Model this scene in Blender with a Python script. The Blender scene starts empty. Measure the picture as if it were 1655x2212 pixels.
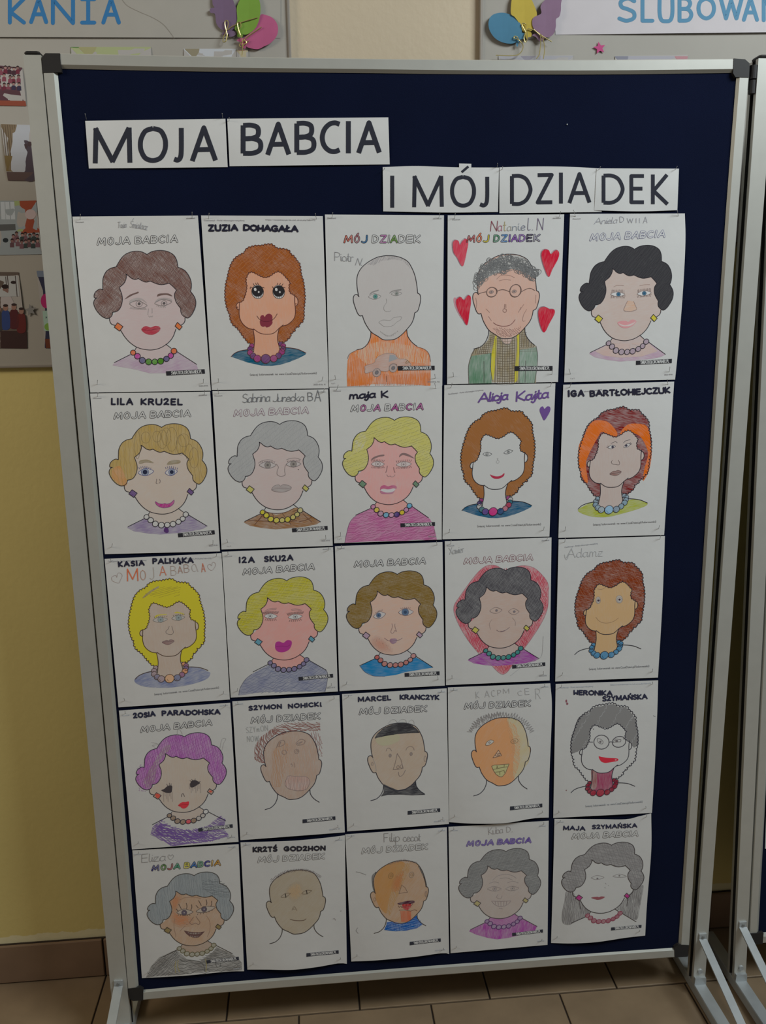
import bpy, math, random
import numpy as np
from mathutils import Vector, Matrix
from mathutils.geometry import delaunay_2d_cdt
random.seed(7)
sc = bpy.context.scene
COL = sc.collection
FZ = 0.10                                   # lower edge of the board frame above the floor (m)

# ------------------------------------------------------------------ camera
IW, IH, FPX = 1655, 2212, 1860.0
CW = np.array([0.21587400050175048, -0.0874204441684012, -0.025474525147807008])
CP = np.array([0.4107829665552253, -1.5677302090376204, 1.3635548193903337 + FZ])
_t = np.linalg.norm(CW); _k = CW / _t
_K = np.array([[0, -_k[2], _k[1]], [_k[2], 0, -_k[0]], [-_k[1], _k[0], 0]])
RC = (np.eye(3) + math.sin(_t) * _K + (1 - math.cos(_t)) * _K @ _K) @ np.array([[1., 0, 0], [0, 0, -1], [0, 1, 0]])
cam = bpy.data.cameras.new('camera')
cam.sensor_fit = 'VERTICAL'
cam.sensor_height = 36.0
cam.sensor_width = 36.0 * IW / IH
cam.lens = 36.0 * FPX / IH
cam.clip_start = 0.05
camo = bpy.data.objects.new('camera', cam)
M3 = RC.T @ np.diag([1., -1., -1.])
camo.matrix_world = Matrix([[*M3[0], CP[0]], [*M3[1], CP[1]], [*M3[2], CP[2]], [0, 0, 0, 1]])
COL.objects.link(camo)
sc.camera = camo

# ------------------------------------------------------------------ light
sc.view_settings.view_transform = 'Standard'
sc.view_settings.look = 'None'
sc.view_settings.gamma = 1
sc.view_settings.use_curve_mapping = False
sc.view_settings.exposure = 0.0
wd = bpy.data.worlds.new('world'); sc.world = wd; wd.use_nodes = True
wd.node_tree.nodes['Background'].inputs[0].default_value = (1.0, 0.93, 0.82, 1)
wd.node_tree.nodes['Background'].inputs[1].default_value = 0.10
def area(name, loc, target, sx, sy, power, col):
    l = bpy.data.lights.new(name, 'AREA'); l.shape = 'RECTANGLE'; l.size = sx; l.size_y = sy
    l.energy = power; l.color = col
    o = bpy.data.objects.new(name, l); o.location = loc
    o.rotation_euler = (Vector(target) - Vector(loc)).to_track_quat('-Z', 'Y').to_euler()
    COL.objects.link(o); return o
area('ceiling_light', (2.4, -1.5, 3.1), (1.1, 0.0, 1.5), 1.3, 0.6, 56, (0.88, 0.97, 1.0))
area('left_fill_light', (-1.3, -0.95, 2.3), (-0.2, 0.2, 0.9), 0.7, 0.5, 11, (1.0, 0.90, 0.74))  # unseen fill added at left to brighten the yellow wall; no known lamp

# ------------------------------------------------------------------ pixel -> point on a real plane
def hit(x, y, Y):
    x = np.asarray(x, float); y = np.asarray(y, float); Y = np.asarray(Y, float)
    d = np.stack([(x - IW / 2) / FPX, (y - IH / 2) / FPX, np.ones_like(x)], -1) @ RC
    t = (Y - CP[1]) / d[..., 1]
    return CP + d * t[..., None]
def hitz(x, y, Z):
    d = RC.T @ np.array([(x - IW / 2) / FPX, (y - IH / 2) / FPX, 1.0])
    return CP + d * (Z - CP[2]) / d[2]

# ------------------------------------------------------------------ materials
def lin(c):
    return tuple(((v / 255) / 12.92 if v / 255 <= .04045 else (((v / 255) + .055) / 1.055) ** 2.4) for v in c)
PAPER = 0.78
def al(c, ref):
    a = lin(c); r = lin(ref)
    return tuple(max(0.004, min(0.95, PAPER * p / q)) for p, q in zip(a, r))
MATS = {}
def mat(key, col, rough=0.9, metal=0.0, spec=0.2, nscale=0, namt=0.0, bump=0.0, bscale=200):
    if key in MATS: return MATS[key]
    m = bpy.data.materials.new(key); m.use_nodes = True; nt = m.node_tree; b = nt.nodes['Principled BSDF']
    b.inputs['Base Color'].default_value = (*col, 1); b.inputs['Roughness'].default_value = rough
    b.inputs['Metallic'].default_value = metal; b.inputs['Specular IOR Level'].default_value = spec
    if nscale:
        tc = nt.nodes.new('ShaderNodeTexCoord'); n = nt.nodes.new('ShaderNodeTexNoise')
        n.inputs['Scale'].default_value = nscale; n.inputs['Detail'].default_value = 5
        nt.links.new(tc.outputs['Object'], n.inputs['Vector'])
        r = nt.nodes.new('ShaderNodeMapRange'); r.inputs['From Min'].default_value = .25; r.inputs['From Max'].default_value = .75
        r.inputs['To Min'].default_value = 1 - namt; r.inputs['To Max'].default_value = 1 + namt
        nt.links.new(n.outputs['Fac'], r.inputs['Value'])
        mx = nt.nodes.new('ShaderNodeVectorMath'); mx.operation = 'SCALE'; mx.inputs[0].default_value = col
        nt.links.new(r.outputs[0], mx.inputs['Scale']); nt.links.new(mx.outputs[0], b.inputs['Base Color'])
    if bump:
        tc = nt.nodes.new('ShaderNodeTexCoord'); n2 = nt.nodes.new('ShaderNodeTexNoise')
        n2.inputs['Scale'].default_value = bscale; n2.inputs['Detail'].default_value = 4
        nt.links.new(tc.outputs['Object'], n2.inputs['Vector'])
        bp_ = nt.nodes.new('ShaderNodeBump'); bp_.inputs['Strength'].default_value = bump; bp_.inputs['Distance'].default_value = 0.002
        nt.links.new(n2.outputs['Fac'], bp_.inputs['Height']); nt.links.new(bp_.outputs[0], b.inputs['Normal'])
    MATS[key] = m; return m

PAPCOL = (PAPER, PAPER * 0.995, PAPER * 0.985)
def crayon(col, cov=0.85, ang=0.0, con=0.9, under=PAPCOL, stretch=9.0, fine=1400.0):
    """streaky coloured pencil: mixes pigment with the paper below along one stroke direction"""
    col = pigment(col, cov, under)
    key = 'crayon_%s_%.2f_%d_%.1f_%s' % ('_'.join('%.3f' % c for c in col), cov, ang, con, '%.2f' % under[0])
    if key in MATS: return MATS[key]
    m = bpy.data.materials.new('coloured_pencil'); m.use_nodes = True; nt = m.node_tree; b = nt.nodes['Principled BSDF']
    b.inputs['Roughness'].default_value = 0.85; b.inputs['Specular IOR Level'].default_value = 0.15
    tc = nt.nodes.new('ShaderNodeTexCoord')
    mp = nt.nodes.new('ShaderNodeMapping'); mp.inputs['Rotation'].default_value = (0, math.radians(ang), 0)
    nt.links.new(tc.outputs['Object'], mp.inputs['Vector'])
    sc_ = nt.nodes.new('ShaderNodeVectorMath'); sc_.operation = 'MULTIPLY'; sc_.inputs[1].default_value = (1 / stretch, 1 / stretch, 1)
    nt.links.new(mp.outputs[0], sc_.inputs[0])
    n = nt.nodes.new('ShaderNodeTexNoise'); n.inputs['Scale'].default_value = fine * 0.45; n.inputs['Detail'].default_value = 3
    nt.links.new(sc_.outputs[0], n.inputs['Vector'])
    n2 = nt.nodes.new('ShaderNodeTexNoise'); n2.inputs['Scale'].default_value = 38; n2.inputs['Detail'].default_value = 3
    nt.links.new(mp.outputs[0], n2.inputs['Vector'])
    a = nt.nodes.new('ShaderNodeMath'); a.operation = 'MULTIPLY_ADD'; a.inputs[1].default_value = con; a.inputs[2].default_value = cov - con * .5
    nt.links.new(n.outputs['Fac'], a.inputs[0])
    a2 = nt.nodes.new('ShaderNodeMath'); a2.operation = 'MULTIPLY_ADD'; a2.inputs[1].default_value = con * .8; a2.inputs[2].default_value = -con * .4
    nt.links.new(n2.outputs['Fac'], a2.inputs[0])
    s = nt.nodes.new('ShaderNodeMath'); s.operation = 'ADD'; s.use_clamp = True
    nt.links.new(a.outputs[0], s.inputs[0]); nt.links.new(a2.outputs[0], s.inputs[1])
    mx = nt.nodes.new('ShaderNodeMix'); mx.data_type = 'RGBA'
    mx.inputs[6].default_value = (*under, 1); mx.inputs[7].default_value = (*col, 1)
    nt.links.new(s.outputs[0], mx.inputs[0]); nt.links.new(mx.outputs[2], b.inputs['Base Color'])
    MATS[key] = m; return m
def pigment(avg, cov, under):                # the pencil's own colour when the mean of pencil and paper is known
    c = max(.8, min(cov, 1.0)); return tuple(max(.006, (a - (1 - c) * u) / c) for a, u in zip(avg, under))
def flat(col, rough=0.8):
    return mat('ink_%.3f_%.3f_%.3f' % col, col, rough, spec=.15)

# ------------------------------------------------------------------ object helpers
def link(name, verts, faces, mats, parent=None, mi=None, smooth=False, uv=None):
    me = bpy.data.meshes.new(name)
    me.from_pydata([tuple(map(float, v)) for v in verts], [], [tuple(int(i) for i in f) for f in faces])
    for m in (mats if isinstance(mats, (list, tuple)) else [mats]): me.materials.append(m)
    if mi is not None: me.polygons.foreach_set('material_index', list(mi))
    if smooth: me.polygons.foreach_set('use_smooth', [True] * len(me.polygons))
    me.update()
    o = bpy.data.objects.new(name, me); COL.objects.link(o)
    if parent is not None: o.parent = parent
    return o
def tag(o, label=None, cat=None, group=None, kind=None):
    if label: o['label'] = label
    if cat: o['category'] = cat
    if group: o['group'] = group
    if kind: o['kind'] = kind
    return o
def empty(name, loc=(0, 0, 0), rot=(0, 0, 0)):
    o = bpy.data.objects.new(name, None); o.empty_display_size = .05; o.location = loc; o.rotation_euler = rot; COL.objects.link(o); return o
class MB:
    def __init__(s): s.v = []; s.f = []; s.m = []
    def add(s, v, f, m=0):
        n = len(s.v); s.v += [tuple(p) for p in v]; s.f += [tuple(i + n for i in q) for q in f]; s.m += [m] * len(f)
    def box(s, a, b, m=0, bev=0.0):
        (x0, y0, z0), (x1, y1, z1) = a, b
        if bev <= 0:
            v = [(x0, y0, z0), (x1, y0, z0), (x1, y1, z0), (x0, y1, z0), (x0, y0, z1), (x1, y0, z1), (x1, y1, z1), (x0, y1, z1)]
            s.add(v, [(0, 3, 2, 1), (4, 5, 6, 7), (0, 1, 5, 4), (1, 2, 6, 5), (2, 3, 7, 6), (3, 0, 4, 7)], m)
        else:                                # bevelled vertical edges and top/bottom rim
            k = bev
            def ring(z, i): return [(x0 + k + i, y0 + i, z), (x1 - k - i, y0 + i, z), (x1 - i, y0 + k + i, z), (x1 - i, y1 - k - i, z), (x1 - k - i, y1 - i, z), (x0 + k + i, y1 - i, z), (x0 + i, y1 - k - i, z), (x0 + i, y0 + k + i, z)]
            R = [ring(z0, k * .6), ring(z0 + k, 0), ring(z1 - k, 0), ring(z1, k * .6)]
            v = [p for r in R for p in r]; f = [tuple(range(7, -1, -1)), tuple(range(24, 32))]
            for j in range(3):
                for i in range(8): f.append((j * 8 + i, j * 8 + (i + 1) % 8, (j + 1) * 8 + (i + 1) % 8, (j + 1) * 8 + i))
            s.add(v, f, m)
    def tube(s, p, q, r, n=10, m=0, r2=None):
        p = Vector(p); q = Vector(q); d = (q - p).normalized(); a = d.orthogonal().normalized(); b = d.cross(a)
        r2 = r if r2 is None else r2; v = []
        for c, rr in ((p, r), (q, r2)):
            for i in range(n): t = 2 * math.pi * i / n; v.append(c + a * math.cos(t) * rr + b * math.sin(t) * rr)
        f = [(i, (i + 1) % n, n + (i + 1) % n, n + i) for i in range(n)] + [tuple(range(n - 1, -1, -1)), tuple(range(n, 2 * n))]
        s.add(v, f, m)
    def path(s, pts, r, n=6, m=0):
        for a, b in zip(pts[:-1], pts[1:]): s.tube(a, b, r, n, m)
    def ball(s, c, r, m=0, n=8, k=5, sy=1.0):
        v = [(c[0], c[1], c[2] + r)]; f = []
        for j in range(1, k):
            t = math.pi * j / k
            for i in range(n): u = 2 * math.pi * i / n; v.append((c[0] + r * math.sin(t) * math.cos(u), c[1] + sy * r * math.sin(t) * math.sin(u), c[2] + r * math.cos(t)))
        v.append((c[0], c[1], c[2] - r)); L = len(v) - 1
        for i in range(n): f.append((0, 1 + i, 1 + (i + 1) % n)); f.append((L, L - n + (i + 1) % n, L - n + i))
        for j in range(k - 2):
            for i in range(n): a = 1 + j * n; f.append((a + i, a + n + i, a + n + (i + 1) % n, a + (i + 1) % n))
        s.add(v, f, m)
    def prism(s, poly, y0, y1, m=0):           # outline (x,z) pulled from y0 to y1
        n = len(poly); v = [(x, y0, z) for x, z in poly] + [(x, y1, z) for x, z in poly]
        s.add(v, [tuple(range(n)), tuple(range(2 * n - 1, n - 1, -1))] + [(i, n + i, n + (i + 1) % n, (i + 1) % n) for i in range(n)], m)
    def build(s, name, mats, parent=None, smooth=False):
        o = link(name, s.v, s.f, mats, parent, s.m, smooth)
        return o

# ------------------------------------------------------------------ flat shapes drawn in the plane of a sheet
def cat(pts, closed=False, n=6):
    P = [np.array(p, float) for p in pts]
    if len(P) < 3: return P
    out = []; N = len(P); R = range(N if closed else N - 1)
    for i in R:
        p1, p2 = P[i], P[(i + 1) % N]
        p0 = P[(i - 1) % N] if (closed or i > 0) else 2 * p1 - p2
        p3 = P[(i + 2) % N] if (closed or i + 2 < N) else 2 * p2 - p1
        for k in range(n):
            t = k / n
            out.append(.5 * ((2 * p1) + (-p0 + p2) * t + (2 * p0 - 5 * p1 + 4 * p2 - p3) * t * t + (-p0 + 3 * p1 - 3 * p2 + p3) * t ** 3))
    if not closed: out.append(P[-1])
    return out
def pr(a):                                  # flat list -> points
    return [(a[i], a[i + 1]) for i in range(0, len(a), 2)]
SEG = [40.0, 0]
def stroke_geo(P, w, closed=False, caps=True, V=None, F=None):
    """ribbon with round joints; appends to V, F"""
    SEG[1] = (SEG[1] + 1) % 7; zj = .05 * SEG[1]; nv0 = len(V)
    P = [np.asarray(p, float) for p in P]
    if closed: P = P + [P[0]]; closed = False
    D = [P[0]]
    for p in P[1:]:
        k = int(np.hypot(*(p - D[-1])) / SEG[0]); a = D[-1]
        for i in range(1, k + 1): D.append(a + (p - a) * i / (k + 1))
        D.append(p)
    P = D
    Q = [P[0]]
    for p in P[1:]:
        if np.hypot(*(p - Q[-1])) > 1e-6: Q.append(p)
    P = Q
    if len(P) < 2: return
    if closed: P = P + [P[0]]
    r = w / 2; N = len(P)
    T = []
    for a, b in zip(P[:-1], P[1:]): d = b - a; T.append(d / (np.hypot(*d) + 1e-12))
    def disc(c):
        n = len(V); k = 10
        for i in range(k): t = 2 * math.pi * i / k; V.append((c[0] + r * math.cos(t), c[1] + r * math.sin(t), .25))
        F.append(tuple(range(n, n + k)))
    prev = None
    for i in range(N - 1):
        nrm = np.array([-T[i][1], T[i][0]])
        if prev is None:
            n = len(V); V.append(tuple(P[i] + nrm * r)); V.append(tuple(P[i] - nrm * r)); prev = (n, n + 1)
            if i > 0: disc(P[i])
        if i < N - 2:
            c = float(T[i] @ T[i + 1])
            if c > .8:
                m = nrm + np.array([-T[i + 1][1], T[i + 1][0]]); m /= np.hypot(*m); m /= max(.7, float(m @ nrm))
            else: m = None
        else: m = None
        e = m if m is not None else nrm
        n = len(V); V.append(tuple(P[i + 1] + e * r)); V.append(tuple(P[i + 1] - e * r))
        F.append((prev[0], prev[1], n + 1, n))
        prev = (n, n + 1) if m is not None else None
    if caps and w > 0.9: disc(P[0]); disc(P[-1])
    for i in range(nv0, len(V)): v = V[i]; V[i] = (v[0], v[1], zj + (.035 if len(v) > 2 else 0))
def fill_geo(P, V, F, grid=7.0):
    P = [tuple(map(float, p)) for p in P]
    xs = [p[0] for p in P]; ys = [p[1] for p in P]
    vs = [Vector(p) for p in P]
    poly = np.array(P)
    gx = np.arange(min(xs) + grid / 2, max(xs), grid); gy = np.arange(min(ys) + grid / 2, max(ys), grid)
    if len(gx) * len(gy) > 1:
        for y in gy:
            x = np.array(gx); ins = np.zeros(len(x), bool)
            a = poly; b = np.roll(poly, -1, 0)
            for (x1, y1), (x2, y2) in zip(a, b):
                if (y1 > y) != (y2 > y): ins ^= x < (x2 - x1) * (y - y1) / (y2 - y1) + x1
            for q in x[ins]: vs.append(Vector((float(q), float(y))))
    r = delaunay_2d_cdt(vs, [], [list(range(len(P)))], 1, 1e-5)
    n = len(V)
    V.extend([(p.x, p.y) for p in r[0]]); F.extend([tuple(n + i for i in f) for f in r[2]])
def hatch_lines(poly, ang, gap, jit=1.0, piece=(30, 90), curl=0.0, rnd=random):
    a = math.radians(ang); c, s = math.cos(a), math.sin(a)
    P = np.array(poly, float); Q = np.stack([P[:, 0] * c + P[:, 1] * s, -P[:, 0] * s + P[:, 1] * c], 1)
    y = Q[:, 1].min() + gap * .5; out = []
    while y < Q[:, 1].max():
        xs = []
        for (x1, y1), (x2, y2) in zip(Q, np.roll(Q, -1, 0)):
            if (y1 > y) != (y2 > y): xs.append((x2 - x1) * (y - y1) / (y2 - y1) + x1)
        xs.sort()
        for x0, x1 in zip(xs[::2], xs[1::2]):
            x = x0 + rnd.uniform(0, 2)
            while x < x1 - 1:
                L = rnd.uniform(*piece); e = min(x + L, x1)
                if e - x > 1.5:
                    d = rnd.uniform(-jit, jit); d2 = rnd.uniform(-jit, jit); cc = curl * rnd.uniform(.3, 1)
                    seg = [(x, y + d), ((x + e) / 2, y + (d + d2) / 2 + cc * (e - x) * .1), (e, y + d2)]
                    out.append([(u * c - v * s, u * s + v * c) for u, v in seg])
                x = e + rnd.uniform(-6, 3)
        y += gap * rnd.uniform(.6, 1.4)
    return out
def homog(src, dst):
    A = []
    for (x, y), (u, v) in zip(src, dst):
        A.append([x, y, 1, 0, 0, 0, -u * x, -u * y, -u]); A.append([0, 0, 0, x, y, 1, -v * x, -v * y, -v])
    A = np.array(A, float); s = np.array([1, 1, 500, 1, 1, 500, 1 / 500, 1 / 500, 1.]); U, S, Vt = np.linalg.svd(A * s)
    h = Vt[-1] * s; return h.reshape(3, 3) / h[-1]
def happ(H, p):
    q = H @ np.array([p[0], p[1], 1.0]); return (q[0] / q[2], q[1] / q[2])

# ------------------------------------------------------------------ stroke letters (x right, y up, capitals 1 high); ~ = curved
GL = {
'A': (.8, ['0,0 .4,1 .8,0', '.14,.34 .66,.34']), 'B': (.6, ['0,0 0,1', '~0,1 .38,.97 .54,.77 .38,.55 0,.53', '~0,.53 .44,.5 .6,.27 .44,.03 0,0']),
'C': (.68, ['~.66,.87 .42,1 .12,.84 0,.5 .12,.14 .42,0 .68,.12']), 'D': (.7, ['0,0 0,1', '~0,1 .4,.95 .68,.7 .68,.32 .42,.05 0,0']),
'E': (.5, ['.5,1 0,1 0,0 .5,0', '0,.52 .44,.52']), 'F': (.5, ['.5,1 0,1 0,0', '0,.52 .4,.52']),
'G': (.74, ['~.66,.87 .42,1 .12,.84 0,.5 .12,.14 .42,0 .7,.12', '.7,.12 .72,.46 .42,.46']), 'H': (.66, ['0,0 0,1', '.66,0 .66,1', '0,.5 .66,.5']),
'I': (.02, ['0,0 0,1']), 'J': (.42, ['~.42,1 .42,.3 .3,.03 .12,0 0,.1']), 'K': (.58, ['0,0 0,1', '.56,1 .03,.45 .58,0']),
'L': (.48, ['0,1 0,0 .48,0']), 'Ł': (.48, ['.05,1 .05,0 .5,0', '-.12,.4 .3,.66']), 'M': (.84, ['0,0 .02,1 .42,.12 .82,1 .84,0']),
'm': (.7, ['~0,0 .02,.3 .04,.58', '~.04,.35 .12,.55 .24,.52 .3,.3 .3,0', '~.3,.35 .42,.56 .56,.52 .6,.3 .6,.06 .7,0']),
'N': (.66, ['0,0 0,1 .66,0 .66,1']), 'Ń': (.66, ['0,0 0,1 .66,0 .66,1', '.3,1.15 .42,1.38']), 'O': (.8, ['~.4,1 .1,.83 0,.5 .1,.17 .4,0 .7,.17 .8,.5 .7,.83 .4,1']),
'Ó': (.8, ['~.4,1 .1,.83 0,.5 .1,.17 .4,0 .7,.17 .8,.5 .7,.83 .4,1', '.36,1.14 .58,1.3']),
'P': (.56, ['0,0 0,1', '~0,1 .4,.96 .56,.74 .4,.48 0,.45']), 'R': (.6, ['0,0 0,1', '~0,1 .4,.96 .54,.75 .4,.52 0,.48', '.22,.5 .6,0']),
'S': (.54, ['~.52,.87 .3,1 .06,.86 .08,.62 .3,.51 .5,.37 .5,.12 .25,0 0,.1']), 'Ś': (.54, ['~.52,.87 .3,1 .06,.86 .08,.62 .3,.51 .5,.37 .5,.12 .25,0 0,.1', '.3,1.15 .45,1.4']),
'T': (.64, ['0,1 .64,1', '.32,1 .32,0']), 'U': (.66, ['~0,1 0,.35 .1,.05 .33,0 .56,.05 .66,.35 .66,1']), 'W': (.95, ['0,1 .24,0 .47,.9 .71,0 .95,1']),
'X': (.6, ['0,0 .6,1', '0,1 .6,0']), 'Y': (.6, ['0,1 .3,.48 .6,1', '.3,.48 .3,0']), 'Z': (.58, ['0,1 .56,1 0,0 .58,0']),
'2': (.55, ['~0,.8 .15,1 .42,.95 .46,.7 .25,.35 0,0', '0,0 .28,.08 .55,0']), 'Ą': (.8, ['0,0 .4,1 .8,0', '.14,.34 .66,.34', '~.7,0 .6,-.15 .75,-.25']),
'@': (.62, ['0,1 .02,.08 .3,.45 .58,.08 .62,1']), 'w': (.58, ['0,.56 .14,0 .29,.5 .44,0 .58,.56']), '#': (.62, ['0,0 0,1', '.62,0 .62,1', '~0,.6 .3,.42 .62,.6']),
'%': (.84, ['0,0 .14,.95 .4,.22 .74,1 .84,0']),
'a': (.46, ['~.42,.5 .2,.56 .02,.38 .03,.1 .2,0 .4,.18', '~.42,.55 .4,.15 .46,0']), 'b': (.42, ['~0,1 0,.1', '~0,.4 .2,.56 .4,.42 .4,.12 .2,0 0,.1']),
'c': (.38, ['~.38,.46 .2,.56 .02,.4 .02,.12 .2,0 .38,.08']), 'd': (.44, ['~.4,.45 .2,.56 .02,.38 .03,.1 .2,0 .4,.15', '.42,1 .42,0']),
'e': (.4, ['~.03,.28 .38,.32 .34,.5 .18,.56 .02,.38 .04,.1 .2,0 .4,.08']), 'ę': (.4, ['~.03,.28 .38,.32 .34,.5 .18,.56 .02,.38 .04,.1 .2,0 .4,.08', '~.3,0 .25,-.15 .36,-.2']),
'f': (.3, ['~.34,.92 .18,1 .12,.8 .12,0', '0,.55 .3,.55']), 'g': (.42, ['~.4,.5 .2,.56 .02,.4 .03,.12 .2,.02 .4,.15', '~.42,.55 .42,-.15 .25,-.35 .03,-.28']),
'h': (.42, ['0,1 0,0', '~0,.35 .15,.56 .36,.5 .4,.3 .42,0']), 'i': (.06, ['~.02,.55 .02,.12 .1,0', '.02,.76 .04,.8']), 'j': (.14, ['~.12,.55 .12,-.1 .0,-.33 -.14,-.25', '.12,.76 .14,.8']),
'k': (.38, ['0,1 0,0', '.36,.55 .02,.24 .38,0']), 'l': (.12, ['~.02,1 .0,.2 .05,0 .14,.04']), 'ł': (.14, ['0,1 0,0', '-.08,.45 .12,.65']), 'n': (.42, ['0,.56 0,0', '~0,.35 .15,.56 .36,.5 .4,.3 .42,0']),
'ń': (.42, ['0,.56 0,0', '~0,.35 .15,.56 .36,.5 .4,.3 .42,0', '.2,.7 .3,.85']), 'o': (.44, ['~.22,.56 .04,.46 0,.28 .06,.06 .22,0 .4,.1 .44,.28 .38,.48 .22,.56']),
'p': (.42, ['0,.56 0,-.38', '~0,.4 .2,.56 .4,.42 .4,.12 .2,0 0,.1']), 'r': (.3, ['0,.56 0,0', '~0,.32 .12,.54 .3,.52']), 's': (.34, ['~.33,.48 .18,.56 .03,.46 .08,.32 .28,.25 .32,.08 .15,0 0,.06']),
'ś': (.34, ['~.33,.48 .18,.56 .03,.46 .08,.32 .28,.25 .32,.08 .15,0 0,.06', '.15,.7 .25,.86']), 't': (.28, ['~.12,.9 .12,.15 .2,0 .3,.04', '0,.56 .28,.56']), 'u': (.42, ['~0,.56 .02,.12 .16,0 .38,.14', '.4,.56 .42,0']),
'v': (.4, ['0,.56 .2,0 .4,.56']), 'y': (.42, ['~0,.56 .02,.18 .18,.05 .38,.2', '~.42,.56 .42,-.1 .25,-.35 .05,-.28']), 'z': (.38, ['0,.55 .36,.55 0,0 .38,0']), 'x': (.4, ['0,0 .4,.56', '0,.56 .4,0']),
'0': (.5, ['~.25,1 .02,.75 .02,.25 .25,0 .48,.25 .48,.75 .25,1']), '1': (.2, ['0,.8 .18,1 .18,0']), '3': (.45, ['~0,.9 .25,1 .42,.8 .2,.53 .45,.3 .25,0 0,.08']),
'6': (.45, ['~.4,.95 .1,.6 .02,.25 .22,0 .44,.22 .25,.5 .05,.3']), '.': (.06, ['0,.02 .05,.02']), ',': (.06, ['.04,.05 0,-.14']), '/': (.4, ['0,-.1 .4,1.05']), ':': (.06, ['0,.05 .03,.05', '0,.5 .03,.5']),
'-': (.3, ['0,.35 .3,.35']), '(': (.18, ['~.18,1.1 .02,.7 .02,.2 .18,-.2']), ')': (.18, ['~0,1.1 .16,.7 .16,.2 0,-.2']), '_': (.4, ['0,-.1 .4,-.1']), '?': (.36, ['~0,.85 .2,1 .36,.8 .18,.45 .18,.3', '.18,.05 .19,.05']), '=': (.4, ['0,.5 .4,.5', '0,.25 .4,.25']),
'7': (.42, ['0,1 .42,1 .12,0']), '4': (.45, ['.35,0 .35,1 0,.3 .45,.3']), '5': (.42, ['~.4,1 .05,1 .03,.6 .3,.6 .42,.3 .25,0 0,.08']), '8': (.42, ['~.2,1 .02,.78 .2,.55 .42,.25 .2,0 .02,.25 .2,.55 .4,.78 .2,1']), '9': (.42, ['~.4,.7 .2,.45 .02,.7 .2,1 .4,.75 .36,.2 .1,0']), 'V': (.7, ['0,1 .35,0 .7,1']), 'q': (.42, ['~.4,.5 .2,.56 .02,.3 .2,0 .4,.2', '.42,.56 .42,-.35']),
'i.': (.04, ['0,0 0,.8', '0,1.05 .03,1.12']),
}
def glyph(ch):
    w, ss = GL[ch]; out = []
    for s in ss:
        sm = s[0] == '~'; P = [tuple(map(float, q.split(','))) for q in s.lstrip('~').split()]
        out.append(cat(P, n=5) if sm else [np.array(p) for p in P])
    return w, out
def text_lines(txt, x0, y0, x1, y1, h, gap=.28, space=.55, slant=0.0, wob=0.0, rnd=random, join=False):
    """strokes of txt laid along the base line (x0,y0)-(x1,y1), fitted to its length; h = capital height (pixels, y down)"""
    L = math.hypot(x1 - x0, y1 - y0); ux, uy = (x1 - x0) / L, (y1 - y0) / L
    adv = []; tot = 0
    for c in txt:
        w = space if c == ' ' else GL[c][0]
        adv.append((tot, w)); tot += w + (gap if c != ' ' else 0)
    tot -= gap; k = L / tot; res = []
    prevc = None
    for c, (a, w) in zip(txt, adv):
        if c == ' ': prevc = None; continue
        if join and prevc and c.islower():
            pa, pw = prevc; q = []
            for x, y in cat([(pa + pw, .02), ((pa + pw) * .45 + a * .55, .06), (a + .04, .4)], n=4): q.append((x0 + ux * (x * k + slant * y * h) + uy * y * h, y0 + uy * (x * k + slant * y * h) - ux * y * h))
            res.append((c, q))
        prevc = (a, w) if c.islower() or c in 'KAJS' else None
        dy = rnd.uniform(-wob, wob) * h; rr = rnd.uniform(-wob, wob) * .6
        for P in glyph(c)[1]:
            q = []
            for x, y in P:
                X = (a + x) * k + slant * y * h + rr * y * h; Y = y * h + dy
                q.append((x0 + ux * X + uy * Y, y0 + uy * X - ux * Y))
            res.append((c, q))
    return res
# ------------------------------------------------------------------ a sheet of paper on a plane, with its drawing
YFELT = 0.006
BLK = (18, 18, 22)
SHORT = {11: 'brown-haired grandmother with orange earrings', 12: 'orange-haired grandmother with big black eyes', 13: 'bald grandfather with a car on his shirt', 14: 'grandfather with four red hearts', 15: 'black-haired grandmother with yellow earrings',
 21: 'golden-haired grandmother with purple earrings', 22: 'grey-haired grandmother with brown blouse', 23: 'grandmother in magenta blouse', 24: 'uncoloured-faced grandmother with purple name', 25: 'orange and maroon haired grandmother',
 31: 'bright yellow curly-haired grandmother', 32: 'grandmother in grey-blue blouse', 33: 'olive-brown-haired grandmother in blue', 34: 'grandmother inside a large red heart', 35: 'tan-faced grandmother with blue beads',
 41: 'violet-haired grandmother', 42: 'grandfather with scribbled reddish hair', 43: 'grandfather with flat black hair', 44: 'grandfather with spiky pencil hair', 45: 'grandmother with crimson neck and round glasses',
 51: 'grandmother in dark hatched shawl', 52: 'pale bald grandfather with thin smile', 53: 'grandfather with reddened mouth', 54: 'grandmother with magenta collar and purple beads', 55: 'long grey-haired grandmother with pink earrings',
 'white strip printed MOJA, leftmost title strip of the upper line': 'strip printed MOJA', 'white strip printed BABCIA in the upper title line': 'strip printed BABCIA', 'white strip printed I MOJ in the lower title line with a tab above the O': 'strip printed I MOJ', 'white strip printed DZIA, left of the strip printed DEK': 'strip printed DZIA', 'white strip printed DEK, rightmost of the lower title line': 'strip printed DEK'}
AUTO = {'eyebrow', 'heart', 'long_hair', 'ink_blot', 'scarf', 'ear_mark', 'heart_outline'}
SINGLE = {'long_hair', 'printed_letter', 'earring', 'bead', 'eye', 'eyebrow', 'heart', 'heart_outline', 'blue_letter', 'title_letter', 'name_word', 'ink_blot', 'ear_mark', 'scarf'}
TINY = {'earring_drop', 'printed_caption', 'hair_scribble', 'stubble', 'eyelash', 'teeth', 'wrinkle', 'pencil_stray', 'shirt_scribble', 'eye_smudge'}
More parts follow.
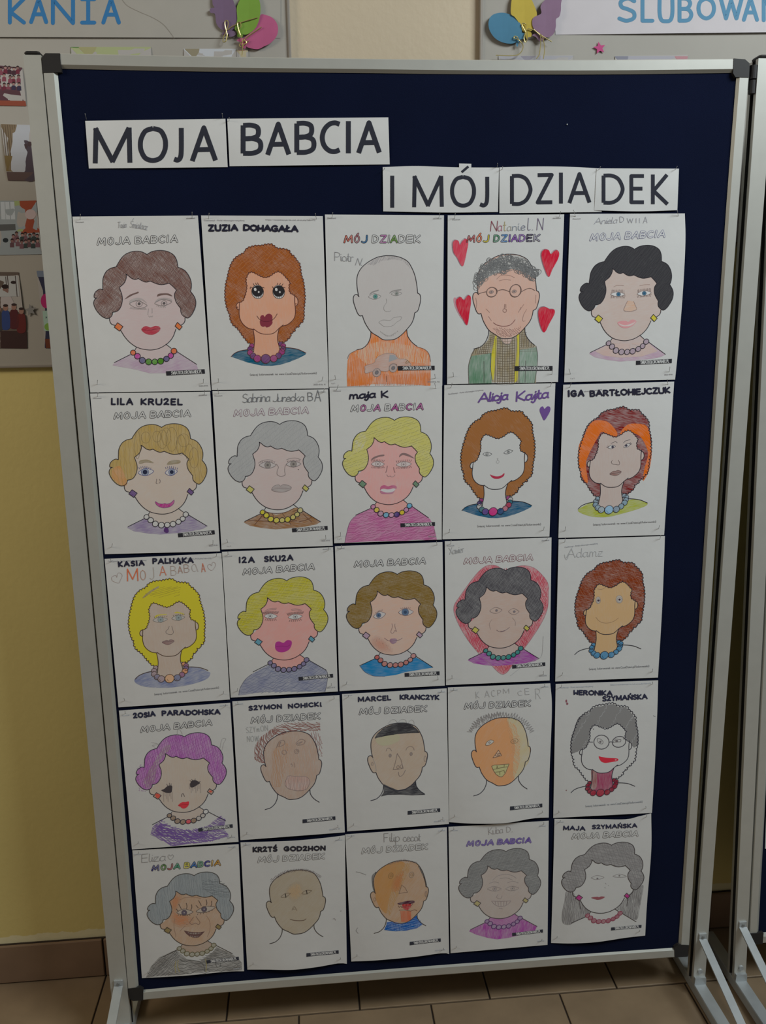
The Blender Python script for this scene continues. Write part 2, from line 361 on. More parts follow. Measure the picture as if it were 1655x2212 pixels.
class Sheet:
    LAYER = 0.00006
    def __init__(s, name, label, cat_, group, o, corners, ref, bulge=(.002, .004), yf=YFELT, sc_=5.0, top=(), right=(), bottom=(), left=(), papcol=PAPCOL, base=.0012, grid=(22, 30), pin=True, rnd=1):
        s.o = o; s.k = sc_; SEG[0] = 8.0 * sc_; s.ref = ref; s.yf = yf; s.name = name; s.label = label; s.short = SHORT.get(rnd if cat_ == 'drawing' else label, label); s.base = base; s.papcol = papcol
        s.rnd = random.Random(rnd); s.parts = {}; s.pins = []; s.np = 0
        C = [s.P(p) for p in corners]; s.C = C
        s.edges = [[C[0]] + [s.P(p) for p in top] + [C[1]], [C[1]] + [s.P(p) for p in right] + [C[2]], [C[3]] + [s.P(p) for p in bottom] + [C[2]], [C[0]] + [s.P(p) for p in left] + [C[3]]]
        s.H = homog(C, [(0, 0), (1, 0), (1, 1), (0, 1)]); s.Hi = homog([(0, 0), (1, 0), (1, 1), (0, 1)], C)
        s.bt, s.bb = bulge
        c = hit(sum(p[0] for p in C) / 4, sum(p[1] for p in C) / 4, yf)
        s.root = empty(name, tuple(c)); s.c = np.array(c)
        tag(s.root, label, cat_, group)
        # paper
        nu, nv = grid
        def ev(poly, t):
            d = [0]
            for a, b in zip(poly[:-1], poly[1:]): d.append(d[-1] + math.hypot(b[0] - a[0], b[1] - a[1]))
            d = np.array(d) / d[-1]; 
            if len(poly) > 2: cc = cat(poly, n=8); dd = np.linspace(0, 1, len(cc)); m = np.interp(dd, np.linspace(0, 1, len(d)), d); return np.stack([np.interp(t, m, [q[i] for q in cc]) for i in (0, 1)], -1)
            return np.stack([np.interp(t, d, [q[i] for q in poly]) for i in (0, 1)], -1)
        U = np.linspace(0, 1, nu + 1); V = np.linspace(0, 1, nv + 1)
        T, B, Lf, Rt = ev(s.edges[0], U), ev(s.edges[2], U), ev(s.edges[3], V), ev(s.edges[1], V)
        pts = []
        for j, v in enumerate(V):
            for i, u in enumerate(U):
                q = (1 - v) * T[i] + v * B[i] + (1 - u) * Lf[j] + u * Rt[j] - ((1 - u) * (1 - v) * T[0] + u * (1 - v) * T[-1] + (1 - u) * v * B[0] + u * v * B[-1])
                pts.append(q)
        F = [(j * (nu + 1) + i, (j + 1) * (nu + 1) + i, (j + 1) * (nu + 1) + i + 1, j * (nu + 1) + i + 1) for j in range(nv) for i in range(nu)]
        W = s.world(pts, 0.0)
        me_v = list(W); back = [w + np.array([0, .00012, 0]) for w in W]; n = len(W)
        Fb = [tuple(reversed([i + n for i in f])) for f in F]
        rim = [i for i in range(nu + 1)] + [(j + 1) * (nu + 1) - 1 for j in range(1, nv + 1)] + [nv * (nu + 1) + i for i in range(nu - 1, -1, -1)] + [j * (nu + 1) for j in range(nv - 1, 0, -1)]
        Fr = [(rim[i], rim[(i + 1) % len(rim)], rim[(i + 1) % len(rim)] + n, rim[i] + n) for i in range(len(rim))]
        k0 = 2 * n; Fr = [(k0 + 2 * i, k0 + 2 * ((i + 1) % len(rim)), k0 + 2 * ((i + 1) % len(rim)) + 1, k0 + 2 * i + 1) for i in range(len(rim))]
        rimv = [x for i in rim for x in (W[i], back[i])]
        link('paper', [w for w in me_v + back + rimv], F + Fb + Fr, mat('paper_%.2f' % papcol[2], papcol, .9, spec=.1, nscale=25, namt=.02, bump=.12, bscale=60), s.root, smooth=True)
    def P(s, p): return (s.o[0] + p[0] / s.k, s.o[1] + p[1] / s.k)
    def hgt(s, px):
        q = np.c_[px, np.ones(len(px))] @ s.H.T; u = np.clip(q[:, 0] / q[:, 2], 0, 1); v = np.clip(q[:, 1] / q[:, 2], 0, 1)
        su = np.sin(np.pi * u); sv = np.sin(np.pi * v)
        return s.base + su * (s.bt * (1 - v) ** 2 + s.bb * v ** 2) + .0012 * sv * (1 + .5 * np.cos(2 * np.pi * u))
    def world(s, px, lv):
        px = np.asarray(px, float); Y = s.yf - s.hgt(px) - np.asarray(lv) * s.LAYER
        return hit(px[:, 0], px[:, 1], Y) - s.c
    def newpart(s): s.np += 1
    def part(s, name, m, lv):
        d = s.parts.setdefault((name, s.np if name in SINGLE else 0), {'V': [], 'F': [], 'L': [], 'mi': [], 'ms': []})
        if m.name not in [x.name for x in d['ms']]: d['ms'].append(m)
        return d, [x.name for x in d['ms']].index(m.name), lv
    def _put(s, name, m, lv, V, F):
        if not F: return
        d, i, lv = s.part(name, m, lv); n = len(d['V'])
        d['V'] += [s.P(v) for v in V]; d['L'] += [lv + 1 + (v[2] if len(v) > 2 else 0) for v in V]
        for f in F:                          # every face looks out of the sheet
            a = 0
            for p, q in zip(f, f[1:] + f[:1]): a += V[p][0] * V[q][1] - V[q][0] * V[p][1]
            d['F'].append(tuple(n + k for k in (f if a < 0 else f[::-1])))
        d['mi'] += [i] * len(F)
    def A(s, c):                             # seen colour -> reflectance, eased back where the eye over-reads strong colours
        m = sum(c) / 3; ch = max(c) - min(c); k = min(1, ch / 60) if s.k == 5.0 and max(c) > 105 else 0
        c = [v * (1 - k) + k * (.88 * v + .12 * m) * .925 for v in c]
        if s.k == 5.0 and 8 <= ch < 45 and max(c) > 118: c = [(.86 * v + .14 * m) * .965 for v in c]
        return al([min(v, r * 1.04) for v, r in zip(c, s.ref)] if s.k == 5.0 and ch < 45 else c, s.ref)
    def fill(s, name, c, pts, lv=1, smooth=True, cov=None, ang=0, con=.9, grid=40, n=6, over=None):
        if name in AUTO: s.newpart()
        if pts and not hasattr(pts[0], '__len__'): pts = pr(pts)
        P = cat(pts, True, n) if smooth else pts
        m = flat(s.A(c)) if cov is None else crayon(s.A(c), cov, ang, con, s.A(over) if over else s.papcol)
        V, F = [], []; fill_geo(P, V, F, grid); s._put(name, m, lv, V, F); return P
    def blank(s, name, P, lv):
        V, F = [], []; fill_geo(P, V, F, 40); s._put(name, flat(s.papcol), lv, V, F)
    def line(s, name, c, w, pts, lv=5, smooth=True, closed=False):
        w *= 1.15 if w < 7 else 1
        if not hasattr(pts[0], '__len__'): pts = pr(pts)
        P = cat(pts, closed) if smooth else pts
        V, F = [], []; stroke_geo(P, w, closed, True, V, F); s._put(name, flat(s.A(c)), lv, V, F)
    def lines(s, name, c, w, LL, lv=5, smooth=True):
        w *= 1.15 if w < 7 else 1
        V, F = [], []
        for pts in LL:
            if name in AUTO: s._put(name, flat(s.A(c)), lv, V, F); V, F = [], []; s.newpart()
            if not hasattr(pts[0], '__len__'): pts = pr(pts)
            stroke_geo(cat(pts) if smooth else pts, w, False, False, V, F)
        s._put(name, flat(s.A(c)), lv, V, F)
    def ell(s, name, fc, lc, cx, cy, rx, ry, rot=0, w=5, lv=5, cov=None):
        a = math.radians(rot); P = []
        for i in range(20):
            t = 2 * math.pi * i / 20; x, y = rx * math.cos(t), ry * math.sin(t); P.append((cx + x * math.cos(a) - y * math.sin(a), cy + x * math.sin(a) + y * math.cos(a)))
        if fc: s.fill(name, fc, P, lv, False, cov=cov)
        if lc: s.line(name, lc, w, P, lv + 1, False, True)
    def hatch(s, name, c, w, poly, ang, gap, jit=2, piece=(30, 90), lv=3, curl=0.0):
        if not hasattr(poly[0], '__len__'): poly = pr(poly)
        V, F = [], []
        for P in hatch_lines(poly, ang, gap, jit, piece, curl, s.rnd): stroke_geo(P, w * s.rnd.uniform(.6, 1.2), False, False, V, F)
        s._put(name, flat(s.A(c)), lv, V, F)
    def soft(s, name, c, over, poly, ang, lv=2, gap=9, w=6):      # rubbed-in colour, denser towards its middle
        P = pr(poly) if not hasattr(poly[0], '__len__') else poly; P = cat(P, True, 4); cx = sum(p[0] for p in P) / len(P); cy = sum(p[1] for p in P) / len(P)
        for i, (k, m) in enumerate(((1.08, .25), (.88, .5), (.68, .72), (.46, .9))):
            s.hatch(name, tuple(a * m + b * (1 - m) for a, b in zip(c, over)), w, [(cx + (x - cx) * k, cy + (y - cy) * k) for x, y in P], ang, gap, 4, (20, 60), lv + .3 * i, 1)
    def text(s, name, txt, c, w, x0, y0, x1, y1, h, gap=.28, space=.55, slant=0, wob=0.0, lv=8):
        if name in ('name_writing', 'pencil_name') and w < 8: w *= 1.25
        if name in ('name_writing', 'pencil_name'): s.newpart(); name = 'name_word'
        V, F = [], []
        for ch, P in text_lines(txt, x0, y0, x1, y1, h, gap, space, slant, wob, s.rnd, join=txt[1:2].islower() and 'kolor' not in txt and name == 'name_word'): stroke_geo(P, w, False, True, V, F)
        s._put(name, flat(s.A(c)), lv, V, F)
    def pinat(s, hx, hy, tx, ty, where): s.pins.append((s.P((hx, hy)), s.P((tx, ty)), where))
    def finish(s):
        for (name, _), d in s.parts.items():
            W = s.world(d['V'], d['L']); ob = link(name, W, d['F'], d['ms'], s.root, d['mi'])
            if name in TINY: ob['kind'] = 'stuff'
        for h_, t_, where in s.pins:
            yt = s.yf - float(s.hgt(np.array([t_]))[0])
            p = hit(*t_, yt + .004); q = hit(*h_, yt - .009)
            o = empty('dressmaker_pin', tuple(p)); b = MB(); v = q - p; b.tube((0, 0, 0), v, .0004, 6); b.build('pin_shaft', STEEL, o, True)
            b = MB(); b.ball(v, .00075); b.build('pin_head', STEEL, o, True)
            tag(o, 'steel pin, %s, %s' % (where, s.short), 'pin', 'steel pins holding the paper sheets')
STEEL = mat('pin_steel', (.38, .38, .37), .4, .8, .5)
INKS = (35, 33, 38); PEN = (105, 103, 102); PEN2 = (128, 127, 124); MARK = (30, 30, 42)

# hand-set boxes of the printed title letters (x0, x1)
TB = list(zip('MOJABABCIA', [(352, 438), (464, 524), (550, 604), (627, 706), (759, 824), (842, 918), (930, 994), (1014, 1080), (1106, 1112), (1142, 1220)]))
TD = list(zip('MÓJDZIADEK', [(368, 458), (479, 531), (556, 614), (672, 732), (757, 823), (845, 850), (870, 943), (957, 1021), (1042, 1103), (1122, 1188)]))
class Tmpl:
    """printed colouring page: base drawing read from one sheet, carried to another through shared points"""
    def __init__(t, s, base, dst): t.s = s; t.H = homog(base, dst)
    def __call__(t, *a):
        if len(a) == 1 and not hasattr(a[0][0], '__len__'): a = pr(a[0])
        elif len(a) == 1: a = a[0]
        return [happ(t.H, p) for p in a]
    def title(t, boxes, y0, y1, sl, cols=None, out=INKS, w=22.5, wi=13, hs=.0, name='title_lettering', shift=0):
        for i, (ch, (x0, x1)) in enumerate(boxes):
            g = '%' if ch == 'M' else ch
            gw, ss = glyph(g); yb = y0 + sl * (x0 - boxes[0][1][0]) - 10; h = (y1 - y0) * -1 - 20
            fx = (x1 - x0 - 8) / max(gw, .05) if gw > .1 else 60
            col = cols[i] if cols else None
            V, F, V2, F2, V3, F3 = [], [], [], [], [], []
            for P in ss:
                Q = t([(x0 + 3 + p[0] * fx + p[1] * 5, yb - p[1] * h) for p in P])
                stroke_geo(Q, w * .92, False, True, V, F); stroke_geo(Q, wi * .92, False, True, V2, F2)
            t.s.newpart(); t.s._put('title_letter', flat(t.s.A(out)), 5, V, F)
            m = flat(t.s.papcol) if not col else crayon(t.s.A(col), .8, 35, 1.0)
            t.s._put('title_letter', m, 6, V2, F2)
    def banner(t, pts, x0, y0, x1, y1, h):
        Q = t(pts); t.s.fill('web_banner', (34, 34, 38), Q, 6, False, grid=30)
        a, b = t([(x0, y0), (x1, y1)]); hh = math.dist(*t([(x0, y0), (x0, y0 - h)]))
        t.s.text('web_banner', 'SWIATKOLOROWANEK.PL', (190, 190, 188), 4.6, a[0], a[1], b[0], b[1], hh, gap=.22, lv=7)
    def small(t, txt, x0, y0, x1, y1, h, c=(120, 120, 120), w=2.6, name='printed_caption'):
        a, b = t([(x0, y0), (x1, y1)])
        for q in (a, b):
            u, v = happ(t.s.H, t.s.P(q))
            if not (.01 < u < .99 and .008 < v < .985): return
        t.s.text(name, txt, c, w, a[0], a[1], b[0], b[1], h, gap=.2, lv=5)

W_HAIR_OUT = [pr(a) for a in [
 [517,1172,512,1200,495,1225,470,1237,440,1236,400,1215,360,1175,330,1130,313,1085,316,1050,330,1028,347,1018],
 [347,1018,322,1016,316,1000,320,975,335,950,360,930,385,922,411,930],
 [411,930,411,880,412,820,424,775,450,730,490,700,530,687,555,682],
 [555,682,575,645,610,590,650,550,700,525,760,513,810,515,850,527,888,548],
 [888,548,930,522,980,508,1040,504,1100,513,1150,535,1185,565,1208,610,1218,655,1222,686],
 [1222,686,1260,700,1300,725,1335,770,1358,820,1368,870,1365,920,1357,945],
 [1357,945,1380,975,1402,1010,1415,1055,1412,1110,1395,1155,1370,1200,1340,1230,1315,1232,1285,1215,1262,1190,1253,1160,1253,1132]]]
W_HAIR_IN = [pr(a) for a in [
 [1253,1132,1225,1095,1200,1055,1187,1010,1187,970,1207,933],
 [1207,933,1175,900,1128,858], [1128,858,1080,870,1035,874,985,862,925,836], [925,836,880,846,840,835,795,808], [795,808,760,818,720,805,690,780,661,760],
 [661,760,665,790,655,830,635,865,590,903], [590,903,600,935,617,985,622,1040,610,1100,585,1145,555,1165,517,1172]]]
W_BEADS = [(738,1608,28),(785,1647,31),(838,1692,33),(906,1708,33),(972,1708,31),(1036,1700,33),(1098,1675,30),(1145,1641,29),(1179,1591,31)]
W_BASE = [(888,548),(661,760),(582,1331),(1231,1324),(738,1608),(1179,1591),(972,1708),(1304,1822),(345,452),(1228,415),(925,1580)]
def joined(segs, f):
    out = []
    for g in segs: out += cat(f(g), n=5)[:-1]
    return out
def woman(s, dst, hair=None, face=None, shirt=None, neck='face', beads=None, ear=None, cols=None, hairang=-55, haircov=.85, facecov=.85, faceang=10, shirtcov=.8, shirtang=-15, shirtpoly=None, out=INKS, hh=None, titleout=None, title=True, banner=True, beadline=None, necky=0, beadcov=.95, earcov=.95, lw=6.0, haircon=.9):
    t = Tmpl(s, W_BASE, dst)
    jaw = [605,1370,650,1440,705,1500,775,1548,850,1572,930,1580,1005,1567,1065,1540,1125,1495,1170,1435,1200,1355]
    if face:
        P = pr([560,1150,483,1235,487,1270,505,1300,545,1318,585,1335] + jaw + [1225,1330,1258,1310,1285,1290,1298,1262,1298,1235,1290,1150,1240,950,1100,800,900,750,661,735,570,880])
        s.fill('face_colouring', face, t(P), 1, True, facecov, faceang, .55)
    if neck == 'face': neck = face
    arc = [(x, y) for x, y, r in W_BEADS]
    if shirt:
        sp = shirtpoly or (pr([1212,1598,1425,1738,1380,1765,1250,1790,1100,1805,900,1818,750,1800,600,1770,525,1728,536,1715,706,1630]) + arc)
        s.fill('shirt_colouring', shirt, t(sp), 1, False, shirtcov, shirtang, .9)
    if neck:
        s.fill('neck_colouring', neck, t(pr([775,1545,850,1575,930,1582,1060,1545,1093,1518,1150,1562]) + [(x, y) for x, y, r in W_BEADS][::-1] + [(758, 1580)]), 2, False, facecov, faceang + 80, .55)
    hp = joined(W_HAIR_OUT + W_HAIR_IN, t)
    if hair:
        s.fill('hair_colouring', hair, hp, 3, False, haircov, hairang, haircon)
        if hh:
            for c, ang, gap, w in hh: s.hatch('hair_colouring', tuple(.55 * a + .45 * b_ for a, b_ in zip(c, hair)), w, hp, ang, gap * 1.25, 3, (25, 110), 4, 1.0)
    elif face: s.blank('hair_area', hp, 3)
    O = 'printed_outline'
    for g in W_HAIR_OUT + W_HAIR_IN: s.line(O, out, lw, t(g), 5)
    s.line(O, out, lw, t([483,1240,487,1270,505,1300,540,1313])); s.line(O, out, lw, t([1258,1310,1285,1290,1298,1262,1298,1235])); s.line(O, out, lw, t(jaw))
    for g in ([775,1550,758,1580],[1093,1518,1150,1562],[706,1630,536,1715],[1212,1598,1425,1735]): s.line(O, out, lw - .5, t(g), 5, False)
    for i, g in enumerate(([570,1285,628,1327,592,1376,535,1333],[1217,1282,1268,1328,1240,1364,1191,1322])):
        q = t(g); s.newpart()
        if ear: s.fill('earring', ear, q, 6, False, earcov, 30, .4)
        else: s._put('earring', flat(s.papcol), 6, q, [(0, 1, 2, 3)])
        s.line('earring', out, lw, q, 7, False, True)
    for i, (x, y, r) in enumerate(W_BEADS):
        c = beads[i % len(beads)] if beads else None
        q = t([(x + r * math.cos(k * math.pi / 8), y + r * math.sin(k * math.pi / 8)) for k in range(16)])
        s.newpart()
        if c: s.fill('bead', c, q, 6, False, beadcov, 40, .5)
        else: s._put('bead', flat(s.papcol), 6, q, [tuple(range(16))])
        s.line('bead', beadline or out, lw, q, 7, False, True)
    if title: t.title(TB, 452, 362, -.037, cols, titleout or out)
    if banner: t.banner([1092,1810,1510,1787,1515,1835,1098,1857], 1152, 1846, 1482, 1829, 34)
    t.small('Document', 118, 205, 205, 203, 12); t.small('about:blank', 1312, 164, 1408, 160, 11); t.small('1 z 1', 345, 2020, 388, 2018, 12); t.small('2023-01-16', 1450, 1975, 1545, 1970, 12)
    return t, hp

M_BASE = [(860,586),(467,1040),(1195,1040),(850,1497),(505,1603),(1155,1565),(362,460),(1193,450)]
M_HEAD = [525,1028,520,1000,510,940,505,860,515,790,550,725,600,675,660,635,730,602,800,588,860,586,930,592,1000,615,1060,655,1105,730,1135,810,1152,900,1163,993]
M_EARR = [1163,990,1185,1005,1195,1040,1190,1090,1175,1150,1160,1185,1130,1203]
M_JAW = [1130,1203,1120,1260,1095,1320,1045,1382,1000,1430,950,1470,900,1492,850,1497,790,1493,730,1455,660,1410,610,1340,585,1290,565,1232]
M_EARL = [565,1232,540,1236,515,1210,490,1150,470,1085,467,1040,480,1012,505,1005,530,1030]
def man(s, dst, face=None, cov=.8, ang=80, cols=None, out=INKS, title=True, con=.6, lw=6.0, ears=True, titleout=None):
    t = Tmpl(s, M_BASE, dst)
    hp = sum([cat(t(g))[:-1] for g in (M_HEAD, M_EARR, M_JAW, M_EARL)], [])
    if face: s.fill('face_colouring', face, hp, 1, False, cov, ang, con)
    for g in (M_HEAD, M_EARR, M_JAW, M_EARL, [658,1405,655,1450,645,1490,620,1540,570,1585,505,1603], [1045,1385,1050,1440,1075,1490,1110,1530,1155,1565]): s.line('printed_outline', out, lw, t(g), 5)
    if title: t.title(TD, 452, 360, -.0, cols, titleout or out, w=22, wi=12.5)
    t.banner([948,1778,1345,1774,1346,1822,947,1828], 1002, 1817, 1315, 1813, 32)
    t.small('Document', 190, 187, 278, 186, 12); t.small('about:blank', 1330, 192, 1420, 190, 11); t.small('1 z 1', 232, 1972, 268, 1970, 11); t.small('2023-01-16, 11:2', 1270, 1955, 1400, 1953, 12)
    return t, hp

C_BASE = [(795,797),(800,1409),(796,1675),(422,1652),(1230,1612),(850,437),(358,980),(1218,1000),(628,1850),(1345,1830)]
C_OUT = [655,1515,610,1500,575,1460,530,1400,495,1350,440,1300,412,1240,410,1200,385,1150,368,1080,358,1000,360,930,370,850,385,790,405,700,435,630,475,580,520,550,562,530,580,495,620,470,680,455,740,452,800,440,850,437,885,455,900,470,940,485,1000,490,1045,505,1065,540,1100,570,1130,610,1160,650,1170,700,1175,750,1195,820,1208,880,1215,960,1218,1040,1210,1110,1208,1170,1205,1240,1190,1275,1160,1300,1155,1325,1115,1340,1110,1370,1070,1400,1060,1440,1030,1465,1000,1490,940,1492]
C_INL = [513,1065,545,1050,565,1010,580,960,590,900,583,850,582,810,595,780,610,750,640,735]
C_INM = [640,735,680,750,730,775,790,797,850,775,890,745,930,730]
C_INR = [930,730,970,750,1010,790,1045,830,1060,855,1050,885,1052,930,1065,965,1110,990]
C_JAWR = [1108,985,1108,1060,1115,1130,1115,1190,1100,1240,1065,1280,1020,1310,970,1322]
C_CHIN = [985,1308,940,1345,900,1385,860,1405,800,1409,750,1403,710,1385,665,1352]
C_JAWL = [665,1358,610,1345,560,1310,525,1260,510,1200,510,1130,513,1065]
C_EARL = [513,1065,490,1075,478,1100,483,1130,500,1142,513,1140]
C_EARR = [1112,1000,1135,1020,1145,1060,1135,1095,1115,1105]
C_BEADS = [(645,1535,25),(628,1568,28),(628,1608,30),(958,1515,24),(985,1535,27),(983,1567,28),(970,1600,32),(660,1645,32),(935,1640,31),(705,1672,38),(882,1672,37),(796,1675,50)]
def scallop(P, step, amp, side=1):
    amp *= 1.15
    P = [np.asarray(p, float) for p in P]; d = [0]
    for a, b in zip(P[:-1], P[1:]): d.append(d[-1] + float(np.hypot(*(b - a))))
    n = max(2, int(d[-1] / step)); X = [p[0] for p in P]; Y = [p[1] for p in P]; out = []
    for i in range(n * 6 + 1):
        t = d[-1] * i / (n * 6); x, y = np.interp(t, d, X), np.interp(t, d, Y); x2, y2 = np.interp(t + 2, d, X), np.interp(t + 2, d, Y)
        if t + 2 > d[-1]: x0, y0 = np.interp(t - 2, d, X), np.interp(t - 2, d, Y); tx, ty = x - x0, y - y0
        else: tx, ty = x2 - x, y2 - y
        L = math.hypot(tx, ty) + 1e-9; h = amp * (abs(math.sin(math.pi * i / 6)) ** .7 - .45) * side
        out.append((x + ty / L * h * (.75 + .5 * ((i // 6) * .618 % 1)), y - tx / L * h * (.75 + .5 * ((i // 6) * .618 % 1))))
    return out
def curly(s, dst, hair=None, face=None, shirt=None, beads=None, haircov=.95, hairang=-50, facecov=.85, faceang=90, shirtcov=.9, out=INKS, neckc='face', con=.6, lw=6.0, haironly=None, shine=False):
    t = Tmpl(s, C_BASE, dst)
    sc1 = lambda g, st=35, am=12, sd=1: scallop(cat(t(g), n=4), st, am, sd)
    o_ = sc1(C_OUT); il, im, ir = sc1(C_INL, 30, 9, -1), sc1(C_INM, 30, 9, -1), sc1(C_INR, 30, 9, -1)
    if hair: s.fill('hair_colouring', hair, haironly(t) if haironly else o_, 1, False, haircov, hairang, con)
    fp = il[:-1] + im[:-1] + ir[:-1] + cat(t(C_JAWR))[:-1] + cat(t(C_CHIN))[:-1] + cat(t(C_JAWL))[:-1]
    nk = pr([660,1345,670,1420,675,1480,668,1560,665,1600,700,1640,796,1660,900,1640,945,1600,940,1540,925,1480,925,1420,940,1335,870,1400,740,1400])
    def put(name, c, P, lv, ang):
        if c: s.fill(name, c, P, lv, False, facecov, ang, .5)
        else: s.blank(name, P, lv)
    put('neck_colouring', face if neckc == 'face' else neckc, t(nk), 2, faceang)
    put('face_colouring', face, fp, 3, faceang)
    for e in (C_EARL, C_EARR): put('ear_colouring', face, t(e), 2, faceang)
    if shirt: s.fill('shirt_colouring', shirt, t(pr([422,1652,460,1615,520,1590,600,1575,640,1600,660,1645,705,1672,796,1690,882,1672,935,1640,970,1600,1005,1552,1080,1560,1150,1575,1230,1612,1225,1630,1150,1670,1050,1710,950,1740,850,1752,750,1748,600,1715,500,1680])), 1, False, shirtcov, 10, .6)
    O = 'printed_outline'
    for P in (o_, il, im, ir): s.line(O, out, lw, P, 5, False)
    for g in (C_JAWR, C_CHIN, C_JAWL, C_EARL, C_EARR, [660,1358,670,1420,675,1480,668,1560,665,1600], [940,1350,925,1420,925,1480,940,1540,950,1590], [422,1652,460,1615,520,1590,600,1575], [1005,1552,1080,1560,1150,1575,1230,1612]): s.line(O, out, lw, t(g), 5)
    for i, (x, y, r) in enumerate(C_BEADS):
        q = t([(x + r * math.cos(k * math.pi / 8), y + r * math.sin(k * math.pi / 8)) for k in range(16)]); c = beads[i % len(beads)] if beads else None
        lv = 6 + .35 * i; s.newpart()
        if c: s.fill('bead', c, q, lv, False, .95, 40, .3)
        else: s._put('bead', flat(s.papcol), lv, q, [tuple(range(16))])
        s.line('bead', out, lw - 1, q, lv + .15, False, True)
        if shine: s.line('bead', out, 3, t([(x - r * .5, y + r * .1), (x - r * .4, y + r * .45), (x - r * .1, y + r * .6)]), lv + .15)
    t.small('(więcej kolorowanek na www.CzasDzieci.pl/kolorowanki)', 628, 1856, 1345, 1838, 20, (95, 95, 95), 2.8)
    t.small('CzasDzieci.pl - Portal informacyjno-rozrywkowy', 130, 186, 565, 186, 12); t.small('https://czasdzieci.pl/do_kol_druk.php?idk=173', 795, 178, 1330, 184, 12)
    t.small('1 z 1', 255, 1985, 298, 1984, 12); t.small('2023-01-16, 11:', 1315, 1960, 1442, 1958, 13)
    return t, fp
# ------------------------------------------------------------------ setting: floor, wall, baseboard
ALU = mat('brushed_aluminium', (.56, .555, .51), .38, .3, .5, nscale=40, namt=.03)
ALUD = mat('aluminium_bevel', (.50, .50, .45), .4, .3, .5)
GALV = mat('galvanised_steel', (.50, .53, .54), .5, .45, .5, nscale=30, namt=.08)
BLKP = mat('black_plastic', (.022, .02, .02), .55, spec=.4)
GROOVE = mat('dark_groove', (.03, .03, .028), .6)
def wall_mat():
    m = bpy.data.materials.new('two_tone_wall_paint'); m.use_nodes = True; nt = m.node_tree; b = nt.nodes['Principled BSDF']
    b.inputs['Roughness'].default_value = .55; b.inputs['Specular IOR Level'].default_value = .3
    tc = nt.nodes.new('ShaderNodeTexCoord'); sx = nt.nodes.new('ShaderNodeSeparateXYZ'); nt.links.new(tc.outputs['Object'], sx.inputs[0])
    n = nt.nodes.new('ShaderNodeTexNoise'); n.inputs['Scale'].default_value = 26; n.inputs['Detail'].default_value = 6; nt.links.new(tc.outputs['Object'], n.inputs['Vector'])
    def step(edge, k, soft):
        a = nt.nodes.new('ShaderNodeMath'); a.operation = 'MULTIPLY_ADD'; a.inputs[1].default_value = k; nt.links.new(n.outputs['Fac'], a.inputs[0]); nt.links.new(sx.outputs['Z'], a.inputs[2])
        r = nt.nodes.new('ShaderNodeMapRange'); r.inputs['From Min'].default_value = edge; r.inputs['From Max'].default_value = edge + soft; nt.links.new(a.outputs[0], r.inputs['Value']); return r
    s1 = step(1.60, 0.0, .004); s2 = step(.132, .03, .0015)
    m1 = nt.nodes.new('ShaderNodeMix'); m1.data_type = 'RGBA'; m1.inputs[6].default_value = (.84, .70, .28, 1); m1.inputs[7].default_value = (.70, .58, .42, 1); nt.links.new(s1.outputs[0], m1.inputs[0])
    m2 = nt.nodes.new('ShaderNodeMix'); m2.data_type = 'RGBA'; m2.inputs[6].default_value = (.92, .85, .55, 1); nt.links.new(m1.outputs[2], m2.inputs[7]); nt.links.new(s2.outputs[0], m2.inputs[0])
    n3 = nt.nodes.new('ShaderNodeTexNoise'); n3.inputs['Scale'].default_value = 3; n3.inputs['Detail'].default_value = 4; nt.links.new(tc.outputs['Object'], n3.inputs['Vector'])
    r3 = nt.nodes.new('ShaderNodeMapRange'); r3.inputs['To Min'].default_value = .9; r3.inputs['To Max'].default_value = 1.08; nt.links.new(n3.outputs['Fac'], r3.inputs['Value'])
    vm = nt.nodes.new('ShaderNodeVectorMath'); vm.operation = 'SCALE'; nt.links.new(m2.outputs[2], vm.inputs[0]); nt.links.new(r3.outputs[0], vm.inputs['Scale']); nt.links.new(vm.outputs[0], b.inputs['Base Color'])
    n4 = nt.nodes.new('ShaderNodeTexNoise'); n4.inputs['Scale'].default_value = 90; nt.links.new(tc.outputs['Object'], n4.inputs['Vector'])
    bu = nt.nodes.new('ShaderNodeBump'); bu.inputs['Strength'].default_value = .25; bu.inputs['Distance'].default_value = .002; nt.links.new(n4.outputs['Fac'], bu.inputs['Height']); nt.links.new(bu.outputs[0], b.inputs['Normal'])
    return m
YW = 0.205
b = MB(); b.box((-2.2, YW, 0), (3.6, YW + .15, 3.2)); tag(b.build('wall_back', wall_mat()), kind='structure')
TILE = mat('brown_floor_tile', (.28, .20, .125), .38, spec=.45, nscale=9, namt=.18, bump=.05)
GROUT = mat('dark_grout', (.055, .04, .03), .9)
b = MB(); b.box((-2.2, -3.2, -.05), (3.6, YW, -.0035)); fl = tag(b.build('floor', GROUT), kind='structure')
def tile_mesh(nm, w, d, hgt_, m):
    g = .0016; v = []; f = []
    for z, i in ((-.0035, 0), (-.0008, 0), (0, g)):
        v += [(i, i, z), (w - i, i, z), (w - i, d - i, z), (i, d - i, z)]
    f = [(8, 9, 10, 11)] + [(j * 4 + i, j * 4 + (i + 1) % 4, j * 4 + 4 + (i + 1) % 4, j * 4 + 4 + i) for j in (0, 1) for i in range(4)]
    me = bpy.data.meshes.new(nm); me.from_pydata(v, [], f); me.materials.append(m); return me
TW = .2885; tm = tile_mesh('tile', TW - .004, TW - .004, 0, TILE); tmb = tile_mesh('tile', TW - .004, .170, 0, TILE)
for r in range(-6, 1):
    y0 = .034 + (r) * TW; off = .192 if r % 2 == 0 else .348
    for i in range(-5, 9):
        o = bpy.data.objects.new('tile', tmb if r == 0 else tm); COL.objects.link(o); o.parent = fl
        o.location = (off + i * TW - TW * 1 + .002, y0 + .002, random.uniform(-.0003, .0003))
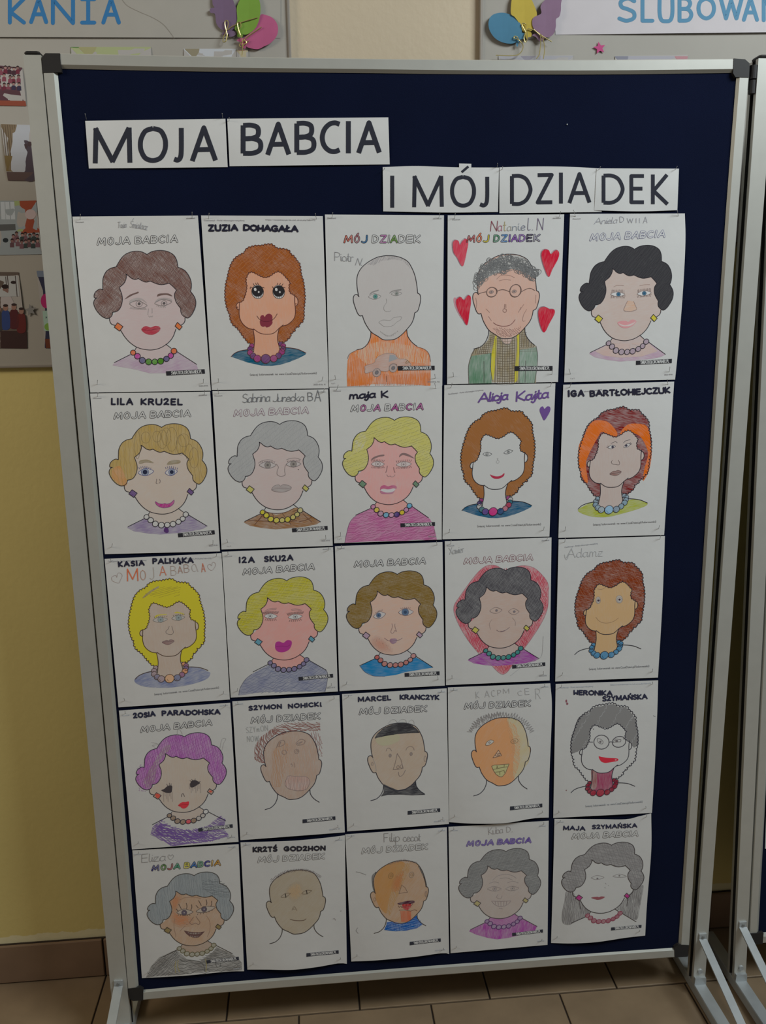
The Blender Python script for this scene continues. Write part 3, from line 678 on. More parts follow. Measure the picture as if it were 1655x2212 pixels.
bbm = mat('brown_baseboard_tile', (.26, .17, .112), .4, spec=.4, nscale=8, namt=.15)
b = MB(); b.box((-2.2, YW - .004, 0), (3.6, YW, .098)); bb = tag(b.build('baseboard_back', GROUT), kind='structure')
b = MB(); b.box((0, 0, 0), (TW - .004, .007, .094), bev=.0015); bbt = b.build('tile', bbm, bb); bbt.location = (.192 - 5 * TW + .002, YW - .011, .003)
for i in range(-4, 9):
    o = bbt.copy(); COL.objects.link(o); o.parent = bb; o.location = (.192 + i * TW + .002, YW - .011, .003)

# ------------------------------------------------------------------ the pinboard
def felt_mat():
    m = mat('navy_felt', (.0046, .0078, .028), .95, spec=.1, nscale=6, namt=.12, bump=.3, bscale=900)
    b = m.node_tree.nodes['Principled BSDF']; b.inputs['Sheen Weight'].default_value = .035; b.inputs['Sheen Roughness'].default_value = .5; b.inputs['Sheen Tint'].default_value = (.3, .4, .9, 1)
    return m
FELT = felt_mat()
board = empty('pinboard', (.6, .01, FZ + .0)); BC = np.array([.6, .01, FZ])
tag(board, 'large navy felt pinboard in an aluminium frame holding the portrait drawings', 'board')
b = MB(); b.box(tuple(np.array([.012, YFELT, FZ + .012]) - BC), tuple(np.array([1.188, .022, FZ + 1.79]) - BC)); b.build('felt_panel', FELT, board)
def samp(poly, n): 
    c = cat(poly, n=8); d = [0]
    for p, q in zip(c[:-1], c[1:]): d.append(d[-1] + math.dist(p, q))
    t = np.linspace(0, d[-1], n); return np.stack([np.interp(t, d, [p[i] for p in c]) for i in (0, 1)], -1)
def rail(outer, inner, bevel=.72, parent=board, C=BC, lip=.0015, name='frame_rail', yf=0.0, depth=.028):
    O, I = samp(outer, 14), samp(inner, 14); Bv = O + (I - O) * bevel; E = O + (I - O) * .04
    rows = [hit(O[:, 0], O[:, 1], yf + .002) + np.array([0, depth, 0]), hit(O[:, 0], O[:, 1], yf + .002), hit(E[:, 0], E[:, 1], yf), hit(Bv[:, 0], Bv[:, 1], yf), hit(I[:, 0], I[:, 1], yf + YFELT - .001), hit(I[:, 0], I[:, 1], yf + YFELT + .002)]
    v = [p - C for r in rows for p in r]; n = 14; f = []; mi = []
    for j in range(5):
        for i in range(n - 1): f.append((j * n + i, j * n + i + 1, (j + 1) * n + i + 1, (j + 1) * n + i)); mi.append(1 if j == 3 else 0)
    f.append(tuple(j * n for j in range(6))); f.append(tuple(j * n + n - 1 for j in range(5, -1, -1))); mi += [0, 0]
    for i in range(n - 1): f.append((5 * n + i, 5 * n + i + 1, i + 1, i)); mi.append(0)
    return link(name, v, f, [ALU, ALUD], parent, mi)
rail([(130,115.5),(420,121.3),(628,124.6),(980,129),(1235,129.5),(1586,127)], [(131,148.5),(420,154.3),(800,158),(980,160.2),(1300,161),(1584,157.5)])
rail([(93.4,156),(119,420),(155.8,800),(201.5,1300),(247.3,1800),(276.6,2137)], [(124.6,157),(149.8,420),(187.8,800),(231.5,1300),(273.6,1800),(300,2135)])
rail([(1618,166),(1597.4,420),(1570,790),(1537,1300),(1509,1720),(1488.8,2042)], [(1590.8,166),(1571,420),(1545.5,790),(1513,1300),(1486.7,1720),(1465.4,2042)])
rail([(309,2160),(495,2143),(826,2116),(1048,2098.5),(1271,2081),(1458,2067.7)], [(309,2138),(495,2121),(826,2094.4),(1048,2077.5),(1271,2060),(1458,2047)])
def slab(pxs, yf, yb, C=BC):
    P = hit([p[0] for p in pxs], [p[1] for p in pxs], yf) - C; n = len(P)
    v = list(P) + [p + np.array([0, yb - yf, 0]) for p in P]
    return v, [tuple(range(n)), tuple(range(2 * n - 1, n - 1, -1))] + [(i, (i + 1) % n, n + (i + 1) % n, n + i) for i in range(n)]
def cornerp(pxs, parent=board, C=BC, yf=-.0009):
    b = MB(); v, f = slab(pxs, yf, .032, C); b.add(v, f); b.build('corner_cap', BLKP, parent)
cornerp([(98,114.8),(129,115),(133,156),(92.8,157),(89.8,124)])
cornerp([(1585.5,126),(1610,128),(1620,137),(1618.5,167),(1589,166.5),(1584,158)])
cornerp([(1465,2041),(1488.7,2042),(1486,2066.5),(1458,2068.5),(1457,2047)])
cornerp([(276.4,2136),(300.5,2133),(309.5,2138),(309.2,2161),(287,2162.5),(278.5,2156)])

# ------------------------------------------------------------------ stand posts with feet
def post(pxs, label, foot, side_groove=True, hinge=None, cap=True, br=None, bolt=True):
    """pxs: left-top, right-top, right-bottom, left-bottom of the front face (plane of the board)"""
    q = hit([p[0] for p in pxs], [p[1] for p in pxs], 0.0); c = (q[2] + q[3]) / 2; C = np.array([c[0], .015, 0.0])
    r = empty('stand_post', tuple(C)); tag(r, label, 'stand', 'stand posts of the display boards')
    xl0, xr0, xr1, xl1 = q[0][0], q[1][0], q[2][0], q[3][0]; zt, zb = (q[0][2] + q[1][2]) / 2, .028
    def at(z, s):                                   # s 0..1 across the front
        t = (z - q[3][2]) / (zt - q[3][2]); xl = xl1 + (xl0 - xl1) * t; xr = xr1 + (xr0 - xr1) * t
        return xl + (xr - xl) * s
    b = MB()
    # section of the profile: front face, side grooves, back
    sec = [(0, 0), (1, 0), (1, .009), (.82, .010), (.82, .020), (1, .021), (1, .030), (0, .030), (0, .021), (.18, .020), (.18, .010), (0, .009)]
    mi = [0, 0, 1, 1, 1, 0, 0, 0, 1, 1, 1, 0]; n = len(sec); v = []
    for z in (zb, zt):
        for s, y in sec: v.append((at(z, s) - C[0], y - C[1], z))
    for i in range(n): b.add([v[i], v[(i + 1) % n], v[n + (i + 1) % n], v[n + i]], [(0, 1, 2, 3)], mi[i])
    b.add(v[n:], [tuple(range(n))], 0)
    b.build('post_profile', [ALU, GROOVE], r)
    if cap:
        b = MB(); b.box((at(zt, .04) - C[0], -.016, zt), (at(zt, .96) - C[0], .015, zt + .006), bev=.003); b.build('end_cap', BLKP, r)
    # foot: a flat channel along the floor, towards and away from the viewer
    x = at(.03, .5) - C[0]; w = abs(at(.03, 1) - at(.03, 0)) / 2
    b = MB(); b.box((x - w, -foot - C[1], 0.004), (x + w, .155 - C[1], .028), bev=.002); b.box((x - w * .6, -foot + .02 - C[1], 0), (x + w * .6, .14 - C[1], .006)); b.build('foot_bar', GALV, r)
    b = MB(); b.prism([(x - w, .028), (x + w, .028), (x + w * .9, .045), (x - w * .9, .045)], -.022, -.0152); b.build('foot_socket', GALV, r)
    zs = br[1]; k = .0085 if not br else br[2]
    b = MB(); xx = at(zs, .5) - C[0]; b.box((xx - k, -.0185, zs - .012), (xx + k, -.0148, zs + .004), bev=.0008)
    # strut from the bracket down to the foot bar
    y0, z0, y1, z1 = -.0185, zs - .010, -foot + .05 - C[1], .032
    d = Vector((0, y1 - y0, z1 - z0)).normalized(); nn = Vector((0, -d.z, d.y)) * .0018
    P = [(xx - k, y0, z0), (xx + k, y0, z0), (x + k, y1, z1), (x - k, y1, z1)]
    b.add([tuple(Vector(p) - nn) for p in P] + [tuple(Vector(p) + nn) for p in P], [(0, 1, 2, 3), (7, 6, 5, 4), (0, 4, 5, 1), (1, 5, 6, 2), (2, 6, 7, 3), (3, 7, 4, 0)])
    b.build('strut', GALV, r)
    b = MB(); b.tube((xx, -.0185, zs - .004), (xx, -.0205, zs - .004), .0032, 12); b.tube((xx, -.0204, zs - .004), (xx, -.0214, zs - .004), .0015, 6); b.build('screw', STEEL, r)
    if bolt: b = MB(); b.tube((x, -.015, .058), (x, -.0185, .058), .006, 14, r2=.005); b.build('bolt', GALV, r)
    return r, C, at
post([(50,118.5),(88,118.5),(281.5,2200),(245,2200)], 'aluminium stand post at the left edge of the navy pinboard', .42, br=(0, .148, .009), bolt=False)
pR, CR, atR = post([(1639,126),(1674,126),(1532,2000),(1506,2000)], 'aluminium stand post with a black hinge at the right edge of the navy pinboard', .42, br=(0, .150, .0085))
post([(1679,60),(1714,60),(1616.5,2000),(1591,2000)], 'aluminium stand post farthest right, beside the second pinboard', .42, br=(0, .172, .0085))
# black hinge sleeves joining frame corner and post
b = MB(); h0 = hit(1628, 142, .006) - CR; h1 = hit(1624, 203, .006) - CR
hx = (h0[0] + h1[0]) / 2
b.tube((hx, h0[1], h0[2]), (hx, h0[1], (h0[2] + h1[2]) / 2 + .001), .0072, 16); b.tube((hx, h0[1], (h0[2] + h1[2]) / 2 - .001), (hx, h0[1], h1[2]), .0062, 16)
b.box((hx - .006, h0[1] + .002, h1[2] + .008), (hx + .006, h0[1] + .008, h0[2] - .004))
b.build('hinge_sleeve', BLKP, pR, False)

# ------------------------------------------------------------------ second pinboard, cut by the right edge of the picture
b2 = empty('pinboard', (1.9, .01, FZ)); C2 = np.array([1.9, .01, FZ]); tag(b2, 'second navy pinboard cut off at the right edge of the view', 'board')
rail([(1724,60),(1653.5,1650),(1641,1850),(1640.5,2016)][:1] + [(1653.5,1650),(1640.5,1850),(1621.5,2018)], [(1748,60),(1674,1650),(1661,1850),(1641,2018)], parent=b2, C=C2) if False else None
def rail3(x0, z0, x1, z1, wx, wz, parent, C):
    """straight rail given by two board-plane points, width direction (wx, wz)"""
    v = []; 
    for t in (0, 1):
        x, z = x0 + (x1 - x0) * t, z0 + (z1 - z0) * t
        v += [(x, .03, z), (x, .002, z), (x + wx * .05, 0, z + wz * .05), (x + wx * .72, 0, z + wz * .72), (x + wx, YFELT - .001, z + wz), (x + wx, .03, z + wz)]
    v = [tuple(np.array(p) - C) for p in v]
    f = [(i, (i + 1) % 6, 6 + (i + 1) % 6, 6 + i) for i in range(6)] + [tuple(range(5, -1, -1)), tuple(range(6, 12))]
    return link('frame_rail', v, f, [ALU, ALUD], parent, [0, 0, 0, 1, 0, 0, 0, 0])
pa, pb = hit(1619.5, 2018, 0.), hit(1656, 1300, 0.)
sl = (pb[0] - pa[0]) / (pb[2] - pa[2]); xL = lambda z: pa[0] + (z - pa[2]) * sl
zb2, zt2 = float(hit(1619, 2040, 0.)[2]), 1.925
rail3(xL(zb2 + .024), zb2 + .024, xL(zt2 - .03), zt2 - .03, .0225, 0, b2, C2)
rail3(xL(zb2) + .028, zb2, xL(zb2) + 1.17, zb2, 0, .023, b2, C2)
rail3(xL(zt2) + .03, zt2, xL(zt2) + 1.17, zt2, 0, -.023, b2, C2)
rail3(xL(zb2) + 1.2, zb2 + .03, xL(zt2) + 1.2, zt2 - .03, -.0225, 0, b2, C2)
for z, s in ((zb2, 1), (zt2, -1)):
    for x, t in ((xL(z), 1), (xL(z) + 1.2, -1)):
        b = MB(); P = [(x + t * .008, z), (x + t * .03, z), (x + t * .03, z + s * .028), (x, z + s * .028), (x, z + s * .01)]
        b.prism([(p[0] - C2[0], p[1] - C2[2]) for p in P], -.0122, .022); b.build('corner_cap', BLKP, b2)
b = MB(); v = [(xL(zb2) + .01, YFELT, zb2 + .01), (xL(zb2) + 1.19, YFELT, zb2 + .01), (xL(zt2) + 1.19, YFELT, zt2 - .01), (xL(zt2) + .01, YFELT, zt2 - .01)]
v = [np.array(p) - C2 for p in v]; v += [p + np.array([0, .015, 0]) for p in v]
b.add(v, [(0, 1, 2, 3), (7, 6, 5, 4), (0, 4, 5, 1), (1, 5, 6, 2), (2, 6, 7, 3), (3, 7, 4, 0)]); b.build('felt_panel', FELT, b2)
sx = Sheet('portrait_drawing', 'white paper sheet on the second pinboard at the right edge', 'drawing', None, (1500, 1650), [(630,-40),(1500,-110),(1400,640),(601,722)], (135, 131, 124), sc_=3.936, grid=(8, 8))
sx.finish()
# ------------------------------------------------------------------ title strips in large capitals
R1, R2, R3, R4, R5 = (160, 163, 161), (155, 157, 154), (148, 147, 142), (134, 130, 124), (130, 127, 121)
GRP = 'portrait drawings pinned in rows on the navy board'
def title_strip(label, corners, chars, top=(), bottom=(), w=10.6, base=.0012, right=()):
    s = Sheet('title_strip', label, 'paper strip', 'title strips at the top of the navy board', (0, 0), corners, (172, 175, 174), bulge=(.0015, .002), sc_=1.0, top=top, bottom=bottom, right=right, grid=(16, 6), base=base)
    for ch, x0, x1, yt0, yb0, yt1, yb1 in chars:
        gw, ss = glyph(ch); V, F = [], []
        if ch == 'M': ss = [[(0, 0), (0.02, 1)], [(.0, .995), (.43, .03)], [(.41, .03), (.82, .995)], [(.82, 1), (.84, 0)]]
        if ch == 'J': ss = [cat([(.42, 1), (.42, .3), (.36, .07), (.2, 0), (.0, .04)], n=5)]
        if ch == 'C': ss = [cat([(.68, .95), (.5, 1), (.28, .95), (.08, .76), (0, .48), (.08, .2), (.28, .03), (.5, 0), (.68, .06)], n=5)]
        if ch == 'O': ss = [cat([(.4, 1), (.16, .92), (.03, .7), (0, .5), (.03, .3), (.16, .08), (.4, 0), (.64, .08), (.77, .3), (.8, .5), (.77, .7), (.64, .92), (.4, 1)], n=4)]
        if ch == 'D': ss = [[(0, 0), (0, 1)], cat([(0, 1), (.3, 1), (.55, .88), (.7, .6), (.7, .4), (.55, .13), (.3, 0), (0, 0)], n=5)]
        if ch == 'B': ss = [[(0, 0), (0, 1)], cat([(0, 1), (.3, 1), (.52, .9), (.52, .63), (.3, .53), (0, .52)], n=5), cat([(0, .52), (.36, .52), (.6, .4), (.6, .12), (.36, 0), (0, 0)], n=5)]
        for P in ss:
            Q = []
            for x, y in P:
                u = x / gw if gw > .1 else .5
                X = x0 + w / 2 + u * (x1 - x0 - w); yt = yt0 + (yt1 - yt0) * u + w * .45; yb = yb0 + (yb1 - yb0) * u - w * .45
                if ch in 'IAHKMNDEZB': yt -= w * .4 * (ch in 'IKM'); yb += w * .4 * (ch in 'IAKM')
                Q.append((X, yb + (yt - yb) * y))
            stroke_geo(Q, w, False, False, V, F)
        s.newpart(); s._put('printed_letter', flat(s.A((40, 42, 50))), 3, V, F)
    return s
T1 = title_strip('white strip printed MOJA, leftmost title strip of the upper line', [(184, 261), (487, 256.5), (492, 361), (192, 364)], [('M', 200.5, 286, 276, 353.5, 275, 352), ('O', 298, 363, 273, 352, 272, 351), ('J', 371, 397, 272, 351, 271.5, 350), ('A', 410, 471, 271.5, 348.5, 271, 347)])
T2 = title_strip('white strip printed BABCIA in the upper title line', [(491, 256.5), (839, 253.5), (842, 355), (496, 359)], [('B', 520, 567, 266, 336, 265.5, 335), ('A', 573, 629.5, 263.5, 335, 263, 334), ('B', 636, 682, 262, 334, 261, 332.5), ('C', 691, 739, 260.5, 332, 260.5, 332), ('I', 747.5, 758, 261, 331.5, 261, 331.5), ('A', 769.5, 825, 260.5, 331, 260, 330)])
T3 = title_strip('white strip printed I MOJ in the lower title line with a tab above the O', [(827, 361), (1078, 362), (1076, 458), (828, 456.5)], [('I', 843, 852, 379, 449, 379, 449), ('M', 890.5, 959, 379.5, 448, 379.5, 447), ('O', 972.5, 1028.5, 378, 448, 378, 448), ('J', 1033, 1057, 378, 447.5, 378, 447.5)], top=[(900, 358.5), (985, 361.5)], bottom=[(960, 459)], w=8.6)
V, F = [], []; stroke_geo([(997.5, 372), (1012, 359.5)], 5.4, False, False, V, F); T3.newpart(); T3._put('accent', flat(T3.A((40, 42, 50))), 4, V, F)
T3._put('accent_tab', flat(T3.papcol), 1, [(992, 353.2), (1018.3, 353.8), (1018.3, 372), (992, 371.5)], [(0, 1, 2, 3)])
T4 = title_strip('white strip printed DZIA, left of the strip printed DEK', [(1079, 361.5), (1292, 363.5), (1300, 458), (1079, 460.5)], [('D', 1102, 1149.5, 376.5, 444, 376, 443.5), ('Z', 1157.5, 1197.5, 374.5, 441, 374, 440.5), ('I', 1207.5, 1216.5, 372.5, 440, 372.5, 440), ('A', 1226, 1278, 372, 439, 372, 438)], top=[(1150, 359.5), (1220, 360)], w=8.4)
T5 = title_strip('white strip printed DEK, rightmost of the lower title line', [(1289, 363.5), (1467, 364.3), (1463.5, 454), (1284, 454.3)], [('D', 1300, 1348.5, 375.5, 441.5, 376, 441), ('E', 1360, 1395.5, 376.5, 440.5, 376.5, 440.5), ('K', 1406.5, 1446.5, 376.5, 441.5, 377, 441.5)], bottom=[(1380, 456.5)], w=8.2, base=.0022)
for s, L in ((T1, [(184, 246, 188, 264, 'left end'), (480, 245, 482, 260, 'right end')]), (T2, [(495, 254, 495, 264, 'left end')]), (T3, [(831, 363, 829, 368, 'left end'), (1075, 353, 1074, 364, 'right end')]), (T4, [(1086, 360, 1085, 368, 'left end')]), (T5, [(1297, 360.5, 1295, 367, 'left end'), (1463, 359.5, 1459, 368, 'right end')])):
    for hx_, hy_, tx_, ty_, wh in L: s.pinat(hx_, hy_, tx_, ty_, wh)
    s.finish()
V, F = [], []
st = empty('dressmaker_pin', tuple(hit(1225, 269, YFELT))); b = MB(); b.ball((0, -.001, 0), .0011); b.build('pin_head', mat('white_pin', (.8, .85, .85), .4), st); tag(st, 'lone pin with a pale head in the bare felt at upper right', 'pin', 'steel pins holding the paper sheets')

def sheet(row, label, o, corners, ref, seed, bulge=None, pins=None, **k):
    s = Sheet('portrait_drawing', label, 'drawing', GRP, o, corners, ref, bulge=bulge or {1: (.0006, .0012), 2: (.0008, .0015), 3: (.0008, .0022), 4: (.001, .004), 5: (.001, .006)}[row], rnd=seed, base=.0012 + (seed % 3) * .0004, **k)
    L = {1: 88, 2: 72, 3: 55, 4: 36, 5: 26}[row]; r = s.rnd
    for (u, v, wh) in ((.055, .03, 'top left corner'), (.95, .03, 'top right corner'), (.06, .965, 'bottom left corner'), (.94, .965, 'bottom right corner')):
        t = happ(s.Hi, (u, v)); t = ((t[0] - o[0]) * 5, (t[1] - o[1]) * 5); l = L * (1 if v < .5 else .82) * r.uniform(.8, 1.1)
        s.pinat(t[0] + r.uniform(-.3, .35) * l, t[1] - l, t[0], t[1], wh)
    return s
def lash(x0, y0, x1, y1, n, L, dx=.3):
    out = []
    for i in range(n):
        t = i / max(1, n - 1); x, y = x0 + (x1 - x0) * t, y0 + (y1 - y0) * t - (6 * math.sin(math.pi * t) if L > 0 else -6 * math.sin(math.pi * t))
        out.append([(x, y), (x + (t - .5) * abs(L) * 1.2 * (1 if True else 0) + dx, y - L)])
    return out
def eye(s, x0, y0, x1, y1, h, iris=None, r=0, line=PEN, w=3.5, pup=None, pr_=0, white=None, ix=.5, iy=0.0, irl=True, name='eye', lv=4):
    s.newpart(); cx, cy = (x0 + x1) / 2, (y0 + y1) / 2; P = [(x0, y0), (x0 + (x1 - x0) * .25, cy + (y0 - cy) * .5 - h * .75), (cx, cy - h), (x0 + (x1 - x0) * .78, cy + (y1 - cy) * .5 - h * .6), (x1, y1), (x0 + (x1 - x0) * .75, cy + (y1 - cy) * .5 + h * .7), (cx, cy + h * .9), (x0 + (x1 - x0) * .25, cy + (y0 - cy) * .5 + h * .7)]
    if white: s.fill(name, white, P, lv)
    ex, ey = x0 + (x1 - x0) * ix, cy + iy
    if iris: s.ell(name, iris, line if irl else None, ex, ey, r, r, w=w * .9, lv=lv + .4)
    elif r: s.ell(name, None, line, ex, ey, r, r, w=w * .9, lv=lv + .4)
    if pup: s.ell(name, pup, None, ex, ey, pr_, pr_, lv=lv + 1.8)
    s.line(name, line, w, P, lv + 2, True, True)
WHT = (168, 168, 166)

# ---- row 1
s = sheet(1, 'drawing of a brown-haired grandmother with orange earrings and a many-coloured necklace', (140, 440), [(82,140),(1438,128),(1578,2020),(275,2040)], R1, 11)
woman(s, W_BASE, (112,92,86), (170,156,154), (156,134,154), None, [(205,100,60),(168,70,140),(92,88,120),(78,130,50),(88,140,62),(78,130,50),(92,88,120),(168,70,140),(205,100,60)], (212,105,58), hairang=-50, haircov=.72, facecov=.9, faceang=5, shirtcov=.62, shirtang=18, haircon=1.1, hh=[((70,50,48),-52,9,4),((125,100,94),-40,14,3)],
  shirtpoly=pr([1212,1598,1425,1738,1440,1790,1300,1815,1100,1830,920,1832,760,1790,600,1762,515,1745,536,1718,706,1630]) + [(x, y) for x, y, r in W_BEADS])
s.fill('neck_colouring', (170,157,155), pr([775,1545,850,1575,930,1582,1060,1545,1093,1518,1150,1562]) + [(x, y) for x, y, r in W_BEADS][::-1] + [(758, 1580)], 2, False, .9, 5, .5)
for q in ([650,1028,700,985,760,962,792,950,795,965,740,985,690,1012,655,1030], [997,998,1010,975,1060,968,1120,970,1158,992,1155,1000,1100,985,1040,990,1000,1003]): s.fill('eyebrow', (92,76,72), q, 4)
s.fill('eye', (146,138,136), [700,1050,740,1025,800,1015,850,1035,885,1075,840,1045,790,1040,740,1055,705,1075], 4, cov=.7); s.fill('eye', (146,138,136), [975,1060,1010,1025,1080,1015,1150,1030,1150,1055,1100,1035,1040,1040,985,1065], 4, cov=.7)
eye(s, 700,1080, 888,1100, 42, None, 33, PEN, 3.5, (75,72,72), 15, ix=.55, iy=-10, lv=5); eye(s, 972,1075, 1155,1060, 36, None, 30, PEN, 3.5, (75,72,72), 14, ix=.55, iy=8, lv=5)
s.lines('eye', PEN2, 3, lash(715,1115,870,1125,14,-20) + lash(1000,1095,1080,1108,6,-14), 6, False); s.lines('nose', PEN2, 3, [[905,1132,900,1170,898,1200],[942,1128,944,1160,942,1185],[905,1210,918,1225,930,1213,942,1224,950,1208]])
s.fill('lips', (165,62,74), [828,1362,845,1335,880,1322,925,1336,975,1320,1015,1325,1033,1350,1010,1385,960,1412,915,1415,865,1398], 5, cov=.9, ang=20, con=.4); s.lines('lips', (120,48,58), 4, [[838,1362,900,1368,960,1358,1028,1350]], 6)
s.text('name_writing', 'Tosia', (120,122,124), 3.4, 570,262, 665,256, 62, gap=.12, slant=.1, wob=.05); s.text('name_writing', 'Śmiatacz', (120,122,124), 3.4, 700,255, 888,280, 72, gap=.1, slant=.1, wob=.05)
s.finish()

s = sheet(1, 'drawing of an orange curly-haired grandmother with big black eyes and purple beads', (415, 440), [(97,127),(1412,135),(1475,1995),(213,2012)], R1, 12)
PU, PK = (92,60,98), (140,62,112)
curly(s, C_BASE, (148,84,44), (192,142,114), (48,94,116), [PK,PU,PK,PU,PK,PU,PK,PU,PU,PK,PK,PU], facecov=.95, out=(72,44,40), haircov=.95, hairang=-45)
s.hatch('hair_colouring', (154,96,56), 5, C_OUT, -45, 30, 6, (40, 120), 1.2, 1.5); s.hatch('hair_colouring', (136,76,42), 5, C_OUT, -35, 30, 8, (30, 90), 1.35, 1.5)
for cx, cy in ((708, 952), (936, 953)):
    s.ell('eye', WHT, (38,36,38), cx, cy, 64, 74, -10, 4, lv=5); s.ell('eye', (36,34,36), None, cx, cy - 8, 62, 60, -8, lv=6.4); s.ell('eye', WHT, None, cx - 26, cy - 26, 14, 18, -15, lv=7.5); s.ell('eye', WHT, None, cx + 12, cy + 2, 9, 11, lv=7.5)
    s.lines('eye', (40,38,40), 3.5, [[(cx + a, cy + 48 - abs(a) * .2), (cx + a + 3, cy + 68 - abs(a) * .3)] for a in (-30, -12, 8, 28, 44)], 7.5, False)
    s.lines('eyelash', (62,44,42), 5, [[cx-52,cy-40,cx-76,cy-52,cx-80,cy-30],[cx-35,cy-65,cx-48,cy-92],[cx-12,cy-72,cx-22,cy-98],[cx+12,cy-72,cx-2,cy-100],[cx+38,cy-50,cx+64,cy-46,cx+72,cy-40]] if cx < 800 else [[cx-55,cy-35,cx-70,cy-60],[cx-20,cy-72,cx-8,cy-98],[cx+8,cy-72,cx+20,cy-98],[cx+30,cy-62,cx+48,cy-90],[cx+45,cy-50,cx+66,cy-46,cx+70,cy-42]], 6)
s.fill('lips', (120,44,58), [735,1232,745,1210,768,1203,786,1222,800,1200,830,1188,858,1200,868,1225,866,1262,868,1290,840,1325,805,1337,790,1325,765,1330,740,1312,732,1275,738,1250], 5); s.line('lips', (82,30,42), 5, [738,1258,780,1272,830,1270,868,1258], 6); s.lines('lips', (70,46,44), 5, [[700,1210,720,1240,745,1258],[868,1255,895,1230,920,1188]], 6)
for q in ([490,1118],[1122,1082]): s.ell('ear_colouring', (120,70,52), None, q[0], q[1], 7, 8, lv=4)
s.text('name_writing', 'ZUZIA', MARK, 22, 185,292, 490,288, 58, gap=.3, wob=.04); s.text('name_writing', 'DO#AGAŁA', MARK, 22, 560,288, 1140,298, 56, gap=.22, wob=.05)
s.finish()

s = sheet(1, 'drawing of a bald grandfather with an orange shirt showing a pencilled car', (670, 435), [(160,142),(1446,150),(1428,1990),(205,2005)], R1, 13)
OR = (196,124,82)
s.fill('shirt_colouring', OR, pr([400,1998,398,1850,405,1720,430,1650,500,1605,570,1585,620,1540,645,1490,655,1450,660,1410,730,1455,790,1493,850,1497,900,1492,950,1470,1000,1430,1045,1385,1060,1460,1110,1530,1160,1570,1230,1595,1280,1640,1300,1720,1305,1850,1300,1992]), 1, False, .72, 88, 1.1)
s.hatch('shirt_colouring', (205,110,52), 5, [400,1995,400,1750,520,1700,640,1760,700,1900,640,1995], 88, 12, 4, (50, 150), 2.2); s.hatch('shirt_colouring', (190,105,62), 4, [700,1990,720,1850,900,1880,1100,1860,1300,1850,1300,1985], 88, 14, 4, (40, 120), 2.2); s.hatch('shirt_colouring', (206,170,140), 5, [480,1640,640,1540,760,1510,1100,1560,1260,1640,1280,1760,900,1700,600,1760], 85, 16, 5, (40, 110), 2.2)
t, hd = man(s, M_BASE, (160,156,152), .6, 80, [(170,92,72),(150,96,100),(70,110,140),None,(150,100,140),None,(110,140,90),None,None,None], con=.3)
s.hatch('stubble', (135,134,134), 3, [620,680,700,620,800,590,900,590,980,600,1050,660,1080,720,1000,640,900,625,780,640,690,690], -60, 9, 3, (20, 40), 4)
for q in ([640,1005,670,975,735,955,735,966,690,980,645,1006], [858,988,885,966,930,955,980,950,982,958,930,966,890,975,862,992]): s.fill('eyebrow', (118,116,114), q, 4)
eye(s, 632,1030, 765,1025, 32, (72,128,120), 24, (120,120,118), 3, (62,84,84), 7, ix=.55); eye(s, 878,1000, 990,992, 24, (120,128,122), 18, (120,120,118), 3, (90,92,90), 7, ix=.52)
s.lines('nose', PEN2, 3, [[822,1050,826,1090,800,1130,797,1165,820,1188,850,1190,875,1180]]); s.line('lips', PEN2, 3, [745,1303,790,1280,865,1284,905,1255,985,1245,975,1280,940,1300,890,1342,810,1352,765,1325], 5, True, True)
s.lines('stubble', PEN2, 2.6, [[(760 + i * 13, 1400 + 45 * math.sin(i * .23)), (764 + i * 13 + s.rnd.uniform(-6, 6), 1416 + 45 * math.sin(i * .23))] for i in range(15)], 5, False)
CAR = [600,1775,690,1745,720,1690,790,1650,870,1640,920,1655,960,1700,1030,1705,1075,1740,1078,1775,950,1785,935,1760,890,1752,855,1780,845,1830,760,1830,735,1805,690,1830,600,1855,595,1810]
s.fill('car_sketch', (176,146,132), CAR, 4, cov=.8, ang=10); s.line('car_sketch', (125,112,108), 3.2, CAR, 5, True, True); s.fill('car_sketch', (128,132,134), [860,1655,910,1660,945,1700,850,1735], 5, False)
for cx, cy in ((720, 1848), (898, 1800)): s.ell('car_sketch', (158,140,132), (110,104,102), cx, cy, 42, 46, 30, 3.5, lv=5); s.ell('car_sketch', (98,96,98), (88,86,88), cx, cy, 17, 21, 30, 4, lv=6.5)
s.line('car_sketch', (120,96,50), 4, [1030,1745,1050,1722,1072,1738,1035,1748], 6); s.lines('shirt_colouring', (110,76,58), 4, [[822,1885,826,1950],[405,1700,425,1650,500,1608],[1160,1570,1240,1600,1285,1650,1302,1730]], 5)
s.text('name_writing', 'Piotr', (112,114,116), 4, 265,640, 470,650, 92, gap=.1, slant=-.05); s.text('name_writing', 'N.', (112,114,116), 4, 490,688, 560,690, 75, gap=.2, slant=.3)
s.finish()

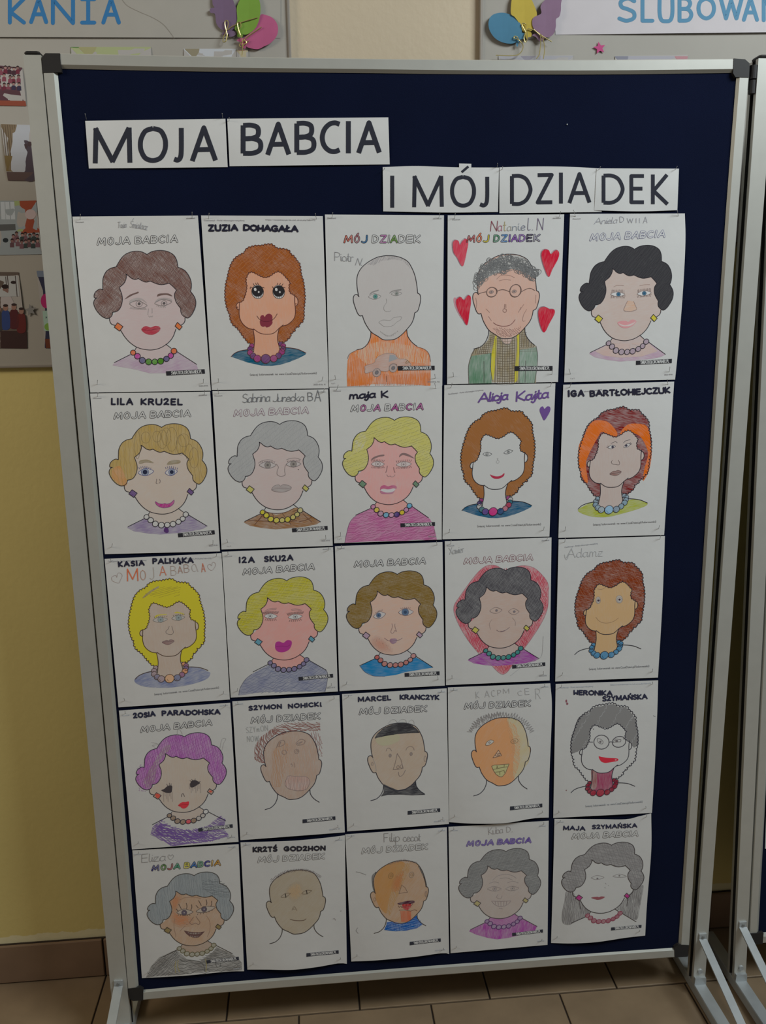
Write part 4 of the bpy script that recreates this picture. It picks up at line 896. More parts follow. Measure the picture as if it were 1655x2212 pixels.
s = sheet(1, 'drawing of a grandfather in glasses with curly grey hair and four red hearts', (930, 435), [(187,150),(1445,140),(1378,1950),(180,1975)], R1, 14)
d = [(870,577),(455,1030),(1169,1000),(800,1478),(480,1588),(1142,1562),(385,447),(1185,437)]
t, hd = man(s, d, (182,150,134), .92, 85, [(160,40,60),(200,110,60),(175,165,50),(50,130,100),(80,120,165),(110,90,150),(125,100,150),(125,100,150),(80,72,88),(130,130,140)], con=.4)
JK = (104,134,112); CH = (140,128,98)
s.fill('jacket_colouring', CH, [480,1588,560,1560,620,1500,637,1440,640,1395,720,1450,800,1478,880,1468,960,1430,1015,1370,1030,1450,1070,1520,1142,1562,1150,1700,1140,1960,415,1968,415,1750,440,1650], 1, False, .7, 88, .8)
s.fill('jacket_colouring', JK, [415,1968,412,1780,445,1670,665,1638,652,1800,665,1966], 2, False, .8, 85, .8); s.fill('jacket_colouring', JK, [965,1605,1140,1575,1158,1660,1150,1800,1125,1960,950,1962], 2, False, .62, 85, .8)
s.fill('scarf', (182,174,52), [700,1455,715,1450,712,1600,685,1920,668,1935,652,1860,660,1640], 3, False, .95, 85, .4); s.fill('scarf', (182,174,52), [935,1440,960,1430,962,1620,940,1930,905,1965,915,1800,932,1620], 3, False, .95, 85, .4)
G = []
for x in range(650, 1130, 26):
    if 665 < x < 700: continue
    yt_ = 1480 if 690 < x < 940 else (1430 + max(0, x - 1010) * 1.05 if x >= 940 else 1420 + (700 - x) * 1.2)
    G.append([(x, yt_), (x - 3, 1575 if (x > 970 or x < 660) else 1960)])
for y in range(1440, 1950, 27): G.append([(720, y + 40), (820, y + 46), (915, y + 36)])
for y in range(1430, 1640, 22): G.append([(640 - max(0, y - 1470) * .9, y + 20), (690, y + 8)]); G.append([(965, y - 10), (1040 + max(0, y - 1470) * .7, y - 12)])
for x in range(480, 640, 22): G.append([(x, 1590 - (x - 480) * .5), (x - 20, 1650)])
s.lines('jacket_colouring', (88,80,66), 3.4, G, 4); s.lines('jacket_colouring', (72,70,66), 4, [[578,1725,580,1960],[1030,1720,1022,1955],[415,1968,412,1780,445,1660,480,1588],[1142,1562,1158,1660,1150,1800,1125,1960],[655,1640,652,1800,668,1935]], 5)
s.fill('neck_colouring', (182,156,142), [760,1470,800,1478,880,1466,870,1520,830,1542,785,1520], 4, cov=.9); s.line('neck_colouring', PEN, 3.2, [760,1480,785,1525,830,1548,860,1530,885,1470], 5)
L = []
for i in range(210):
    u = s.rnd.random(); a = math.pi * (1.0 - u); cx = 815 - math.cos(a) * -1 * -330; cx = 490 + u * 660; top_ = 585 + 230 * abs(u - .5) ** 1.6 * 2; cy = top_ + 60 + s.rnd.uniform(-55, 105 - 80 * abs(u - .45)) + (120 * max(0, .22 - u) * 3)
    r1, r2, ro = s.rnd.uniform(18, 52), s.rnd.uniform(14, 34), s.rnd.uniform(0, 3.1)
    L.append([(cx + r1 * math.cos(k * .75) * math.cos(ro) - r2 * math.sin(k * .75) * math.sin(ro), cy + r1 * math.cos(k * .75) * math.sin(ro) + r2 * math.sin(k * .75) * math.cos(ro)) for k in range(9)])
s.lines('hair_scribble', (92,94,94), 3.6, L, 6); s.fill('hair_scribble', (132,132,128), [505,850,520,790,560,710,660,640,760,595,880,577,1000,605,1090,680,1125,780,1128,830,1000,760,860,730,700,780,560,850], 3, cov=.6, ang=40)
s.lines('glasses', (84,70,66), 5, [[512,1000,560,985,605,975],[722,970,760,955,800,955,855,975],[978,980,1020,955,1075,938,1130,962]], 6)
for cx, cy, rx, ry, ro in ((662,980,56,52,-30),(918,965,58,70,20)): s.ell('glasses', None, (84,70,66), cx, cy, rx, ry, ro, 6, lv=6); s.ell('glasses', None, (98,84,80), cx + 2, cy - 2, rx + 4, ry - 3, ro + 12, 4, lv=6)
for cx, cy in ((658,978),(905,972)): s.ell('eye', (150,128,118), (110,96,92), cx, cy, 24, 17, -10, 3, lv=4); s.ell('eye', (95,88,88), None, cx, cy, 8, 8, lv=5.5)
s.lines('nose', (120,92,84), 4, [[803,1108,798,1155],[815,1110,816,1150],[782,1178,790,1162,808,1160,822,1172,815,1195,795,1196,782,1180]])
s.line('lips', (110,70,68), 5, [680,1310,720,1335,780,1347,850,1340,890,1310,915,1278], 5); s.lines('wrinkle', (140,108,98), 3.5, [[715,840,760,800,820,795,870,805,912,826],[740,858,800,845,870,850],[600,1160,640,1200],[625,1240,660,1290],[1040,1165,1005,1230,998,1290,1025,1290],[980,1140,950,1200],[1010,1110,970,1170],[490,1040,500,1110,490,1170],[1140,1010,1135,1100]], 4)
s.hatch('stubble', (140,104,98), 3.5, [650,1370,720,1360,880,1380,980,1350,960,1420,860,1465,760,1460], 45, 16, 8, (8, 22), 4)
for i, q in enumerate(([243,500,245,440,270,420,305,430,318,470,345,430,380,405,408,440,395,530,350,700,290,610,255,560], [1203,620,1205,545,1240,520,1280,530,1300,570,1340,535,1375,530,1392,570,1370,640,1320,730,1280,815,1240,740], [275,1090,290,1050,330,1035,362,1065,400,1020,432,1025,438,1090,425,1180,398,1335,350,1270,300,1180], [1165,1215,1180,1155,1230,1140,1262,1150,1290,1165,1338,1170,1340,1215,1290,1310,1230,1415,1185,1330])):
    s.line('heart_outline', (150,120,128), 3, [(x - 10, y - 6) for x, y in pr(q)], 3, True, True); s.fill('heart', (186,42,58) if i > 0 else (188,62,78), q, 4, cov=.95, ang=75, con=.4); s.line('heart_outline', (110,90,100), 3, [(x - 3, y - 2) for x, y in pr(q)], 3, True, True)
s.fill('heart', (184,118,130), [250,1060,275,1045,300,1180,370,1290,330,1260,270,1150], 3, cov=.7, ang=70)
for i, (ch, x0, x1, c, h) in enumerate((('N',650,716,(120,50,66),110),('a',728,772,(150,90,110),100),('t',785,815,(150,140,100),110),('a',828,872,(130,130,120),80),('n',885,930,(110,120,130),80),('i',945,962,(110,120,130),90),('e',978,1020,(100,104,116),90),('l',1050,1075,(92,90,104),130),('.',1100,1106,(100,98,104),60),('N',1150,1212,(84,74,96),125))):
    s.text('name_writing', ch, c, 5, x0, 322 - i * 1.5, x1, 320 - i * 1.5, h, slant=.12)
s.finish()

s = sheet(1, 'drawing of a black-haired grandmother with yellow earrings and pale beads', (1190, 435), [(208,135),(1448,130),(1343,1925),(145,1953)], R1, 15, right=[(1455,420),(1432,900),(1390,1450)])
d = [(898,515),(665,727),(521,1270),(1113,1255),(627,1533),(1030,1515),(826,1627),(1117,1735),(418,428),(1245,388),(795,1503)]
t, hq = woman(s, d, (50,50,52), (170,155,145), (160,132,150), (168,152,146), [(146,130,140)], (182,172,52), hairang=-60, haircov=1.05, haircon=.35, cols=None, titleout=(92,94,118), hh=[((62,62,64),-55,24,4),((38,38,42),-50,16,6)], facecov=.85, shirtcov=.65, shirtang=-10)
s.fill('shirt_colouring', (176,150,140), t(pr([706,1640,590,1700,700,1750,900,1775,1150,1760,1330,1700,1215,1612]) + [(x, y) for x, y, r in W_BEADS]), 2, False, .7, 10, .5)
s.lines('eyebrow', (140,112,102), 3.4, [[680,922,720,908,790,910],[960,912,1010,900,1070,898]], 4)
for c_, x0, y0, x1, y1, h, ix in (((52,96,122),648,1003,800,1003,26,.55),((52,96,122),935,1000,1085,985,30,.5)):
    s.hatch('eyelash', (128,112,106), 4, [x0, y0 - 10, x0 + 5, y0 - 50, x1 - 10, y1 - 52, x1, y1 - 8], 85, 11, 3, (20, 34), 4); s.hatch('eyelash', (128,112,106), 4, [x0, y0 + 12, x0 - 5, y0 + 40, x1, y1 + 42, x1 + 4, y1 + 8], 75, 12, 3, (14, 26), 4)
    eye(s, x0, y0, x1, y1, h, c_, 23, (110,98,94), 3.4, (40,66,88), 8, WHT, ix=ix, lv=5)
s.fill('nose', (176,150,130), [830,1075,895,1078,930,1165,860,1188,788,1178], 3, False, .8); s.lines('nose', (122,104,98), 3.6, [[832,1075,812,1110,790,1175,840,1190,900,1180,928,1162,910,1115,895,1078]])
s.fill('lips', (186,130,132), [720,1312,760,1292,810,1290,835,1302,865,1282,900,1278,925,1300,880,1345,820,1368,760,1358], 4, cov=.9, ang=10, con=.5); s.fill('lips', (190,166,160), [735,1318,800,1338,870,1320,915,1300,870,1340,810,1350,760,1342], 5)
s.text('name_writing', 'Aniela', (124,126,132), 3.6, 470,248, 715,232, 66, gap=.1, slant=.3, wob=.04); s.text('name_writing', 'D', (124,126,132), 3.6, 748,225, 790,222, 60); s.text('name_writing', 'WII', (124,126,132), 3.6, 825,232, 960,232, 50, gap=.5); s.text('name_writing', 'A', (124,126,132), 3.6, 1000,235, 1042,232, 66, slant=.1)
s.finish()

# ---- row 2
s = sheet(2, 'drawing of a golden-haired grandmother with purple square earrings and a pendant', (175, 805), [(98,225),(1395,205),(1502,1930),(258,1960)], R2, 21)
d = [(866,592),(652,782),(563,1308),(1185,1286),(709,1560),(1133,1530),(932,1642),(1247,1742),(350,505),(1193,472),(885,1526)]
t, hq = woman(s, d, (160,138,84), (168,156,142), (122,108,142), (166,156,144), None, (96,76,116), hairang=85, haircov=.85, haircon=.4, facecov=.85, faceang=30, shirtcov=.62, shirtang=8, earcov=.9)
s.fill('hair_colouring', (176,128,46), [330,1120,345,1040,420,1010,470,1100,500,1190,470,1225,410,1205,360,1160], 3.5, cov=.75, ang=-60, con=.5)
L = []
for cx, cy, rx, ry in ((920,690,50,95),(880,720,55,100),(700,700,50,60),(820,690,45,60),(1080,780,50,110),(1170,860,40,90),(1110,730,60,70),(1220,920,50,110),(610,780,30,150),(980,720,60,130)): L.append([(cx + rx * math.cos(k * .7), cy + ry * math.sin(k * .7)) for k in range(10)])
s.lines('hair_colouring', (120,104,70), 3, L, 4.5)
s.hatch('hair_colouring', (146,124,76), 3.5, hq, 86, 34, 5, (60, 180), 4, 1)
for q in ([625,965,650,945,720,940,785,975,700,970,640,985],[928,992,950,960,1010,942,1070,950,1068,975,1010,988,950,995]): s.fill('eyebrow', (136,124,98), q, 4, cov=.85)
for x0, y0, x1, y1, ex in ((618,1082,785,1065,692),(910,1082,1040,1065,980)):
    eye(s, x0, y0, x1, y1, 42, (120,132,148), 40 if ex < 800 else 34, (70,74,120), 4, (34,38,56), 25 if ex < 800 else 21, (158,158,156), ix=(ex - x0) / (x1 - x0), lv=4)
    s.lines('eyelash', (70,74,120), 3.4, [[(ex - 60 + i * 20, y0 - 38 - 14 * math.sin((i + .5) * .5)), (ex - 68 + i * 22, y0 - 58 - 16 * math.sin((i + .5) * .5))] for i in range(7)], 6, False)
s.lines('nose', (92,84,84), 4, [[818,1145,815,1170,812,1192,826,1200],[846,1148,856,1170,850,1190,840,1195]])
s.fill('lips', (160,76,124), [803,1392,840,1412,880,1418,905,1412,930,1418,970,1405,1005,1375,1000,1415,960,1448,900,1460,850,1450,815,1425], 4, cov=.85, ang=60, con=.7); s.line('lips', (92,66,100), 3.4, [803,1392,840,1412,880,1418,905,1412,930,1418,970,1405,1005,1375,1000,1415,960,1448,900,1460,850,1450,815,1425], 5, True, True)
s.fill('pendant', (68,42,88), [905,1678,930,1668,945,1695,945,1722,922,1730,898,1715,898,1690], 7); s.text('name_writing', 'LILA', MARK, 18, 332,340, 555,342, 62, gap=.4, wob=.03); s.text('name_writing', 'KRU2EL', MARK, 18, 652,340, 1090,345, 58, gap=.35, wob=.05)
s.finish()

s = sheet(2, 'drawing of a grey-haired grandmother with a brown checked blouse and yellow beads', (430, 805), [(145,200),(1395,180),(1445,1870),(243,1910)], R2, 22)
d = [(870,558),(650,748),(556,1263),(1152,1245),(689,1508),(1094,1488),(900,1595),(1198,1690),(370,477),(1192,440),(855,1477)]
t, hq = woman(s, d, (134,136,134), (166,152,146), (136,106,80), None, [(178,168,40),(182,172,40),(182,172,40),(178,168,60),(170,162,80),(174,164,60),(170,160,90),(168,160,92),(166,160,110)], (166,162,84), hairang=80, haircov=.85, haircon=.4, titleout=(112,84,98), facecov=.85, shirtcov=.85, hh=[((150,152,150),70,20,4),((116,118,118),-40,34,3)])
s.fill('neck_colouring', (142,112,80), t(pr([770,1600,800,1615,900,1640,1000,1620,1110,1560,1150,1562]) + [(x, y) for x, y, r in W_BEADS][::-1] + [(750, 1600)]), 2, False, .8, 20, .5); s.line('neck_colouring', (82,60,52), 7, t([755,1595,830,1618,930,1625,1020,1608,1105,1565]), 4)
s.lines('shirt_colouring', (84,58,46), 5, [[720,1490,660,1570,600,1645],[690,1540,640,1600],[790,1520,810,1560],[900,1520,930,1560],[1120,1520,1170,1570,1220,1615],[1225,1555,1160,1590,1080,1610],[520,1590,640,1600,760,1605,900,1610,1060,1600],[810,1590,832,1645],[970,1600,995,1645],[1100,1470,1010,1500]], 3)
s.lines('eyebrow', (118,112,110), 5, [[640,978,680,952,740,940,800,948],[945,940,990,925,1050,922,1100,940]], 4)
for x0, y0, x1, y1, h in ((652,998,832,998,38),(942,990,1100,985,34)): eye(s, x0, y0, x1, y1, h, (118,114,108), 33, (98,92,92), 4, (84,80,78), 12, (158,152,148), ix=.5, lv=4); s.lines('eyelash', (98,92,92), 3.2, lash(x0 + 20, y0 - 26, x1 - 20, y1 - 26, 9, 14), 6, False)
s.lines('nose', (112,104,102), 4, [[835,985,858,1020,845,1060,845,1100,880,1120,900,1118,930,1105,925,1060,930,1010,940,995],[848,1100,858,1112],[915,1115,928,1102]]); s.fill('lips', (140,130,126), [785,1265,810,1225,860,1210,880,1225,910,1208,960,1215,998,1240,970,1272,900,1290,830,1285], 4, cov=.7); s.line('lips', (108,100,98), 3.6, [785,1265,810,1225,860,1210,880,1225,910,1208,960,1215,998,1240,970,1272,900,1290,830,1285], 5, True, True); s.line('lips', (108,100,98), 3.4, [790,1262,850,1250,920,1255,998,1242], 5); s.ell('mole', (70,62,62), None, 1074, 1046, 6, 5)
C_ = (88,90,92)
s.text('name_writing', 'Sabrina', C_, 5, 470,325, 768,308, 92, gap=.08, slant=.1, wob=.03); s.text('name_writing', 'Jurecka', C_, 5, 800,312, 1135,306, 84, gap=.06, slant=.1, wob=.03); s.text('name_writing', 'B', C_, 6, 1178,303, 1230,300, 86); s.text('name_writing', 'A', C_, 6, 1250,308, 1315,308, 118)
s.finish()

s = sheet(2, 'drawing of a yellow-haired pink-faced grandmother in a magenta blouse with green earrings', (680, 800), [(160,185),(1375,165),(1372,1828),(210,1868)], R2, 23)
d = [(860,540),(640,725),(519,1230),(1092,1226),(632,1475),(1022,1463),(828,1560),(1114,1670),(383,450),(1180,425),(800,1447)]
t, hq = woman(s, d, (172,168,92), (186,140,134), None, (188,138,130), [(168,112,140),(182,162,50),(164,120,140),(92,146,170),(172,124,146),(76,54,112),(182,162,50),(160,112,140),(92,150,176)], (92,116,94), hairang=-18, haircov=.85, haircon=.5, facecov=.9, faceang=80, hh=[((120,118,70),-20,26,4),((180,176,94),-60,34,7)], cols=[None,(150,92,130),None,(150,92,130),None,(150,92,130),None,(150,92,130),None,(150,92,130)])
s.fill('hair_colouring', (178,170,40), [420,860,440,740,520,680,560,720,520,840,440,900,380,930], 3.4, cov=.5, ang=-55)
s.fill('shirt_colouring', (162,98,134), pr([325,1862,340,1780,365,1680,400,1610,450,1565,605,1495,632,1475,670,1510,710,1550,770,1562,828,1560,885,1558,940,1535,985,1508,1022,1463,1060,1475,1180,1560,1245,1605,1290,1690,1320,1830]), 1, False, .85, 14, .8); s.hatch('shirt_colouring', (150,78,116), 4.5, [340,1840,380,1640,460,1570,640,1500,720,1560,960,1560,1060,1500,1240,1620,1300,1820], -18, 20, 5, (50, 160), 2.3, 1.5); s.hatch('shirt_colouring', (186,120,158), 4.5, [340,1840,380,1640,460,1570,640,1500,720,1560,960,1560,1060,1500,1240,1620,1300,1820], -12, 24, 5, (50, 160), 2.6, 1.5); s.line('shirt_colouring', (92,66,88), 3.4, [325,1862,340,1780,372,1660,410,1600,450,1568], 3)
for q in ([610,962,640,935,700,915,748,910,745,925,690,935,630,962],[912,938,925,905,960,892,1010,905,1065,940,1070,950,1000,925,950,915]): s.fill('eyebrow', (110,90,88), q, 4)
for x0, y0, x1, y1, ix in ((612,1012,752,1012,.5),(882,1020,1045,1010,.48)): eye(s, x0, y0, x1, y1, 32, (168,158,154), 26, (110,94,92), 3.6, (118,106,104), 10, (170,160,156), ix=ix, lv=4); s.lines('eyelash', (104,86,86), 3.4, lash(x0 + 10, y0 - 24, x1 - 10, y1 - 24, 9, 22) + lash(x0 + 10, y0 + 24, x1 - 10, y1 + 24, 10, -18), 6, False)
s.lines('nose', (112,88,88), 5, [[785,1030,778,1070,768,1105],[852,1045,858,1080,868,1105]]); s.lines('nose', (120,104,104), 3.4, [[778,1125,795,1148,815,1140,830,1150,855,1145,868,1125]])
s.fill('lips', (166,88,116), [708,1290,715,1255,750,1240,795,1252,840,1240,880,1250,882,1280,850,1270,800,1285,740,1275], 4, cov=.9); s.fill('lips', (188,170,168), [715,1285,800,1285,870,1278,845,1310,780,1320,725,1308], 4); s.fill('lips', (160,104,124), [710,1300,780,1322,850,1308,870,1290,840,1330,770,1335,720,1330], 4.5, cov=.9)
s.text('name_writing', 'maja', MARK, 17, 378,308, 655,290, 75, gap=.1, slant=.1); s.text('name_writing', 'K', MARK, 16, 725,292, 790,290, 66)
s.finish()

s = sheet(2, 'drawing of a curly brown-haired uncoloured-faced grandmother with purple cursive name and a small purple heart', (925, 795), [(175,185),(1375,165),(1310,1820),(155,1850)], R2, 24)
d = [(762,762),(730,1307),(706,1553),(367,1535),(1125,1505),(840,440),(350,950),(1152,900),(537,1712),(1207,1680)]
t, fq = curly(s, d, (140,88,42), None, (44,90,116), [(130,50,100),(70,60,92),(142,142,140),(140,60,110),(142,142,140),(50,96,110),(150,60,80),(62,100,106),(160,96,110),(82,62,120),(32,66,108),(176,40,110)], haircov=1.0, con=.3)
for x0, y0, x1, y1, ex in ((592,930,688,930,636),(818,918,916,892,866)): eye(s, x0, y0, x1, y1, 22, None, 14, (60,62,64), 3.4, (60,62,64), 6, ix=(ex - x0) / (x1 - x0), lv=4)
s.line('nose', PEN2, 3, [745,970,748,995,735,1015,748,1028,765,1022,765,1002,752,992,756,972]); s.fill('lips', (160,40,62), [668,1150,700,1162,745,1170,790,1160,822,1135,818,1165,780,1190,735,1196,695,1185], 5)
PUR = (88,62,120)
s.text('name_writing', 'Alicja', PUR, 17, 545,368, 860,338, 92, gap=.08, slant=.22); s.text('name_writing', 'Kajta', PUR, 17, 955,358, 1300,318, 98, gap=.1, slant=.18)
s.fill('heart', (92,62,124), [1205,460,1215,425,1240,415,1258,440,1285,415,1315,420,1320,455,1295,510,1254,565,1225,515], 5)
s.finish()

s = sheet(2, 'drawing of an orange and maroon curly-haired grandmother with pale blue beads and lime collar', (1170, 790), [(235,205),(1433,172),(1325,1828),(182,1860)], R2, 25)
d = [(800,768),(775,1312),(730,1558),(395,1545),(1145,1493),(885,452),(393,960),(1190,900),(562,1718),(1225,1685)]
t, fq = curly(s, d, (122,66,66), (162,148,138), None, [(112,138,150),(120,140,150),(110,138,150),(120,140,150),(120,142,152),(116,140,152),(110,138,150),(118,142,152),(112,138,150),(130,146,150),(112,132,146),(120,158,182)], haircov=.8, hairang=-15, facecov=.85, con=1.0, shine=True)
OG = (198,96,40)
s.fill('hair_streak', OG, [470,740,500,660,560,600,630,588,720,610,790,680,820,735,800,765,720,740,650,715,610,770,560,860,510,960,480,1060,500,1250,470,1250,420,1150,400,1000,405,860], 1.4, cov=.95, ang=-40, con=.5); s.fill('hair_streak', OG, [845,745,880,680,950,630,1060,628,1130,650,1165,720,1180,850,1190,950,1170,1100,1130,1200,1095,1240,1110,1120,1150,960,1120,850,1060,760,960,715,900,720], 1.4, cov=.92, ang=-40, con=.6)
s.fill('shirt_colouring', (148,156,76), [395,1570,450,1520,560,1480,720,1570,950,1450,1060,1455,1145,1490,1090,1530,900,1590,700,1635,520,1625], 1, cov=.8, ang=12, con=.8)
s.lines('eyebrow', (70,66,68), 4, [[750,840,798,818,820,832],[885,835,905,812,960,798]], 5, False)
for x0, y0, x1, y1, ex in ((718,884,798,870,768),(888,878,962,845,915)): eye(s, x0, y0, x1, y1, 20, (50,48,62), 12, (70,66,70), 3.4, None, 0, (158,156,152), ix=(ex - x0) / (x1 - x0), lv=4)
s.lines('eyelash', (66,62,68), 3.4, [[718,884,700,878],[730,875,714,866],[955,850,975,838],[945,845,965,828],[962,848,972,848]], 6, False); s.line('nose', (84,74,72), 4, [765,1022,755,1042,768,1062,800,1066,835,1070,845,1050,830,1020]); s.fill('lips', (134,104,96), [738,1170,775,1140,800,1138,825,1130,862,1145,830,1178,790,1188], 4, cov=.85); s.line('lips', (84,70,68), 3.6, [738,1170,775,1140,800,1138,825,1130,862,1145,830,1178,790,1188], 5, True, True); s.line('lips', (84,70,68), 3.4, [740,1170,790,1162,860,1146], 6)
s.text('name_writing', 'IGA', MARK, 21, 295,328, 455,325, 58, gap=.4, wob=.03); s.text('name_writing', 'BARTŁO#IEJCZUK', MARK, 19, 530,328, 1385,292, 56, gap=.26, wob=.05)
s.finish()

# ---- row 3
s = sheet(3, 'drawing of a bright yellow curly-haired grandmother with pink and orange beads', (200, 1155), [(130,262),(1392,200),(1483,1780),(280,1865)], R3, 31)
d = [(800,790),(845,1318),(828,1555),(465,1563),(1243,1470),(850,485),(388,950),(1222,920),(668,1725),(1357,1652)]
OB, LB, MBD = (184,124,86), (120,104,124), (136,118,120)
t, fq = curly(s, d, (174,162,30), (158,140,122), None, [MBD,MBD,MBD,OB,(120,84,104),(96,80,104),OB,(110,104,122),(124,90,110),MBD,(96,98,118),(190,138,100)], facecov=.8, haircov=1.05, con=.3, out=(58,44,34), shine=True)
s.fill('hair_colouring', (136,120,36), [540,680,600,620,700,560,715,570,640,620,560,680], 1.6, cov=.7, ang=-40); s.hatch('hair_colouring', (146,132,36), 5, [560,640,740,560,950,560,940,660,700,680], -15, 22, 4, (50, 140), 1.5)
s.fill('shirt_colouring', (104,110,136), [452,1580,500,1520,640,1470,700,1530,830,1560,960,1540,1040,1430,1150,1440,1250,1480,1272,1500,1230,1560,1050,1620,850,1650,640,1650,520,1630], 1, cov=.68, ang=20, con=1.0)
s.fill('eyeshadow', (168,154,60), [668,892,700,865,795,855,790,868,720,875,680,900], 4, cov=.8); s.fill('eyeshadow', (168,154,60), [885,840,920,832,980,850,990,865,930,850,890,850], 4, cov=.8)
for x0, y0, x1, y1 in ((652,925,808,912),(855,905,995,890)): eye(s, x0, y0, x1, y1, 30, (118,126,122), 30, (92,88,82), 3.4, (84,88,86), 8, (150,142,132), ix=.53, lv=4); s.lines('eyelash', (84,80,74), 3.2, lash(x0 + 22, y0 - 24, x1 - 10, y1 - 22, 7, 14), 6, False)
s.line('nose', (92,84,78), 4, [828,990,815,1020,792,1045,805,1070,850,1078,872,1060,868,1030,855,990]); s.fill('lips', (120,98,92), [752,1160,800,1140,820,1145,845,1133,882,1148,850,1175,815,1188,780,1180], 4, cov=.85); s.line('lips', (90,76,74), 3.4, [752,1160,800,1140,820,1145,845,1133,882,1148,850,1175,815,1188,780,1180], 5, True, True); s.line('lips', (90,76,74), 3, [755,1160,815,1155,880,1148], 6)
s.text('name_writing', 'KASIA', MARK, 17, 285,345, 555,325, 48, gap=.4, wob=.05); s.text('name_writing', 'PAL#ĄKA', MARK, 17, 655,312, 1085,298, 50, gap=.3, wob=.05)
for ch, x0, x1, yb, h, c, w in (('M',378,490,500,130,(184,86,48),10),('O',520,575,490,105,(150,104,78),5),('J',620,665,480,125,(136,120,104),4),('A',728,795,442,100,(176,96,66),7),('B',848,905,440,100,(146,120,104),4),('A',925,972,418,75,(140,104,88),6),('B',992,1045,408,85,(140,112,98),5),('C',1075,1120,400,80,(136,124,116),4),('I',1140,1150,398,85,(136,122,112),4),('A',1180,1218,402,90,(170,92,66),7)): s.text('handwritten_title', ch, c, w, x0, yb, x1, yb - 4, h)
for q in ([205,470,215,450,250,440,262,460,270,420,295,412,320,440,300,490,282,522,240,510,212,495], [1245,350,1245,330,1270,318,1285,335,1295,300,1320,302,1328,330,1310,365,1285,385,1260,372]): s.line('heart_outline', (138,120,112), 3.4, q, 5, True, True)
s.finish()

s = sheet(3, 'drawing of a yellow-haired pink-faced grandmother in a grey-blue blouse with turquoise earrings', (450, 1150), [(148,210),(1348,160),(1400,1718),(243,1785)], R3, 32)
d = [(848,515),(637,705),(545,1187),(1117,1153),(673,1412),(1063,1378),(875,1480),(1163,1567),(368,465),(1155,403),(825,1373)]
t, hq = woman(s, d, (158,150,60), (182,128,118), None, (178,126,116), [(100,92,116)], (78,128,142), hairang=10, haircov=.85, haircon=.7, facecov=.95, faceang=40, hh=[((118,112,48),5,24,4),((172,164,80),-60,28,5)])
s.fill('shirt_colouring', (112,114,130), pr([325,1760,345,1680,400,1590,470,1530,650,1432,673,1412,715,1445,757,1475,817,1483,875,1480,935,1470,985,1448,1028,1418,1063,1378,1100,1388,1200,1445,1280,1500,1285,1600,1262,1720]), 1, False, .72, -25, .9); s.hatch('shirt_colouring', (84,88,104), 3.4, [345,1740,400,1590,650,1435,900,1490,1100,1390,1280,1500,1260,1715], -28, 22, 6, (60, 200), 2.3, 1.5); s.line('shirt_colouring', (70,68,78), 3.6, [330,1755,345,1680,400,1590,470,1530], 3); s.line('shirt_colouring', (70,68,78), 3.6, [1100,1388,1200,1445,1278,1498,1288,1560,1280,1640,1262,1720], 3)
s.lines('eyebrow', (118,100,96), 3.6, [[610,850,660,825,740,818],[615,862,660,838,735,832],[895,832,950,825,1010,842],[900,842,960,838,1000,850]], 4)
for x0, y0, x1, y1, ix in ((605,905,745,905,.45),(865,918,1015,905,.5)): eye(s, x0, y0, x1, y1, 30, (170,164,158), 22, (98,84,82), 3.6, (84,76,76), 10, (172,164,158), ix=ix, lv=4); s.lines('eyelash', (84,70,68), 3.6, lash(x0, y0 - 20, x1, y1 - 25, 15, 26) + lash(x0 + 20, y0 + 26, x1 - 20, y1 + 26, 7, -20), 6, False)
s.fill('lips', (146,38,110), [722,1232,730,1190,765,1178,812,1192,850,1165,890,1168,903,1195,890,1240,860,1275,800,1295,750,1285,728,1262], 4); s.line('lips', (112,30,84), 3.4, [735,1235,790,1228,850,1232,885,1215], 5)
s.text('name_writing', 'I2A', MARK, 17, 340,325, 495,322, 54, gap=.4); s.text('name_writing', 'SKU2A', MARK, 17, 612,312, 912,298, 52, gap=.34, wob=.04)
s.finish()

s = sheet(3, 'drawing of an olive-brown-haired grandmother in a bright blue collar with coral beads', (695, 1140), [(143,200),(1305,155),(1330,1705),(193,1765)], R3, 33)
d = [(818,500),(600,685),(485,1165),(1058,1153),(602,1400),(991,1387),(800,1483),(1087,1581),(345,430),(1130,390),(755,1372)]
t, hq = woman(s, d, (116,94,54), (168,140,122), None, (150,146,142), [(162,82,74),(160,88,80),(158,102,92),(158,110,102),(158,96,88),(158,104,96),(156,100,92),(156,112,104),(160,114,108)], (144,118,132), hairang=-20, haircov=.9, haircon=.6, facecov=.8, faceang=5, hh=[((94,74,40),-70,20,4),((140,118,78),-15,26,4)])
s.fill('shirt_colouring', (46,108,150), pr([414,1495,520,1440,602,1400,620,1375,680,1415,780,1428,880,1400,940,1352,991,1387,1100,1445,1205,1510,1050,1535,900,1560,800,1590,680,1605,560,1600,470,1560]), 1, False, .92, 0, .5); s.line('shirt_colouring', (60,72,96), 3.4, [414,1495,470,1560,560,1600,680,1605], 3)
s.soft('blush', (170,118,96), (162,140,126), [530,1240,590,1170,700,1230,760,1330,650,1340,580,1300], 78)
for x0, y0, x1, y1, h, r, ix in ((562,960,690,930,40,26,.42),(832,915,990,908,40,38,.45)): eye(s, x0, y0, x1, y1, h, (74,92,112), r, (92,80,84), 3.6, (46,58,76), r * .45, (158,152,146), ix=ix, lv=4); s.lines('eyelash', (104,90,88), 3, lash(x0 + 30, y0 - 36, x1 - 40, y1 - 34, 6, 14), 6, False)
